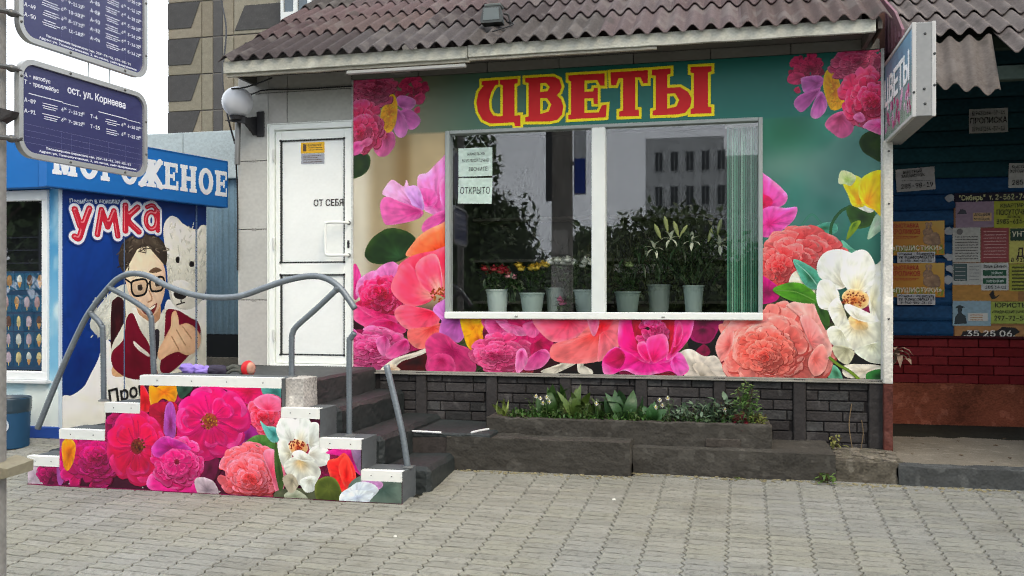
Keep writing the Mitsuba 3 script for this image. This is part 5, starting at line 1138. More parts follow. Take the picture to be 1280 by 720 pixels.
def plant(name, label, x, y, z, h, n, width, rgb, spread, rng, group=None, cat='plant', lean=0.0):
    t = thing(name, label, cat, group)
    for i in range(n):
        a = rng.uniform(0, 6.28); r = spread * rng.uniform(0.35, 1.0); hh = h * rng.uniform(0.55, 1.0)
        tip = (x + r * math.cos(a) + lean, y + r * math.sin(a) * 0.6, z + hh)
        face = (math.sin(a) + rng.uniform(-0.5, 0.5), rng.uniform(-0.4, 0.4), rng.uniform(-0.2, 0.2))
        tip = (tip[0], tip[1] - rng.uniform(0, 0.07), z + hh * (1 - 0.45 * (r / spread) ** 2))
        put('leaf', blade((x + 0.12 * r * math.cos(a), y + 0.1 * r * math.sin(a), z), tip, width * rng.uniform(0.7, 1.15), rng.uniform(0.12, 0.34), face), tuple(np.clip(np.array(rgb) + rng.integers(-14, 15), 8, 250)), 'm_leaf', t, smooth=True)
    return t
pg = np.random.default_rng(21); ZS = 0.41
plant('grassy_plant', 'small yellow green grassy plant at the left end of the planter', 1.39, -0.3, ZS, 0.2, 11, 0.025, (112, 128, 62), 0.13, pg)
plant('broad_leaved_plant', 'tall broad-leaved plant behind the white daisies, leftmost of its kind', 1.78, -0.22, ZS, 0.36, 10, 0.085, (58, 86, 40), 0.17, pg)
plant('broad_leaved_plant', 'broad-leaved yellow green plant second from the left in the planter', 1.95, -0.25, ZS, 0.34, 11, 0.085, (84, 104, 50), 0.17, pg)
plant('slender_plant', 'slender dull green plant with narrow drooping leaves mid-planter', 2.13, -0.2, ZS, 0.22, 12, 0.04, (60, 80, 40), 0.17, pg)
plant('broad_leaved_plant', 'wide plant with large smooth grey green leaves in the middle of the planter', 2.33, -0.24, ZS, 0.33, 13, 0.1, (58, 88, 54), 0.24, pg)
plant('broad_leaved_plant', 'low plant with rounded dark green leaves right of the middle', 2.56, -0.27, ZS, 0.18, 9, 0.09, (48, 86, 44), 0.14, pg)

def bush(name, label, x, y, z, rx, rz, n, size, rgb, rng, cat='plant', ry=0.1):
    t = thing(name, label, cat); out = []
    for i in range(n):
        a, q = rng.uniform(0, 6.28), rng.uniform(0, 1) ** 0.5; px, py, pz = x + rx * q * math.cos(a), y + ry * q * math.sin(a), z + rz * rng.uniform(0.05, 1.0) * (1 - 0.5 * q * q)
        d = np.array([rng.normal(), rng.normal() - 0.3, rng.normal() * 0.5 + 0.3]); d /= np.linalg.norm(d); s = size * rng.uniform(0.6, 1.2)
        out.append(blade((px, py, pz), np.array([px, py, pz]) + d * s, s * 0.55, 0.1, n=3))
    put('foliage', out, rgb, 'm_leaf', t, smooth=True)
    put('stem', [tube([(x + rng.uniform(-0.3, 0.3) * rx, y, z - 0.02), (x + rng.uniform(-0.8, 0.8) * rx, y, z + rz * 0.8)], 0.005, 5) for _ in range(5)], (62, 52, 34), 'm_plain', t)
    return t
bush('grey_green_herb', 'grey green herb with pointed leaves right of the daisies', 2.86, -0.25, ZS, 0.16, 0.14, 110, 0.06, (92, 116, 92), pg)
bush('grey_green_herb', 'taller grey green herb with spiky tops left of the dark red plant', 3.06, -0.22, ZS, 0.13, 0.2, 110, 0.07, (84, 108, 84), pg)
bush('dark_red_plant', 'low dark red leafy plant spilling over the planter edge', 3.2, -0.4, ZS - 0.05, 0.06, 0.17, 90, 0.045, (92, 26, 36), pg, ry=0.07)
bush('leafy_shrub', 'upright pale green leafy shrub at the right end of the planter', 3.24, -0.2, ZS, 0.09, 0.33, 170, 0.06, (96, 128, 72), pg)
bush('leafy_shrub', 'short yellowish shrub beside the end wall of the planter', 3.33, -0.3, ZS, 0.07, 0.11, 60, 0.04, (108, 116, 58), pg)
def cover():
    g = np.random.default_rng(31); out = []
    for _ in range(1500):
        x = g.uniform(1.45, 3.3); dens = 1.0 if x < 2.5 else 0.35
        if g.uniform() > dens: continue
        y, z = g.uniform(-0.47, -0.08), ZS + g.uniform(-0.01, 0.085) * (1 if x < 2.4 else 0.6) * g.uniform(0.3, 1); d = np.array([g.normal(), g.normal() - 0.5, abs(g.normal()) + 0.2]); d /= np.linalg.norm(d); s = g.uniform(0.02, 0.055)
        out.append(blade((x, y, z), np.array([x, y, z]) + d * s, s * 0.5, 0.1, n=2))
    return out
labels[put('ground_cover', cover(), (56, 90, 36), 'm_leaf', smooth=True)] = {'label': 'low bright green ground cover filling the planter', 'category': 'ground cover', 'kind': 'stuff'}
def trailing(n, rgb, x0, x1, size, seed, label):
    g = np.random.default_rng(seed); out = []
    for _ in range(n):
        x, y = g.uniform(x0, x1), g.uniform(-0.46, -0.06); h = g.uniform(0.04, 0.17); c = np.array([x, y, ZS]); d = np.array([g.normal() * 0.5, g.normal() * 0.3 - 0.2, 1.0]); d /= np.linalg.norm(d)
        for k in range(5):
            q = c + d * h * (k + 1) / 5; e = np.array([g.normal(), g.normal() - 0.3, g.normal() * 0.4]); e /= np.linalg.norm(e); out.append(blade(q, q + e * size * g.uniform(0.6, 1.2), size * 0.5, 0.15, n=3))
        out.append(tube([c, c + d * h], 0.0022, 4))
    labels[put('wild_herbs', out, rgb, 'm_leaf', smooth=True)] = {'label': label, 'category': 'herbs', 'kind': 'stuff'}
trailing(70, (62, 84, 42), 1.42, 2.75, 0.045, 71, 'mixed leafy herbs crowding the left half of the planter')
trailing(56, (64, 84, 58), 2.6, 3.33, 0.04, 72, 'dull green herbs crowding the right half of the planter')
def daisy(x, y, z, label, rng, group=None):
    t = thing('daisy', label, 'flower', group); r = 0.02
    put('stem', tube([(x + rng.uniform(-0.03, 0.03), y + 0.03, ZS), (x, y, z)], 0.003, 5), (70, 100, 46), 'm_plain', t)
    for k in range(9):
        a = 6.283 * k / 9; put('petal', blade((x, y - 0.004, z), (x + r * math.cos(a), y - 0.012, z + r * math.sin(a)), 0.011, 0.1, n=2), (236, 236, 230), 'm_plain', t)
    put('centre', ball((x, y - 0.01, z), 0.006, 1), (220, 200, 90), 'm_plain', t)
for x, z in ((1.655, 0.59), (1.69, 0.575), (1.74, 0.585), (1.76, 0.55), (1.71, 0.54)): daisy(x, -0.3, z, 'white daisy in the clump left of the tall broad-leaved plant', pg, 'white daisies at the left')
daisy(2.13, -0.3, 0.545, 'single white daisy before the slender drooping plant', pg)
for x, z in ((2.61, 0.585), (2.67, 0.6), (2.63, 0.545), (2.58, 0.53)): daisy(x, -0.3, z, 'white daisy in the loose group right of the rounded dark leaves', pg, 'white daisies right of the middle')
daisy(3.09, -0.3, 0.525, 'single white daisy left of the upright pale shrub', pg)
bush('weed', 'small green weed growing in the joint between ledge and paving', 3.76, -0.68, 0.08, 0.06, 0.09, 26, 0.05, (92, 120, 58), pg, 'weed')
bush('weed', 'tiny weed at the foot of the ledge below the planter', 3.18, -0.66, 0.07, 0.04, 0.03, 16, 0.03, (96, 122, 60), pg, 'weed', 0.03)
bush('weed', 'dry yellowish weed on the crumbled concrete by the brick corner', 3.9, -0.1, 0.22, 0.05, 0.12, 24, 0.05, (122, 124, 70), pg, 'weed')
t = thing('dry_stalk', 'thin dry stalk standing against the bricks near the corner', 'stalk')
put('stem', [tube([(4.02, -0.06, 0.22), (4.0, -0.03, 0.4), (4.02, -0.02, 0.56)], 0.004, 5, 3), tube([(4.08, -0.05, 0.22), (4.1, -0.03, 0.34), (4.09, -0.02, 0.44)], 0.003, 5, 3)], (112, 94, 66), 'm_plain', t)

# ------------------------------------------------------------------ things in the shop window
def bucket(x, y, h, r, rgb, label, group=None):
    t = thing('flower_bucket', label, 'bucket', group)
    put('body', lathe([(0, 0), (r * 0.74, 0), (r * 0.78, 0.005), (r * 0.97, h - 0.014), (r * 1.04, h - 0.014), (r * 1.05, h), (r * 0.99, h), (r * 0.93, h - 0.01), (r * 0.7, 0.02), (0, 0.02)], (x, y, 1.237), 28), rgb, 'm_plain', t, smooth=40)
    put('rib', [lathe([(r * (0.78 + 0.19 * q), h * q - 0.003), (r * (0.78 + 0.19 * q) + 0.004, h * q), (r * (0.78 + 0.19 * q), h * q + 0.003)], (x, y, 1.237), 28) for q in (0.8,)], rgb, 'm_plain', t)
    return t
def mums(x, y, z0, z1, r, n, bloom, rgb, label, rng, group=None, cat='bouquet'):
    t = thing('bouquet', label, cat, group); out = []
    for i in range(70):
        a, q = rng.uniform(0, 6.28), rng.uniform(0, 1) ** 0.5; p = np.array([x + r * 0.9 * q * math.cos(a), y + r * 0.8 * q * math.sin(a), z0 + (z1 - z0) * rng.uniform(0.1, 0.92)])
        d = np.array([rng.normal(), rng.normal(), rng.normal() * 0.5]); d /= np.linalg.norm(d); out.append(blade(p, p + d * 0.09, 0.035, 0.1, n=3))
    put('foliage', out + [tube([(x + rng.uniform(-0.03, 0.03), y, z0 - 0.1), (x + r * rng.uniform(-0.8, 0.8), y, z1 - 0.01)], 0.004, 5) for _ in range(9)], (34, 56, 30), 'm_leaf', t, smooth=True)
    for i in range(n):
        a, q = rng.uniform(0, 6.28), rng.uniform(0, 1) ** 0.5; c = np.array([x + r * q * math.cos(a), y + 0.75 * r * q * math.sin(a), z1 + rng.uniform(-0.03, 0.02)])
        pets = [ball(c, bloom * 0.62, 1, (1, 1, 0.6))]
        for k in range(26):
            d = np.array([rng.normal(), rng.normal(), abs(rng.normal()) * 0.6]); d /= np.linalg.norm(d); pets.append(blade(c, c + d * bloom, bloom * 0.4, 0.2, n=2))
        put('bloom', pets, tuple(np.clip(np.array(rgb) + rng.integers(-12, 10), 5, 250)), 'm_plain', t)
    return t
fg = np.random.default_rng(44); PALE = (172, 190, 184)
bucket(1.18, 0.36, 0.195, 0.1, PALE, 'pale ribbed bucket under the dark red flowers, leftmost in the shop window')
bucket(1.49, 0.34, 0.165, 0.105, (146, 166, 160), 'pale bucket under the yellow chrysanthemums in the shop window')
bucket(1.66, 0.5, 0.21, 0.085, (150, 168, 160), 'dim grey green bucket standing behind the yellow chrysanthemums')
bucket(1.95, 0.34, 0.19, 0.1, (150, 168, 162), 'pale bucket under the white chrysanthemums left of the mullion')
bucket(2.3, 0.36, 0.175, 0.105, (104, 122, 116), 'pale bucket of green stems right of the mullion')
bucket(2.84, 0.4, 0.225, 0.085, (130, 150, 144), 'tall pale bucket that holds the lilies')
bucket(2.55, 0.52, 0.235, 0.1, (110, 124, 118), 'dark grey bucket at the back between the two pale ones')
mums(1.16, 0.36, 1.42, 1.6, 0.13, 9, 0.05, (140, 28, 44), 'bunch of dark red flowers in the leftmost bucket', fg)
mums(1.32, 0.33, 1.42, 1.53, 0.05, 3, 0.04, (214, 150, 160), 'few pale pink flowers beside the dark red bunch', fg)
mums(1.49, 0.34, 1.4, 1.625, 0.14, 10, 0.048, (196, 172, 66), 'bunch of yellow chrysanthemums in the shop window', fg)
mums(1.82, 0.36, 1.42, 1.66, 0.2, 18, 0.05, (196, 202, 192), 'broad bunch of white chrysanthemums in the shop window', fg)
mums(1.8, 0.2, 1.24, 1.33, 0.06, 5, 0.04, (176, 96, 130), 'small bunch of mauve flowers low in front of the buckets', fg)
mums(2.3, 0.36, 1.4, 1.62, 0.12, 2, 0.04, (120, 140, 96), 'leafy green stems in the bucket right of the mullion', fg)
def lilies():
    t = thing('lily_bouquet', 'tall bunch of white lilies with pale green buds in the shop window', 'bouquet'); g = np.random.default_rng(52); out = []
    for i in range(240):
        q = g.uniform(); p = np.array([2.8 + g.normal() * 0.2, 0.36 + g.normal() * 0.07, 1.46 + 0.36 * q]); d = np.array([g.normal(), g.normal() * 0.5, 0.5]); d /= np.linalg.norm(d); out.append(blade(p, p + d * 0.16, 0.028, 0.15, n=3))
    put('foliage', out, (30, 50, 30), 'm_leaf', t, smooth=True)
    heads = [(2.83, 1.82), (2.66, 1.84), (2.52, 1.76), (3.05, 1.78)]
    for x, z in heads:
        put('stem', tube([(2.84, 0.35, 1.4), (x * 0.5 + 1.41, 0.35, 1.6), (x, 0.34, z - 0.04)], 0.006, 6, 4), (44, 62, 36), 'm_plain', t)
        a0 = g.uniform(0, 6)
        put('bloom', [blade((x, 0.32, z), (x + 0.085 * math.cos(a0 + k * 1.047), 0.28, z + 0.085 * math.sin(a0 + k * 1.047)), 0.036, 0.15, n=4) for k in range(6)], (196, 202, 180), 'm_plain', t, smooth=True)
    for x, z, a in ((2.7, 1.93, 0.3), (2.62, 1.97, 0.2), (2.55, 1.91, 0.4), (2.76, 1.9, -0.5), (2.98, 1.88, -0.3), (3.05, 1.94, -0.25)):
        d = np.array([math.sin(-a), 0, math.cos(a)]); put('bud', tube([np.array([x, 0.34, z]) - d * 0.07, np.array([x, 0.34, z]) - d * 0.02, np.array([x, 0.34, z]) + d * 0.03, np.array([x, 0.34, z]) + d * 0.065], [0.006, 0.017, 0.018, 0.004], 8, 0), (146, 158, 100), 'm_plain', t, smooth=True)
lilies()
bs = thing('dark_foliage', 'dark feathery houseplant behind the lilies in the shop window', 'plant'); g = np.random.default_rng(61)
put('foliage', [blade(p, p + d * 0.12, 0.012, 0.1, n=2) for p, d in ((np.array([2.45 + g.normal() * 0.33, 0.85 + g.normal() * 0.15, 1.6 + g.normal() * 0.2]), (lambda v: v / np.linalg.norm(v))(g.normal(size=3))) for _ in range(1800))], (52, 58, 42), 'm_leaf', bs, smooth=True)
put('pot', lathe([(0, 0), (0.12, 0), (0.16, 0.3), (0, 0.3)], (2.45, 0.9, 1.0), 20), (60, 52, 46), 'm_plain', bs)
def paper(name, label, fr, a0, a1, b0, b1, rgb, h=0.0, tilt=0.0, group=None, cat='notice', curl=0.006):
    """A sheet of paper with a slight curl, its corners a little free."""
    t = thing(name, label, cat, group); n = 6; U, V = np.meshgrid(np.linspace(0, 1, n), np.linspace(0, 1, n)); c, s = math.cos(tilt), math.sin(tilt)
    x, y = (U - 0.5) * (a1 - a0), (V - 0.5) * (b1 - b0); z = h + curl * (np.abs(2 * U - 1) ** 3 * np.abs(2 * V - 1) ** 2)
    P = fr.to3((a0 + a1) / 2 + x * c - y * s, (b0 + b1) / 2 + x * s + y * c, z).reshape(-1, 3); i = np.arange(n * n).reshape(n, n)
    q = np.stack([i[:-1, :-1], i[:-1, 1:], i[1:, 1:], i[1:, :-1]], -1).reshape(-1, 4)
    m = trimesh.Trimesh(np.vstack([P, P - fr.n * 0.0006]), np.vstack([q[:, [0, 1, 2]], q[:, [0, 2, 3]], n * n + q[:, [0, 2, 1]], n * n + q[:, [0, 3, 2]]]), process=False)
    put('sheet', m, rgb, 'm_grainy', t, grain=0.4, smooth=False)
    return t
NF = front(0.05)
t = paper('notice', 'upper of two pale notices hung by a thread inside the shop window', NF, 0.922, 1.214, 2.37, 2.608, (206, 226, 218), 0.004, curl=0.002)
put('lettering', [NF.text(s, a, b, h, w, 0.007) for s, a, b, h, w in (('НАЖАТЬ НА', 1.0, 2.545, 0.024, 0.15), ('КРУГЛОСУТОЧНО', 0.955, 2.49, 0.026, 0.23), ('ЗВОНИТЕ!', 1.01, 2.415, 0.032, 0.17))], (60, 72, 70), 'm_plain', t)
put('thread', [tube([(0.97, 0.046, 2.606), (1.06, 0.046, 2.7)], 0.002, 5), tube([(1.165, 0.046, 2.606), (1.1, 0.046, 2.7)], 0.002, 5)], (190, 200, 196), 'm_plain', t)
t = paper('notice', 'lower of two pale notices inside the shop window, one big word', NF, 0.92, 1.212, 2.142, 2.357, (204, 224, 216), 0.004, -0.03, curl=0.002)
put('lettering', NF.text('ОТКРЫТО', 0.938, 2.228, 0.056, 0.256, 0.007, False, tilt=-0.02), (52, 64, 62), 'm_plain', t)
bl = thing('vertical_blind', 'green vertical blind at the right side of the shop window', 'blind')
for k in range(15):
    x = 3.108 + k * 0.0178; c = [(60, 118, 92), (76, 136, 108), (120, 164, 140), (46, 98, 74)][(k * 7) % 4]
    put('slat', cbox(x, x + 0.014, 0.11 + 0.006 * (k % 3), 0.122 + 0.006 * (k % 3), 1.24, 2.72, 0.002), c, 'm_plain', bl)
put('head_rail', cbox(3.09, 3.37, 0.1, 0.14, 2.7, 2.74, 0.004), (190, 196, 192), 'm_plain', bl)

# ------------------------------------------------------------------ lamp, floodlight, projecting sign
LP = thing('globe_lamp', 'white globe lamp on a dark bracket at the corner of the flower shop', 'lamp')
put('globe', ball((-0.985, -0.19, 3.04), 0.13, 4), (196, 198, 200), 'm_gloss', LP, smooth=True)
put('collar', lathe([(0, -0.02), (0.055, -0.02), (0.062, 0.0), (0.07, 0.012), (0.05, 0.014), (0, 0.014)], (-0.985, -0.19, 2.905), 24), (44, 44, 46), 'm_plain', LP, smooth=40)
put('bracket', [hull([(x, y, z) for x in (-0.93, -0.9) for y, z in ((-0.19, 2.86), (-0.19, 2.9), (0.0, 2.8), (0.0, 2.95), (-0.02, 2.78))]), hull([(-1.1, -0.2, 2.885), (-1.1, -0.18, 2.885), (-0.9, -0.21, 2.91), (-0.9, -0.16, 2.91), (-0.9, -0.21, 2.85), (-0.9, -0.16, 2.85)])], (40, 40, 42), 'm_plain', LP)
put('wall_plate', cbox(-0.9, -0.83, -0.02, 0.0, 2.77, 2.99, 0.005), (42, 42, 44), 'm_plain', LP)
put('conduit', tube([(-1.03, -0.1, 2.88), (-1.04, -0.1, 2.52)], 0.024, 12), (126, 126, 124), 'm_metal', LP, smooth=True)
put('cable', tube([(-1.05, -0.1, 2.53), (-1.07, -0.05, 2.4), (-1.08, -0.02, 2.1), (-1.085, -0.015, 1.6)], 0.007, 6, 4), (36, 36, 36), 'm_plain', LP)
solo('overhead_cable', tube([(-2.1, 1.2, 5.4), (-1.75, 0.8, 4.4), (-1.5, 0.5, 3.9), (-1.3, 0.1, 3.35), (-1.12, -0.12, 2.95), (-1.06, -0.1, 2.7)], 0.008, 6, 6), (34, 34, 36), 'black cable hanging down from above to the globe lamp', 'cable')
FL = thing('floodlight', 'small dark grey floodlight standing on the corrugated roof edge', 'floodlight')
fx, fy, fz = 1.28, -0.2, ROOF(-0.2) + 0.05
put('body', hull([(fx + sx * a, fy + yy, fz + zz) for sx in (-1, 1) for a, yy, zz in ((0.085, -0.05, 0.02), (0.07, -0.04, 0.15), (0.085, 0.06, 0.02), (0.06, 0.06, 0.16), (0.09, -0.05, 0.04))]), (66, 72, 72), 'm_plain', FL)
put('glass_cover', hull([(fx + sx * a, fy - 0.054, fz + zz) for sx in (-1, 1) for a, zz in ((0.068, 0.04), (0.06, 0.135))] + [(fx + sx * 0.06, fy - 0.044, fz + zz) for sx in (-1, 1) for zz in (0.05, 0.13)]), (96, 104, 104), 'm_gloss', FL)
put('hood', cbox(fx - 0.06, fx + 0.075, fy - 0.04, fy + 0.07, fz + 0.15, fz + 0.175, 0.006), (82, 88, 86), 'm_plain', FL)
put('bracket', [tube([(fx + 0.09, fy, fz + 0.1), (fx + 0.13, fy + 0.02, fz + 0.08), (fx + 0.12, fy + 0.02, fz - 0.03), (fx - 0.11, fy + 0.02, fz - 0.03)], 0.01, 8, 3)], (52, 54, 54), 'm_plain', FL)
put('wire', tube([(fx + 0.1, fy + 0.05, fz + 0.05), (fx + 0.18, fy - 0.05, fz - 0.01), (fx + 0.05, fy - 0.2, fz - 0.1)], 0.006, 6, 4), (30, 30, 30), 'm_plain', FL)

SG = thing('projecting_sign', 'grey box sign projecting from the shop corner over the white post', 'sign')
SX0, SX1, SY0, SY1, SZ0, SZ1 = 4.252, 4.385, -1.04, 0.06, 2.508, 3.104
put('case', cbox(SX0 + 0.004, SX1, SY0, SY1, SZ0, SZ1, 0.004), (142, 144, 144), 'm_grainy', SG, grain=0.2)
put('edge_strip', [cbox(SX0 - 0.003, SX0 + 0.02, SY0 - 0.004, SY0 + 0.02, SZ0 - 0.003, SZ1 + 0.003, 0.002), cbox(SX1 - 0.02, SX1 + 0.004, SY0 - 0.004, SY0 + 0.02, SZ0 - 0.003, SZ1 + 0.003, 0.002)] + [cbox(SX0 - 0.003, SX0 + 0.02, SY0 + 0.02, SY1, z - 0.012, z + 0.012, 0.002) for z in (SZ0 + 0.009, SZ1 - 0.009)], (180, 181, 178), 'm_plain', SG)
for p in ((4.325, SY0 - 0.001, 3.03), (4.325, SY0 - 0.001, 2.585), (4.32, SY0 - 0.001, 2.68), (4.258, SY0 - 0.005, 2.66), (4.38, SY0 - 0.005, 2.9), (4.38, SY0 - 0.005, 2.7)): put('rivet', ball(p, 0.009, 1, (1, 0.6, 1)), (60, 62, 62), 'm_plain', SG)
GF = Frame((SX0 + 0.004, 0, 0), (0, -1, 0), (0, 0, 1), (-1, 0, 0))
gp = Print()
def sign_ground(a, b):
    k = np.clip((b - SZ0) / (SZ1 - SZ0), 0, 1)[:, None]; n = meshkit.fbm(np.stack([a * 6, b * 6, a * 0], 1), 3)[:, None]
    up, lo = np.array([[112, 144, 172]]), np.array([[136, 160, 150]])
    return (lo + (up - lo) * np.clip(k * 1.6 - 0.2, 0, 1)) * (0.8 + 0.4 * n)
gp.grid(-0.06, 1.03, SZ0 + 0.02, SZ1 - 0.02, 30, 18, sign_ground)
g = np.random.default_rng(6)
for i in range(46):
    x, z = g.uniform(0.0, 1.0), SZ0 + 0.07 + 0.2 * g.uniform() ** 1.3; r = g.uniform(0.018, 0.04); c = np.array([(176, 84, 130), (196, 150, 190), (150, 70, 110), (206, 180, 206)][g.integers(4)])
    gp.line([(x, z), (x + 0.02, SZ0 + 0.03)], 0.006, (60, 110, 84))
    gp.blob([(x + r * math.cos(q) * g.uniform(0.6, 1.1), z + r * math.sin(q) * g.uniform(0.7, 1.2)) for q in np.linspace(0, 5.5, 6)], (x, z), c * 0.8, c, c * 1.1, rings=3, m=3)
gp.build('picture', GF, [(-0.055, 1.02, SZ0 + 0.022, SZ1 - 0.022)], SG, 0.0005); say(f'{SG}__picture', 'blue green picture with a strip of small pink flowers along its bottom')
for i, ch in enumerate('ЦВЕТЫ'):
    put('letter', GF.text(ch, 0.03 + i * 0.178, SZ0 + 0.265, 0.19, 0.155 if ch != 'Ы' else 0.19, 0.0035, True, 0.003), (232, 234, 234), 'm_plain', SG)
SP = thing('sign_post', 'white painted steel post with chipped paint at the right edge of the printed front', 'post')
put('shaft', worn(cbox(4.236, 4.3, -0.085, -0.025, 0.72, 2.52, 0.004), 0.1, 0.001), (206, 204, 196), 'm_stone', SP, grain=0.5)
put('foot', worn(cbox(4.238, 4.3, -0.08, -0.025, 0.2, 0.72, 0.004), 0.1, 0.003), (96, 54, 46), 'm_stone', SP, grain=0.6)
for z in (2.44, 2.05, 1.2): put('bolt', ball((4.27, -0.088, z), 0.008, 1, (1, 0.5, 1)), (70, 70, 68), 'm_metal', SP)
solo('dry_leaf_bunch', [blade((4.34 + random.uniform(-.04, .04), -0.02, 0.95 + random.uniform(-.06, .06)), (4.34 + random.uniform(-.14, .12), -0.05 + random.uniform(-.08, .03), 0.97 + random.uniform(-.14, .1)), 0.05, 0.25, n=3) for _ in range(12)], (128, 108, 92), 'bunch of dry brown leaves stuck behind the foot of the white post', 'leaves', 'm_grainy')

# ------------------------------------------------------------------ the closed shop at the right
RS = thing('shuttered_kiosk', 'closed kiosk with a dark blue green shutter, red brick base and sagging roof', 'kiosk')
YS = 1.6
put('back_wall', [box(4.28, 9.6, 1.72, 1.85, 0.1, 4.2), box(9.5, 9.6, -0.3, 1.8, 0.1, 3.4)], (40, 44, 44), 'm_plain', RS)
zz = 1.012
rng = np.random.default_rng(14)
while zz < 3.5:
    n = 9; prof_ = [(0.0, 0.0), (0.02, 0.0), (0.034, 0.025), (0.036, 0.08), (0.026, 0.128), (0.004, 0.142), (0.0, 0.142)]
    v = np.array([(x, YS + 0.03 - d, zz + h) for x in (4.3, 9.5) for d, h in prof_]); k = len(prof_)
    F = sum([[[i, i + 1, k + i + 1], [i, k + i + 1, k + i]] for i in range(k - 1)], [])
    c = np.array((34, 76, 86)) + rng.integers(-5, 6) if zz > 2.3 else np.array((30, 74, 116)) + rng.integers(-8, 9)
    put('slat', trimesh.Trimesh(v, F, process=False), tuple(c), 'm_grainy', f'{RS}__shutter', smooth=25, grain=0.7)
    zz += 0.143
g = np.random.default_rng(19)
put('wall', [box(4.3, 9.5, YS - 0.003, 1.74, 0.1, 1.0), worn(cbox(4.3, 9.5, YS - 0.05, 1.74, 0.995, 1.018, 0.004), 0.2, 0.003)], (62, 16, 20), 'm_grainy', RS)
for r in range(5):
    x = 4.3 - (0.0, 0.125)[r % 2]; z = 0.592 + r * 0.0815
    while x < 6.7:
        a, b = max(x, 4.3), x + 0.244
        put('brick', cbox(a, b, YS - 0.022 + rng.uniform(-0.002, 0.002), YS + 0.03, z, z + 0.075, 0.004), tuple(np.array((112, 24, 30)) + rng.integers(-8, 9)), 'm_grainy', f'{RS}__wall', grain=0.45); x += 0.2505
put('plaster_base', worn(box(4.34, 9.5, YS - 0.03, 1.7, 0.15, 0.59), 0.1, 0.008, 7), (124, 66, 48), 'm_stone', RS, grain=0.8)
put('corner_plaster', worn(box(4.27, 4.36, YS - 0.09, 1.7, 0.15, 0.585), 0.06, 0.012, 7), (128, 110, 96), 'm_stone', RS, grain=0.7)
RR = f'{RS}__roof'; RZ = lambda y: 3.27 + 0.6 * (y + 0.1)
yr = [-0.1, 0.3, 0.74, 1.16, 1.6, 2.04, 2.5]
for k in range(6):
    x = 4.34 - (0.0, 0.52)[k % 2]
    while x < 9.3:
        a, b = max(x, 4.34), min(x + 1.04, 9.3)
        if b - a > 0.1: put('sheet', corrugated(a, b + 0.02, yr[k] + rr.uniform(-0.025, 0.02), yr[k + 1] + 0.06, RZ, lift=0.024 + rr.uniform(0, 0.01), rng=rr), tuple(np.array((90, 83, 81)) + rr.integers(-9, 10)), 'm_slate', RR, smooth=40)
        x += 1.04
x = 4.98
while x < 9.3:
    put('sheet', corrugated(x, min(x + 1.06, 9.3), -0.52, -0.04, RZ, lift=0.02, rng=rr), tuple(np.array((90, 83, 81)) + rr.integers(-9, 10)), 'm_slate', RR, smooth=40); x += 1.04
def slipped():
    m = corrugated(4.37, 4.96, -0.5, -0.1, lambda y: 3.235 + (y + 0.1) * 0.95, lift=0.0, rng=rr, chip=0.05); v = np.array(m.vertices)
    v[:, 2] -= 0.10 * (v[:, 0] - 4.37) / 0.6 * np.clip((-0.1 - v[:, 1]) / 0.4, 0, 1); v[:, 0] += 0.05 * np.clip((-0.1 - v[:, 1]) / 0.4, 0, 1) * -1; m.vertices = v; return m
put('slipped_sheet', slipped(), (94, 86, 83), 'm_slate', RR, smooth=40); say(f'{RR}__slipped_sheet', 'broken corrugated sheet hanging down at the eave')
put('barge_sheet', [hull([(x, y, z) for x in (4.3, 4.318) for y, z in ((0.5, 3.2), (-0.4, 3.18), (-0.42, 3.24), (-0.14, 3.45), (0.62, 3.84))])] + [tube([(4.298, -0.36 + 0.14 * k, 3.2), (4.298, -0.36 + 0.14 * k + 0.02, 3.24 + 0.085 * k)], 0.012, 8) for k in range(7)], (126, 92, 104), 'm_slate', RR); say(f'{RR}__barge_sheet', 'purplish sheet closing the left end of the sagging roof')
put('beam', [cbox(4.5, 9.4, -0.2, -0.12, 2.9, 3.0, 0.006), cbox(4.34, 9.4, 0.5, 0.58, 3.3, 3.4, 0.006)], (66, 80, 74), 'm_grainy', RS)
put('beam_end', [cbox(4.3, 4.36, -0.45, 1.6, 3.1, 3.19, 0.006)], (50, 44, 42), 'm_grainy', RS)

YP = YS - 0.012
PF = front(YP)
def ink(t, meshes, rgb, name='lettering'):
    for m in (meshes if isinstance(meshes, list) else [meshes]): put(name, m, rgb, 'm_plain', t)
t = paper('notice', 'white notice with three lines on the shutter, nearest to the roof', PF, 5.222, 5.54, 2.83, 3.045, (206, 204, 200), 0.002)
ink(t, [PF.text('8(963)264-57-11', 5.245, 2.99, 0.032, 0.27, 0.009, True), PF.text('ПРОПИСКА', 5.232, 2.915, 0.052, 0.3, 0.009, True), PF.text('8(963)264-57-11', 5.245, 2.848, 0.036, 0.27, 0.009, True)], (42, 40, 40))
t = paper('notice', 'torn white notice high on the shutter beside the white post', PF, 4.612, 4.94, 2.33, 2.535, (200, 198, 196), 0.003, 0.06)
ink(t, [PF.text('БЫСТРЫЙ', 4.672, 2.485, 0.026, 0.16, 0.011, True, tilt=0.06), PF.text('ЗАРАБОТОК', 4.655, 2.448, 0.026, 0.2, 0.011, True, tilt=0.06), PF.text('285-98-19', 4.655, 2.348, 0.042, 0.27, 0.011, True, tilt=0.06), PF.rect(4.66, 4.9, 2.42, 2.423, 0.01, 0.0108)], (48, 44, 44))
t = paper('notice', 'white notice high on the shutter at the right edge of the picture', PF, 5.545, 5.9, 2.33, 2.55, (202, 200, 196), 0.003, -0.02)
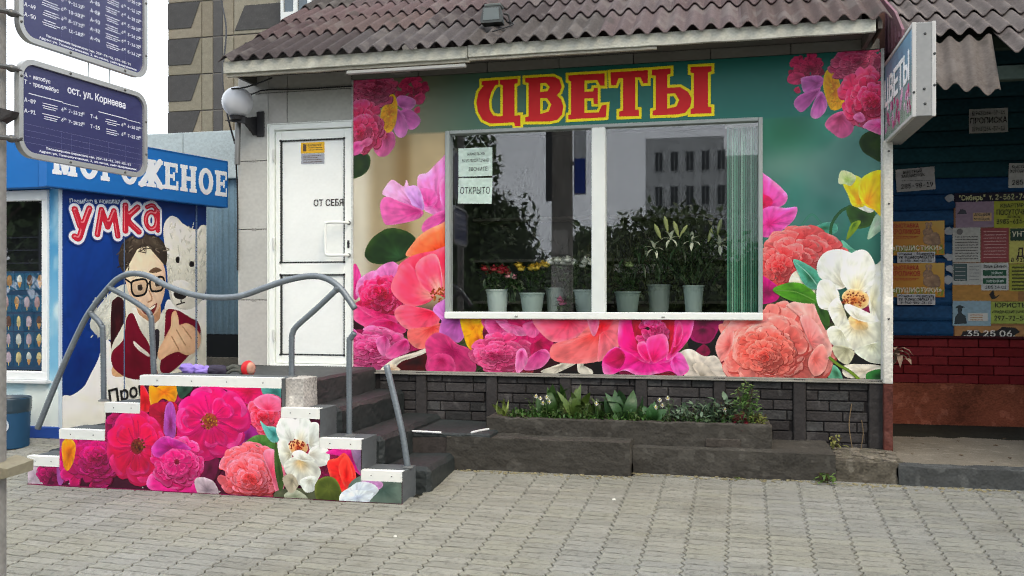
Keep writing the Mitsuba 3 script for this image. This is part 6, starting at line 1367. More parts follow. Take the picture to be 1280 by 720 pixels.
ink(t, [PF.text('БЫСТРЫЙ', 5.57, 2.505, 0.024, 0.16, 0.011, True), PF.text('ХОРОШИЙ ЗАРАБОТОК', 5.555, 2.468, 0.026, 0.32, 0.011, True), PF.text('285-98-19', 5.572, 2.36, 0.042, 0.28, 0.011, True)], (44, 42, 42))
def rabbits(b0, label):
    t = paper('poster', label, PF, 4.55, 5.02, b0, b0 + 0.31, (204, 140, 50), 0.002, group=None, cat='poster')
    q = Print(); q.grid(4.552, 5.018, b0 + 0.002, b0 + 0.308, 12, 8, lambda a, b: np.array([[206, 134, 40]]) + np.array([[14, 50, 60]]) * ((b - b0) / 0.31)[:, None] * np.clip((a - 4.6) / 0.4, 0, 1)[:, None])
    G = np.random.default_rng(int(b0 * 100))
    for _ in range(60):
        x = G.uniform(4.56, 5.01); q.line([(x, b0 + 0.01), (x + G.uniform(-0.02, 0.02), b0 + G.uniform(0.05, 0.1))], 0.007, (120 + G.integers(0, 60), 140 + G.integers(0, 30), 50))
    q.blob([(4.86, b0 + 0.1), (4.84, b0 + 0.16), (4.88, b0 + 0.2), (4.96, b0 + 0.2), (4.985, b0 + 0.14), (4.97, b0 + 0.09)], (4.91, b0 + 0.14), (150, 116, 92), (170, 134, 108), (128, 98, 76))
    q.blob([(4.85, b0 + 0.18), (4.84, b0 + 0.22), (4.87, b0 + 0.25), (4.91, b0 + 0.24), (4.92, b0 + 0.2)], (4.88, b0 + 0.21), (176, 140, 112), (168, 130, 104), (130, 98, 78))
    for x in (4.87, 4.9): q.blob([(x, b0 + 0.235), (x - 0.012, b0 + 0.28), (x + 0.004, b0 + 0.3), (x + 0.018, b0 + 0.28)], (x + 0.002, b0 + 0.26), (150, 112, 92), (176, 136, 112), (130, 98, 80), rings=3)
    q.build('print', PF, [(4.552, 5.018, b0 + 0.002, b0 + 0.308)], t, 0.0085)
    ink(t, [PF.text('ВЫСТАВКА', 4.585, b0 + 0.25, 0.038, 0.22, 0.0155, True), PF.text('КРОЛИКОВ', 4.575, b0 + 0.195, 0.042, 0.24, 0.0155, True), PF.rect(4.585, 4.8, b0 + 0.17, b0 + 0.174, 0.0155, 0.016), PF.rect(4.585, 4.78, b0 + 0.155, b0 + 0.159, 0.0155, 0.016)], (196, 62, 34))
    ink(t, [PF.text('«ПУШИСТИКИ»', 4.575, b0 + 0.045, 0.042, 0.42, 0.0155, True)], (236, 230, 200), 'title')
    s = paper('notice', 'white strip pasted under ' + ('the upper' if b0 > 1.6 else 'the lower') + ' rabbit poster', PF, 4.62, 4.94, b0 - 0.07, b0 + 0.03, (216, 214, 214), 0.012)
    ink(s, [PF.text('10 июня - 28 августа', 4.63, b0 + 0.003, 0.02, 0.3, 0.019, True), PF.text('тк КомсоМОЛЛ', 4.63, b0 - 0.03, 0.028, 0.3, 0.019, True), PF.text('8-950-980-23-53', 4.65, b0 - 0.06, 0.02, 0.26, 0.019, True)], (40, 40, 46))
rabbits(1.745, 'upper orange rabbit exhibition poster on the blue shutter')
rabbits(1.365, 'lower orange rabbit exhibition poster on the blue shutter')
# the pasted-over notices further right
AX = lambda px: 5.105 + (px - 1193) * 0.00653
AZ = lambda py: 2.182 - (py - 258) * 0.0072
def ad(label, px0, px1, py0, py1, rgb, h, cat='notice'): return paper('notice', label, PF, AX(px0), AX(px1), AZ(py1), AZ(py0), rgb, h, cat=cat, curl=0.003)
def tx(s, px, py, hpx, wpx, h): return PF.text(s, AX(px), AZ(py), hpx * 0.0066, wpx * 0.00653, h, True)
def bar(px0, px1, py0, py1, h): return PF.rect(AX(px0), AX(px1), AZ(py1), AZ(py0), h, h + 0.0008)
solo('notice_board', [cbox(AX(1192), AX(1300), YS - 0.014, YS, AZ(421), AZ(260), 0.002)], (160, 116, 76), 'torn brown plywood backing under the pasted notices', 'board', 'm_grainy', grain=0.6)
H = 0.006
t = ad('dark strip with pale lettering along the top of the pasted notices', 1192, 1300, 242, 253, (42, 36, 52), H)
ink(t, [tx('"Сибирь"  т. 2-562-74', 1198, 251, 7, 84, H + .005)], (206, 202, 150))
t = ad('mauve notice with a pale arrow-shaped label under the dark strip', 1194, 1242, 253, 285, (162, 138, 156), H)
ink(t, [bar(1216, 1239, 267, 277, H + .005)], (206, 170, 120), 'label'); ink(t, [tx('АКЦИЯ', 1217, 271, 4, 20, H + .0065), tx('50 000 руб.', 1217, 276, 3, 20, H + .0065)], (66, 50, 60)); ink(t, [PF.extr(Polygon([(AX(1196), AZ(268)), (AX(1200), AZ(262)), (AX(1206), AZ(263)), (AX(1208), AZ(268))]), H + .005, H + .006)], (70, 66, 78), 'emblem')
t = ad('bright yellow notice at the right edge with heavy black lettering', 1242, 1300, 253, 286, (176, 178, 66), H + .002)
ink(t, [tx('КВАРТИРЫ', 1250, 261, 5, 34, H + .007), tx('ПОСУТОЧНО', 1245, 270, 7, 42, H + .007), tx('НА ЧАСЫ', 1258, 274, 3, 16, H + .007), tx('8983-615-39', 1245, 281, 6, 44, H + .007)], (40, 42, 30))
t = ad('white sheet of small print with a dark emblem under the mauve notice', 1190, 1225, 285, 328, (196, 194, 186), H + .003)
ink(t, [bar(1193, 1222, 296 + 3.4 * k, 297 + 3.4 * k, H + .008) for k in range(9)] + [PF.extr(Point(AX(1199), AZ(290)).buffer(0.026), H + .008, H + .0088)], (110, 106, 104))
t = ad('dull red sheet of small print beside the white one', 1226, 1260, 286, 328, (160, 82, 84), H + .003)
ink(t, [bar(1229, 1257, 290 + 4 * k, 291 + 4 * k, H + .008) for k in range(9)], (206, 164, 160))
t = ad('pale yellow green sheet under the bright yellow notice, dark block at its top', 1261, 1300, 286, 330, (200, 196, 110), H + .003)
ink(t, [bar(1262, 1300, 287, 302, H + .008)], (40, 66, 50), 'block'); ink(t, [tx('УНТЫ', 1264, 297, 7, 26, H + .0095)], (220, 214, 190)); ink(t, [tx('ДЛЯ', 1270, 322, 12, 24, H + .008), tx('8 913-833', 1263, 328, 5, 36, H + .008)], (70, 56, 44), 'small_lettering')
t = ad('white sheet with a grey green block at its left', 1190, 1226, 329, 356, (190, 190, 184), H + .005)
ink(t, [bar(1191, 1208, 330, 351, H + .01)], (74, 92, 92), 'block'); ink(t, [bar(1193, 1206, 334 + 5 * k, 335 + 5 * k, H + .0115) for k in range(4)] + [bar(1211, 1223, 333 + 4 * k, 334 + 4 * k, H + .01) for k in range(5)], (160, 160, 158))
t = ad('white sheet with two dark green bars and a telephone number', 1226, 1260, 329, 363, (206, 206, 202), H + .005)
ink(t, [bar(1228, 1257, 338, 345, H + .01), bar(1228, 1257, 348, 355, H + .01)], (28, 84, 60), 'bar'); ink(t, [tx('Ваши Деньги', 1229, 335, 4, 28, H + .01), tx('205 14 02', 1231, 361, 4, 26, H + .01)], (46, 50, 52)); ink(t, [tx('ЗАЙМЫ', 1238, 343, 3, 14, H + .0115), tx('СБЕРЕЖЕНИЯ', 1232, 353, 3, 22, H + .0115)], (210, 220, 214), 'small_lettering')
t = ad('yellow green sheet of dense lettering low at the right edge', 1261, 1300, 331, 364, (170, 172, 74), H + .005)
ink(t, [bar(1264, 1290, 334 + 4.4 * k, 336 + 4.4 * k, H + .01) for k in range(7)], (84, 84, 42))
t = ad('torn orange brown sheet with a small black fish-like shape', 1190, 1272, 352, 376, (190, 140, 76), H + .0025)
ink(t, [PF.extr(Polygon([(AX(a), AZ(b)) for a, b in ((1236, 368), (1241, 362), (1243, 371), (1250, 368), (1244, 373), (1239, 374))]), H + .008, H + .009)], (36, 32, 30), 'shape')
t = ad('pale blue sheet with a graduate in a gown at its left', 1190, 1238, 376, 407, (150, 176, 190), H + .006)
ink(t, [PF.extr(Polygon([(AX(a), AZ(b)) for a, b in ((1192, 405), (1193, 396), (1197, 391), (1196, 386), (1199, 383), (1202, 386), (1201, 391), (1206, 395), (1208, 404))]), H + .011, H + .012), PF.extr(Polygon([(AX(a), AZ(b)) for a, b in ((1193, 384), (1199, 381), (1205, 384), (1199, 386))]), H + .0125, H + .0133)], (46, 58, 62), 'figure'); ink(t, [bar(1209, 1234, 391, 401, H + .011)], (206, 206, 200), 'panel'); ink(t, [bar(1212, 1228, 393 + 3 * k, 394 + 3 * k, H + .0125) for k in range(3)], (190, 140, 90))
t = ad('yellow green sheet with one serif word, low on the board', 1238, 1300, 377, 404, (164, 178, 86), H + .006)
ink(t, [tx('ЮРИСТЫ', 1243, 384, 6, 40, H + .011), tx('ЮРИДИЧЕСКИЕ УСЛУГИ', 1240, 391, 3.4, 42, H + .011), tx('297-72-54', 1242, 400, 6, 40, H + .011)], (52, 56, 40))
t = ad('torn dark strip with large white digits at the bottom of the board', 1193, 1300, 407, 421, (176, 130, 84), H + .004)
ink(t, [PF.extr(Polygon([(AX(a), AZ(b)) for a, b in ((1200, 420), (1203, 414), (1222, 412), (1226, 416), (1247, 412), (1252, 408), (1268, 409), (1274, 414), (1264, 420))]), H + .009, H + .01)], (34, 32, 32), 'torn_patch'); ink(t, [tx('.35 25 06.', 1204, 420, 8, 64, H + .0105)], (222, 218, 210))
for n, (x, z) in enumerate(((5.06, 1.96), (5.07, 1.62), (5.05, 1.52), (5.06, 1.73), (5.07, 2.25))):
    solo('paper_scrap', PF.extr(Polygon([(x + 0.05 * math.cos(q) * g.uniform(0.5, 1.2), z + 0.04 * math.sin(q) * g.uniform(0.5, 1.2)) for q in np.linspace(0, 5.8, 9)]), 0.001, 0.002), (176, 180, 184),
         ('scrap of torn white paper beside the upper rabbit poster', 'scrap of torn white paper at the top edge of the lower rabbit poster', 'scrap of torn white paper beside the lower rabbit poster', 'scrap of torn white paper below the upper rabbit poster', 'scrap of torn white paper left of the dark strip')[n], 'scrap', 'm_grainy')

# the neighbour that shades the porch from the right, just outside the picture
NB = thing('neighbour_kiosk', 'dark green kiosk standing forward at the right of the porch', 'kiosk')
put('body', box(6.7, 8.9, -2.4, 1.55, 0.0, 2.9), (52, 74, 62), 'm_grainy', NB)
put('roof', cbox(6.5, 9.1, -2.6, 1.7, 2.9, 3.05, 0.02), (84, 84, 82), 'm_plain', NB)
put('window', cbox(7.1, 8.5, -2.42, -2.38, 1.1, 2.3, 0.01), (40, 48, 54), 'm_gloss', NB)
put('shutter_box', cbox(7.0, 8.6, -2.52, -2.4, 2.32, 2.55, 0.01), (120, 124, 124), 'm_plain', NB)

# ------------------------------------------------------------------ ice cream kiosk at the left
IK = thing('ice_cream_kiosk', 'blue ice cream kiosk with a large printed side and a white framed window', 'kiosk')
KC = np.array([-2.64, -0.33, 0.0]); KA = math.radians(15.3); KD = np.array([math.sin(KA), math.cos(KA), 0]); KN = np.array([KD[1], -KD[0], 0])
KF = Frame(KC, KD, (0, 0, 1), KN)
far, L = KC + 1.68 * KD, 1.68
plan = Polygon([(-4.4, -0.33), (KC[0], KC[1]), (far[0], far[1]), (-4.4, far[1])])
flat = Frame((0, 0, 0), (1, 0, 0), (0, 1, 0), (0, 0, 1))
rot = lambda m: m
hole = sbox(-4.3, -0.38, -2.8, 0.5)
put('wall', [flat.extr(plan.difference(hole), 0.62, 2.34), flat.extr(plan, 0.1, 0.62), flat.extr(plan.buffer(-0.02), 2.34, 2.74)], (206, 216, 222), 'm_grainy', IK, grain=0.12)
put('base_strip', [cbox(-4.4, KC[0] + 0.01, -0.35, -0.31, 0.11, 0.215, 0.006)], (34, 72, 150), 'm_plain', IK)
kp = Print(); kp.grid(0.0, L, 0.1, 2.34, 14, 20, lambda a, b: np.array([[14, 56, 128]]) + 0 * a[:, None])
kp.draw(KIOSK_PRINT, 0.07)
kp.build('side_picture', KF, [(0.015, L - 0.005, 0.13, 2.33)], IK, 0.002); say(f'{IK}__side_picture', 'printed side showing a laughing man in glasses and a maroon vest with a white bear on deep blue')
put('corner_profile', KF.rect(-0.012, 0.014, 0.12, 2.34, 0.0, 0.012), (196, 212, 224), 'm_plain', IK)
put('panel_joint', [KF.rect(0.662, 0.668, 0.13, 2.33, 0.0, 0.009), KF.rect(1.53, 1.536, 0.13, 2.33, 0.0, 0.009)], (92, 112, 146), 'm_plain', IK)
put('base_strip', KF.rect(0.0, L, 0.1, 0.14, 0.0, 0.012), (34, 72, 150), 'm_plain', IK)
# bubble lettering on the print
def strokes(lines, w): return unary_union([LineString(spline(l, 5) if len(l) > 2 else l).buffer(w) for l in lines])
glyphs = [strokes([[(0.02, 0.95), (0.2, 0.42)], [(0.5, 1.02), (0.3, 0.45), (0.16, 0.02), (0.02, 0.06)]], 0.115), strokes([[(0.0, 0.02), (0.14, 0.86)], [(0.14, 0.86), (0.36, 0.3)], [(0.36, 0.3), (0.58, 0.86)], [(0.58, 0.86), (0.72, 0.02)]], 0.11),
          strokes([[(0.02, 0.9), (0.02, 0.02)], [(0.46, 0.88), (0.1, 0.44), (0.5, 0.02)]], 0.115), unary_union([strokes([[(0.24 + 0.22 * math.cos(q), 0.36 + 0.3 * math.sin(q)) for q in np.linspace(0, 6.283, 12)]], 0.1), strokes([[(0.5, 0.72), (0.5, 0.02)]], 0.1), strokes([[(0.06, 0.82), (0.3, 0.9), (0.48, 0.72)]], 0.09)])]
def place_glyphs():
    out, x = [], 0.1
    for i, (gl, w) in enumerate(zip(glyphs, (0.22, 0.285, 0.225, 0.2))):
        s = w / (gl.bounds[2] - gl.bounds[0]); q = affinity.scale(gl, s, 0.275, origin=(0, 0))
        q = affinity.translate(q, x - q.bounds[0], 1.862 + 0.052 * i - q.bounds[1] - (0.02 if i == 3 else 0)); out.append(q); x += w + 0.015
    return out
gl = place_glyphs(); allg = unary_union(gl)
put('letter_halo', KF.extr(allg.buffer(0.034), 0.010, 0.0112), (40, 60, 130), 'm_plain', IK)
put('letter_outline', KF.extr(allg.buffer(0.022), 0.0112, 0.0124), (222, 226, 234), 'm_plain', IK)
for q in gl: put('letter', KF.extr(q.buffer(-0.004), 0.0124, 0.0136), (196, 30, 52), 'm_plain', IK)
put('letter_gloss', [KF.extr(affinity.translate(q.buffer(-0.022).intersection(affinity.translate(q, -0.012, 0.016)).difference(affinity.translate(q.buffer(-0.022), 0.008, -0.012)), 0, 0), 0.0136, 0.0142) for q in gl], (232, 130, 140), 'm_plain', IK)
put('lettering', KF.text('Пломбир в шоколаде', 0.09, 2.2, 0.046, 0.56, 0.010, True, tilt=0.1), (214, 222, 236), 'm_plain', IK)
put('lettering', KF.text('Прок', 0.5, 0.37, 0.13, 0.42, 0.010, True, tilt=0.14), (30, 28, 30), 'm_plain', IK)
g = np.random.default_rng(17)
# fascia sign with slab letters
put('fascia', [KF.rect(-0.2, 1.86, 2.325, 2.805, 0.0, 0.11), cbox(-4.5, KC[0] - 0.1, -0.47, -0.3, 2.325, 2.79, 0.004)], (22, 104, 178), 'm_plain', IK)
put('fascia_edge', [KF.rect(-0.2, 1.865, 2.8, 2.812, -0.01, 0.114), KF.rect(-0.2, 1.865, 2.318, 2.328, 0.0, 0.114), KF.rect(1.855, 1.868, 2.32, 2.81, 0.0, 0.114)], (16, 84, 150), 'm_plain', IK)
def slab(ch):
    w, s, t = 1.0, 0.27, 0.16
    R = lambda a, b, c, d: sbox(a, c, b, d)
    if ch == 'О': return affinity.scale(Point(0.5, 0.5).buffer(0.5), 0.96, 1.04).difference(affinity.scale(Point(0.5, 0.5).buffer(0.5), 0.42, 0.66))
    if ch == 'Н': return unary_union([R(0.08, 0.36, 0, 1), R(0.64, 0.92, 0, 1), R(0.3, 0.7, 0.42, 0.58)] + [R(a, b, c, c + 0.14) for a, b in ((0, 0.44), (0.56, 1)) for c in (0, 0.86)])
    if ch == 'Е': return unary_union([R(0.1, 0.4, 0, 1), R(0, 0.94, 0.84, 1), R(0, 0.98, 0, 0.16), R(0.3, 0.7, 0.43, 0.57), R(0.8, 0.94, 0.66, 1), R(0.84, 0.98, 0, 0.34), R(0.62, 0.74, 0.34, 0.66)])
    if ch == 'Р': return unary_union([R(0.1, 0.4, 0, 1), R(0, 0.5, 0, 0.15), R(0, 0.5, 0.85, 1), affinity.scale(Point(0.5, 0.72).buffer(0.3), 1.4, 0.95).difference(affinity.scale(Point(0.52, 0.72).buffer(0.12), 1.3, 1.1)).intersection(R(0.3, 1, 0.3, 1.02))])
    if ch == 'М': return unary_union([R(0.06, 0.28, 0, 0.95), R(0.72, 0.96, 0, 0.95), Polygon([(0.04, 1), (0.3, 1), (0.52, 0.4), (0.74, 1), (0.98, 1), (0.58, 0.02), (0.44, 0.02)])] + [R(a, b, c, c + 0.14) for a, b in ((0, 0.38), (0.62, 1.02)) for c in (0,)] + [R(0, 0.3, 0.86, 1), R(0.72, 1.02, 0.86, 1)])
    if ch == 'Ж': return unary_union([R(0.36, 0.64, 0, 1), LineString([(0.1, 0.95), (0.42, 0.5), (0.06, 0.06)]).buffer(0.115), LineString([(0.9, 0.95), (0.58, 0.5), (0.94, 0.06)]).buffer(0.115), R(-0.08, 0.26, 0, 0.13), R(0.76, 1.08, 0, 0.13), R(-0.04, 0.22, 0.87, 1), R(0.78, 1.04, 0.87, 1), R(0.28, 0.72, 0, 0.12), R(0.28, 0.72, 0.88, 1)])
x = -0.15
for ch, w in zip('МОРОЖЕНОЕ', (0.235, 0.2, 0.185, 0.2, 0.255, 0.18, 0.21, 0.2, 0.18)):
    q = affinity.translate(affinity.scale(slab(ch), w, 0.265, origin=(0, 0)), x, 2.432)
    put('sign_letter', KF.extr(q, 0.11, 0.1135), (222, 228, 234), 'm_plain', IK); x += w + 0.022
# front: window, clouds, stock of ice cream cards
KW = f'{IK}__window'; FF = front(-0.33)
put('frame', [cbox(-4.3, -2.748, -0.362, -0.3, 2.225, 2.318, 0.005), cbox(-4.3, -2.748, -0.362, -0.3, 0.63, 0.705, 0.005), cbox(-2.806, -2.748, -0.36, -0.3, 0.705, 2.225, 0.005), cbox(-3.62, -3.55, -0.36, -0.3, 0.705, 2.225, 0.005), cbox(-4.3, -4.24, -0.36, -0.3, 0.705, 2.225, 0.005)], (222, 226, 226), 'm_plain', KW)
put('sill', cbox(-4.3, -2.73, -0.4, -0.3, 0.6, 0.628, 0.004), (206, 210, 210), 'm_plain', KW)
put('pane', [sheet(-4.24, -3.62, 0.7, 2.23, -0.33), sheet(-3.55, -2.805, 0.7, 2.23, -0.33)], WHITE, 'm_glass', KW)
put('interior', [box(-4.3, -2.8, 0.48, 0.52, 0.6, 2.34), box(-4.32, -4.3, -0.3, 0.5, 0.6, 2.34), box(-4.3, -2.75, -0.3, 0.5, 0.58, 0.6)], (44, 46, 50), 'm_plain', IK)
put('clutter', [box(-3.6, -2.85, 0.0, 0.02, z, z + 0.012) for z in (1.55, 1.68, 1.8, 1.92)] + [box(-3.1, -2.86, -0.05, 0.1, 1.5, 2.1)], (46, 48, 62), 'm_plain', IK)
cp = Print(); kg = np.random.default_rng(9)
for r, (z, n, x0) in enumerate(((1.43, 4, -3.27), (1.235, 5, -3.3), (1.06, 5, -3.28), (0.9, 5, -3.28), (0.735, 5, -3.28))):
    for c in range(n + 4):
        x = x0 + (c - 4) * 0.108
        if x + 0.1 > -2.81: continue
        cp._add(np.array([(x, z), (x + 0.102, z), (x + 0.102, z + 0.15), (x, z + 0.15)]), np.tile(np.array((32, 80, 118)) + kg.integers(-14, 15), (4, 1)), np.array([[0, 1, 2], [0, 2, 3]]))
        m = x + 0.05; top = [(196, 204, 206), (176, 150, 160), (90, 66, 62), (196, 184, 140), (180, 166, 184), (164, 128, 92)][kg.integers(6)]; k = kg.integers(3)
        if k == 0:
            cp.blob([(m - 0.02, z + 0.075), (m, z + 0.015), (m + 0.02, z + 0.075)], (m, z + 0.05), (176, 130, 80), (206, 160, 104), (180, 136, 90), rings=2, m=3, wob=0)
            cp.blob([(m - 0.026, z + 0.075), (m - 0.02, z + 0.12), (m, z + 0.138), (m + 0.02, z + 0.12), (m + 0.026, z + 0.075)], (m, z + 0.1), top, top, np.array(top) * 0.8, rings=3, m=3, wob=0)
        else:
            w = 0.018 if k == 1 else 0.025
            cp.blob([(m - w, z + 0.045), (m - w, z + 0.115), (m, z + 0.138), (m + w, z + 0.115), (m + w, z + 0.045)], (m, z + 0.08), top, top, np.array(top) * 0.7, rings=3, m=3, wob=0)
            cp.line([(m, z + 0.045), (m, z + 0.012)], 0.01, (214, 184, 130))
CF = front(-0.27)
put('card_rack', box(-4.2, -2.815, -0.268, -0.26, 0.71, 1.6), (24, 60, 96), 'm_plain', IK)
cp.build('picture_cards', CF, [(-4.2, -2.82, 0.71, 1.6)], IK, 0.001); say(f'{IK}__picture_cards', 'rows of small picture cards of ice creams behind the kiosk glass')
wp = Print()
def clouds_(a, b):
    n = meshkit.fbm(np.stack([a * 3.2, b * 2.4, a * 0 + 3], 1), 4)[:, None]; k = np.clip((n - 0.42) * 5, 0, 1)
    hi = np.clip((b - 1.3) / 1.0, 0, 1)[:, None]; blue = np.array([[120, 176, 214]]) * (1 - hi) + np.array([[40, 118, 180]]) * hi
    w = np.clip(k + np.clip((0.75 - b) / 0.3, 0, 0.8)[:, None] * 0.9, 0, 1); return blue * (1 - w) + np.array([[222, 232, 236]]) * w
wp.grid(-4.4, -2.64, 0.21, 2.33, 70, 80, clouds_)
wp.build('front_picture', FF, [(-2.747, -2.655, 0.62, 2.325), (-4.4, -2.655, 0.216, 0.6)], IK, 0.002); say(f'{IK}__front_picture', 'printed pale clouds round the kiosk window')
put('awning_end', [hull([(-3.32, -0.62, 2.62), (-3.26, -0.62, 2.42), (-3.2, -0.48, 2.72), (-3.2, -0.48, 2.36), (-3.3, -0.48, 2.72), (-3.3, -0.48, 2.36)])], (190, 214, 222), 'm_plain', IK)

BI = thing('bin', 'round blue plastic bin with an oval badge in front of the kiosk', 'bin')
bc = (-2.87, -0.66); bz = float(gz(-0.66))
put('body', lathe([(0, 0), (0.15, 0), (0.153, 0.01), (0.168, 0.4), (0.172, 0.41), (0.172, 0.42), (0.164, 0.42), (0.15, 0.02), (0, 0.02)], (*bc, bz), 36), (34, 76, 110), 'm_plain', BI, smooth=40)
put('liner', worn(lathe([(0.165, 0.3), (0.171, 0.32), (0.174, 0.415), (0.166, 0.428), (0.158, 0.4), (0.12, 0.36), (0, 0.34)], (*bc, bz), 36), 0.03, 0.006, 16), (48, 66, 80), 'm_gloss', BI, smooth=True); say(f'{BI}__liner', 'dark crumpled bin bag folded over the rim')
def badge():
    th = np.linspace(0, 2 * np.pi, 33)[:-1]; out = []
    for k, r in ((1.0, 0.169), (0.82, 0.1705)):
        a0 = -1.35; P = [(bc[0] + r * math.cos(a0), bc[1] + r * math.sin(a0), bz + 0.2)] + [(bc[0] + r * math.cos(a0 + 0.5 * k * math.cos(q)), bc[1] + r * math.sin(a0 + 0.5 * k * math.cos(q)), bz + 0.2 + 0.075 * k * math.sin(q)) for q in th]
        out.append(trimesh.Trimesh(P, [[0, 1 + i, 1 + (i + 1) % 32] for i in range(32)], process=False))
    return out
bo, bi_ = badge(); put('badge_rim', bo, (190, 200, 212), 'm_plain', BI); put('badge', bi_, (22, 42, 92), 'm_plain', BI)
put('badge_wave', [tube([(bc[0] + 0.172 * math.cos(-1.35 + q), bc[1] + 0.172 * math.sin(-1.35 + q), bz + z + 0.012 * math.sin(q * 12)) for q in np.linspace(-0.3, 0.3, 12)], 0.004, 5) for z in (0.225, 0.175)], (200, 208, 216), 'm_plain', BI)

# ------------------------------------------------------------------ metal shed between kiosk and shop, flats behind
SH = thing('metal_shed', 'blue grey sheet metal shed in the gap between kiosk and flower shop', 'shed')
put('wall', box(-5.0, -1.9, 2.24, 4.0, 0.2, 3.26), (70, 84, 92), 'm_plain', SH)
sx = -5.0
while sx < -2.0:
    put('ribbed_sheet', [cbox(sx, sx + 0.262, 2.215, 2.245, 0.945, 2.73, 0.003)] + [hull([(sx + o + d, y, z) for d, y in ((-0.022, 2.216), (-0.01, 2.198), (0.01, 2.198), (0.022, 2.216)) for z in (0.945, 2.73)]) for o in (0.05, 0.13, 0.21)], tuple(np.array((116, 142, 158)) + RNG.integers(-6, 7)), 'm_grainy', SH, grain=0.4); sx += 0.264
for a, b in ((-5.0, -3.02), (-3.012, -2.1), (-2.092, -1.9)): put('top_panel', cbox(a, b, 2.12, 2.24, 2.735, 3.28, 0.005), (160, 170, 172), 'm_grainy', SH, grain=0.45)
put('opening', box(-5.0, -1.9, 2.2, 2.236, 0.68, 0.94), (26, 30, 32), 'm_plain', SH)
put('base', box(-5.0, -1.9, 2.16, 2.24, 0.2, 0.68), (112, 108, 100), 'm_stone', SH)

AB = thing('apartment_block', 'tall block of flats clad in tan panels with dark slanted reliefs', 'building')
YB = 54.0; BZ = lambda k: 21.17 + 2.76 * k
TAN, DK, GR = (128, 123, 109), (72, 72, 72), (80, 79, 79)
put('wall', box(-38.09, -16.0, YB + 0.1, YB + 13, 0.0, 32.0), (104, 100, 92), 'm_plain', AB)
for k in range(-3, 4):
    z0, z1 = BZ(k - 1) + 0.04, BZ(k) - 0.04
    for a, b in ((-38.09, -35.27), (-35.2, -34.33), (-33.45, -32.59), (-32.52, -28.26)):
        put('panel', cbox(a, b, YB, YB + 0.2, z0, z1, 0.03), tuple(np.array(TAN) + RNG.integers(-6, 7)), 'm_stone', AB, grain=0.28)
    put('strip_panel', cbox(-34.29, -33.49, YB + 0.05, YB + 0.2, z0, z1, 0.03), GR, 'm_stone', AB, grain=0.25)
    put('dark_relief', hull([(x, y, z) for y in (YB - 0.06, YB + 0.02) for x, z in ((-38.06, z1 + 0.02), (-35.34, z1 + 0.02), (-36.1, z1 - 1.92), (-38.06, z1 - 1.92))]), DK, 'm_stone', AB, grain=0.3)
    put('dark_relief', hull([(x, y, z) for y in (YB - 0.06, YB + 0.02) for x, z in ((-32.44, z0 + 0.28), (-28.3, z0 + 0.28), (-28.3, z0 + 2.1), (-31.6, z0 + 2.1))]), DK, 'm_stone', AB, grain=0.3)
    bal = put('balcony', [box(-28.2, -22.0, YB - 1.0, YB + 0.2, z0 - 0.1, z0 + 1.05), box(-28.2, -28.0, YB - 1.0, YB + 0.2, z0 + 1.05, z1), box(-27.2, -26.9, YB - 1.0, YB - 0.8, z0 + 1.05, z1), box(-26.1, -25.8, YB - 1.0, YB - 0.8, z0 + 1.05, z1), box(-28.2, -22.0, YB - 1.0, YB + 0.2, z1 - 0.25, z1)], (206, 212, 210), 'm_plain', AB)
    for a, b in ((-27.95, -27.25), (-26.85, -26.15), (-25.75, -22.1)):
        put('window_pane', box(a, b, YB - 0.85, YB - 0.8, z0 + 1.05, z1 - 0.25), (86, 100, 108), 'm_gloss', bal)

# ------------------------------------------------------------------ bus stop boards in the foreground, at the left edge
BS = thing('bus_stop', 'grey bus stop pole with brackets at the very left edge', 'pole')
pc = (-0.153, -3.739)
PXc, PYc = float(pc[0]), float(pc[1]); pb = float(gz(PYc))
put('pole', tube([(PXc, PYc, pb - 0.02), (PXc, PYc, 4.6)], 0.042, 20), (126, 124, 120), 'm_grainy', BS, smooth=True)
put('tray', [hull([(PXc + x, PYc + y, z) for x, y, z in ((0.02, -0.08, 0.6), (0.02, 0.1, 0.62), (0.115, -0.06, 0.585), (0.115, 0.1, 0.6), (0.02, -0.08, 0.52), (0.02, 0.1, 0.53), (0.11, -0.05, 0.545), (0.11, 0.1, 0.55))])], (128, 122, 104), 'm_grainy', BS); say(f'{BS}__tray', 'tan metal tray bolted low on the pole')
put('dark_bracket', [hull([(PXc + x, PYc + y, z) for x, y, z in ((0.02, -0.03, 2.215), (0.02, 0.03, 2.215), (0.1, -0.01, 2.195), (0.1, 0.03, 2.195), (0.02, -0.03, 2.14), (0.02, 0.03, 2.14), (0.085, -0.01, 2.17), (0.085, 0.03, 2.17))])], (52, 50, 50), 'm_plain', BS)
BA = math.radians(5.5); BD = np.array([math.sin(BA), math.cos(BA), 0]); BN2 = np.array([BD[1], -BD[0], 0])
p0 = (-0.077, -3.742)
BF = Frame((p0[0], p0[1], 0), BD, (0, 0, 1), BN2)
for z in (2.07, 2.39, 2.64): put('clamp', [tube([BF.to3(-0.06, z, -0.01), BF.to3(0.01, z + 0.005, 0.012), BF.to3(0.06, z, 0.006)], 0.012, 8), ball(BF.to3(0.0, z, 0.012), 0.022, 2, (1, 1, 0.8))], (96, 96, 92), 'm_metal', BS)
LILAC, NAVY = (214, 216, 226), (50, 52, 96)
def rbox(a0, a1, b0, b1, r): return sbox(a0 + r, b0 + r, a1 - r, b1 - r).buffer(r, quad_segs=10)
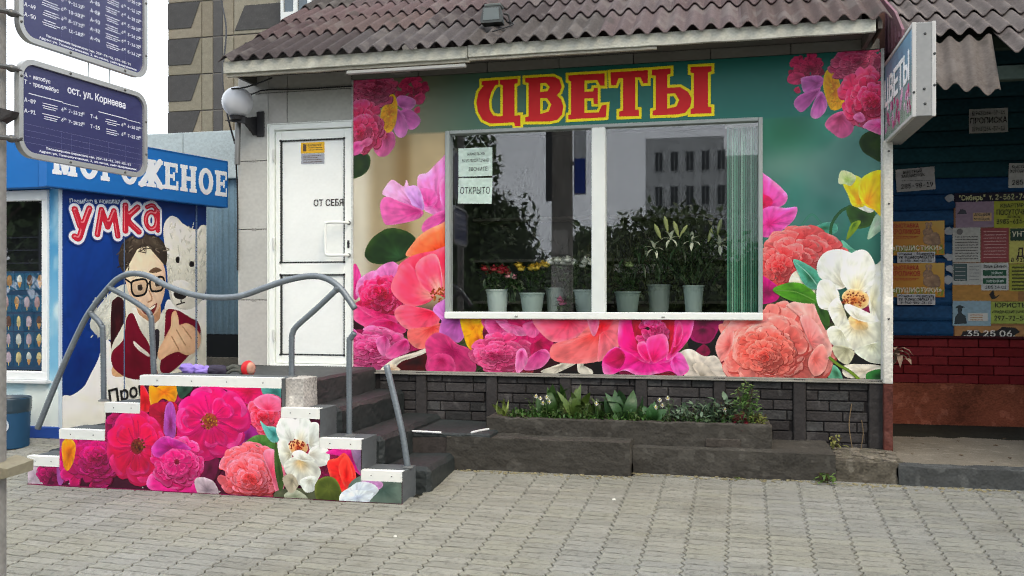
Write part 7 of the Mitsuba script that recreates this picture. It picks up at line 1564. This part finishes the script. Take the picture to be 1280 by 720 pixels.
def timetable(b0, b1, label, head, rows_l, rows_r):
    t = thing('timetable_board', label, 'sign'); a0, a1 = 0.035, 0.872
    put('rim', BF.extr(rbox(a0, a1, b0, b1, 0.085).difference(rbox(a0 + 0.024, a1 - 0.024, b0 + 0.024, b1 - 0.024, 0.064)), -0.012, 0.018), (176, 178, 176), 'm_metal', t)
    put('plate', BF.extr(rbox(a0 + 0.004, a1 - 0.004, b0 + 0.004, b1 - 0.004, 0.08), -0.006, 0.004), NAVY, 'm_gloss', t)
    for q in ([BF.to3(a, b, 0.019) for a in (a0 + 0.3, a1 - 0.17) for b in (b0 + 0.012, b1 - 0.012)] + [BF.to3(a1 - 0.012, b, 0.019) for b in (b0 + 0.13, b1 - 0.15)] + [BF.to3(a0 + 0.012, b, 0.019) for b in (b0 + 0.08, b1 - 0.09)]): put('bolt', ball(q, 0.0065, 1), (88, 88, 86), 'm_metal', t)
    W = []; tg = np.random.default_rng(int(b0 * 10)); T_ = lambda s, a, b, h, w=None, bold=False: W.append(BF.text(s, a, b, h, w, 0.0045, bold, 0.0006))
    Rr = lambda x0, x1, y, hh=0.0022: W.append(BF.rect(x0, x1, y, y + hh, 0.0045, 0.005))
    if head:
        T_('А - автобус', 0.075, b1 - 0.085, 0.019, 0.15, True); T_('Т - троллейбус', 0.075, b1 - 0.118, 0.019, 0.2, True); T_('ост. ул. Корнеева', 0.33, b1 - 0.105, 0.036, 0.39, True)
        for x0 in (0.1, 0.53): Rr(x0, x0 + 0.2, b1 - 0.16, 0.004); Rr(x0 + 0.2, x0 + 0.3, b1 - 0.163, 0.003)
    for rows, x0 in ((rows_l, 0.075), (rows_r, 0.475)):
        for n, (name, ti) in enumerate(rows):
            y = b1 - (0.2 if head else 0.08) - n * (0.05 if head else 0.046); T_(name, x0, y, 0.018, None, True)
            for q in (0.012, 0.0, -0.01): Rr(x0 + 0.1 + tg.uniform(0, 0.02), x0 + 0.2 + tg.uniform(-0.02, 0.01), y + q, 0.0035)
            for s, dx, dy, h in ti: T_(s, x0 + dx, y + dy, h, None, True)
    for k in range(7):
        y = b0 + 0.07 + k * 0.028
        if y < b1 - (0.3 if head else 0.5): put('rule', BF.rect(0.075, 0.835, y, y + 0.0012, 0.0045, 0.005), (112, 112, 150), 'm_plain', t)
    for x in (0.29, 0.355, 0.47, 0.6, 0.72): put('rule', BF.rect(x, x + 0.0012, b0 + 0.07, b1 - (0.3 if head else 0.3), 0.0045, 0.005), (96, 98, 140), 'm_plain', t)
    T_('Пассажирские перевозки: тел. 259-93-92, 259-83-92', 0.2, b0 + 0.055, 0.011, 0.56, True); T_('Адрес: ул. Технологическая, 1, эл. почта, сайт предприятия', 0.16, b0 + 0.036, 0.0105, 0.64, True)
    stuff(put('lettering', W, LILAC, 'm_plain', t), 'pale rows of route numbers and times')
    return t
TT = lambda a, b, c, d, e: [(a, 0.215, -0.002, 0.016), (b, 0.23, 0.008, 0.01), (c, 0.26, -0.002, 0.016), (d, 0.322, -0.002, 0.016), (e, 0.345, 0.008, 0.01)]
timetable(2.0, 2.457, 'lower navy bus timetable board with a street name along its top', True,
          [('А-89', TT('6', '25', '7-13', '22', '35')), ('А-91', TT('6', '55', '7-18', '22', '05'))], [('Т-4', TT('6', '15', '6-20', '21', '40')), ('Т-15', TT('6', '20', '7-22', '21', '25'))])
timetable(2.535, 3.1, 'upper navy bus timetable board cut off by the top of the picture', False,
          [('А-%d' % n, TT('6', '35', m, '22', '25')) for n, m in ((11, '7-12'), (12, '6-20'), (21, '8-20'), (26, '9-12'), (30, '6-18'), (34, '9-21'), (43, '10-20'), (49, '8-17'), (50, '11-14'))], [('А-%d' % n, TT('6', '45', m, '22', '15')) for n, m in ((52, '7-12'), (59, '6-10'), (63, '8-20'), (80, '9-12'), (85, '6-18'), (88, '5-18'), (90, '5-16'), (92, '7-16'), (94, '5-14'))])
for q in (0.485, 0.63): put('link_rod', tube([BF.to3(q, 2.43, -0.016), BF.to3(q, 2.57, -0.016)], 0.0035, 8), (190, 196, 196), 'm_metal', BS)

# ------------------------------------------------------------------ what the shop window mirrors, behind the camera
def tree(label, x, y, h, rx, rz, n, rgb, seed, size=0.24):
    rgb = tuple(int(c * 1.75) for c in rgb)
    t = thing('tree', label, 'tree'); g = np.random.default_rng(seed); z = float(gz(y))
    put('trunk', tube([(x, y, z - 0.1), (x + 0.08, y, z + h * 0.3), (x - 0.05, y + 0.1, z + h * 0.6), (x + 0.1, y, z + h * 0.85)], np.linspace(0.16, 0.04, 16)[:19] if False else 0.11, 10, 5), (70, 60, 50), 'm_plain', t, smooth=True)
    clumps = [(x + g.normal() * rx * 0.45, y + g.normal() * rx * 0.45, z + h - rz + g.uniform(-0.75, 0.9) * rz, g.uniform(0.25, 0.5) * rx) for _ in range(46)]
    put('limb', [tube([(x, y, z + h * g.uniform(0.25, 0.6)), ((x + c[0]) / 2, (y + c[1]) / 2, (c[2] + z + h * 0.5) / 2 + 0.2), c[:3]], 0.035, 6, 3) for c in clumps[:12]], (66, 56, 46), 'm_plain', t)
    cl = np.array(clumps)[g.integers(len(clumps), size=n)]; d = g.normal(size=(n, 3)); d /= np.linalg.norm(d, axis=1, keepdims=True)
    p = cl[:, :3] + d * (cl[:, 3] * g.uniform(0.3, 1.1, n) ** 0.6)[:, None]
    a, b = g.normal(size=(n, 3)), g.normal(size=(n, 3)); a /= np.linalg.norm(a, axis=1, keepdims=True); b = np.cross(a, b); b /= np.linalg.norm(b, axis=1, keepdims=True) + 1e-9; s = (size * g.uniform(0.5, 1.1, n))[:, None]
    V = np.stack([p, p + a * s * 0.5 + b * s * 0.22, p + a * s, p + a * s * 0.5 - b * s * 0.22], 1).reshape(-1, 3); k = np.arange(n)[:, None] * 4
    F = np.vstack([k + [0, 1, 2], k + [0, 2, 3]])
    put('crown', trimesh.Trimesh(V, F, process=False), rgb, 'm_leaf', t)
tree('tall dense tree mirrored at the left of the shop window', -3.6, -14.0, 6.3, 2.0, 3.0, 26000, (44, 56, 30), 1)
tree('dark tree behind the tall one, mirrored low in the left pane', -3.0, -15.5, 4.6, 1.8, 2.0, 14000, (40, 50, 28), 11)
tree('large dark tree far to the left, mirrored in the kiosk window', -13.5, -13.0, 10.0, 4.0, 4.5, 6000, (40, 52, 28), 7, 0.5)
tree('tall dark tree beyond the large one, mirrored in the kiosk window', -19.5, -16.0, 11.0, 4.5, 5.0, 6000, (40, 52, 28), 8, 0.55)
tree('feathery tree mirrored in the right half of the shop window', 1.9, -15.0, 4.0, 1.6, 1.4, 11000, (48, 58, 32), 2)
tree('small tree mirrored beside the mullion of the shop window', 0.0, -16.0, 3.9, 0.9, 1.2, 5000, (48, 60, 34), 3)
tree('bushy low tree mirrored at the bottom of the left pane', -1.6, -17.0, 2.9, 1.5, 1.1, 7000, (44, 54, 30), 4)
tree('bushy low tree mirrored behind the lilies', 4.4, -17.0, 3.2, 1.9, 1.4, 8000, (44, 54, 30), 5)
hd = thing('hedge', 'long clipped hedge across the street, mirrored low in the shop window', 'hedge'); g = np.random.default_rng(77)
put('foliage', [worn(cbox(-9.0, 11.0, -19.4, -18.2, -0.9, 2.35, 0.2), 0.25, 0.2, 3)], (66, 80, 50), 'm_stone', hd, smooth=50)
LPo = thing('lamp_post', 'thick grey concrete post mirrored in the left pane of the shop window', 'post')
put('shaft', lathe([(0.2, 0), (0.18, 3), (0.16, 8.5), (0, 8.5)], (0.45, -7.75, float(gz(-7.75))), 24), (128, 124, 118), 'm_stone', LPo, smooth=40)
put('poster_sheet', [box(0.3, 0.6, -7.56, -7.55, 1.4, 1.9), box(0.31, 0.58, -7.56, -7.55, 2.1, 2.5)], (170, 168, 162), 'm_plain', LPo)
BSg = thing('bus_stop_sign', 'blue and white bus stop sign on the mirrored concrete post', 'sign')
put('plate', box(0.66, 0.86, -7.72, -7.69, 3.1, 4.4), (200, 204, 208), 'm_plain', BSg)
put('blue_field', box(0.67, 0.85, -7.69, -7.68, 3.12, 3.7), (30, 60, 150), 'm_plain', BSg)
put('arm', box(0.4, 0.7, -7.74, -7.71, 3.6, 3.66), (90, 90, 90), 'm_plain', BSg)
put('dark_plate', box(0.18, 0.3, -7.72, -7.69, 3.0, 4.4), (60, 62, 66), 'm_plain', BSg)
A2 = thing('apartment_block', 'grey block of flats mirrored in the right pane of the shop window', 'building')
put('wall', [box(-2.6, 3.2, -74, -62, -1, 13.6), box(3.2, 16, -76, -64, -1, 12.4)], (206, 208, 208), 'm_stone', A2, grain=0.2)
for k in range(5):
    for c in range(5):
        x = -1.9 + c * 1.15; f = put('window', box(x, x + 0.62, -62.02, -61.95, 0.6 + 2.6 * k, 2.2 + 2.6 * k), (176, 180, 180), 'm_plain', A2)
        put('glazing', [box(x + 0.06, x + 0.29, -61.96, -61.93, 0.7 + 2.6 * k, 2.1 + 2.6 * k), box(x + 0.34, x + 0.56, -61.96, -61.93, 0.7 + 2.6 * k, 2.1 + 2.6 * k)], (52, 58, 62), 'm_gloss', f)
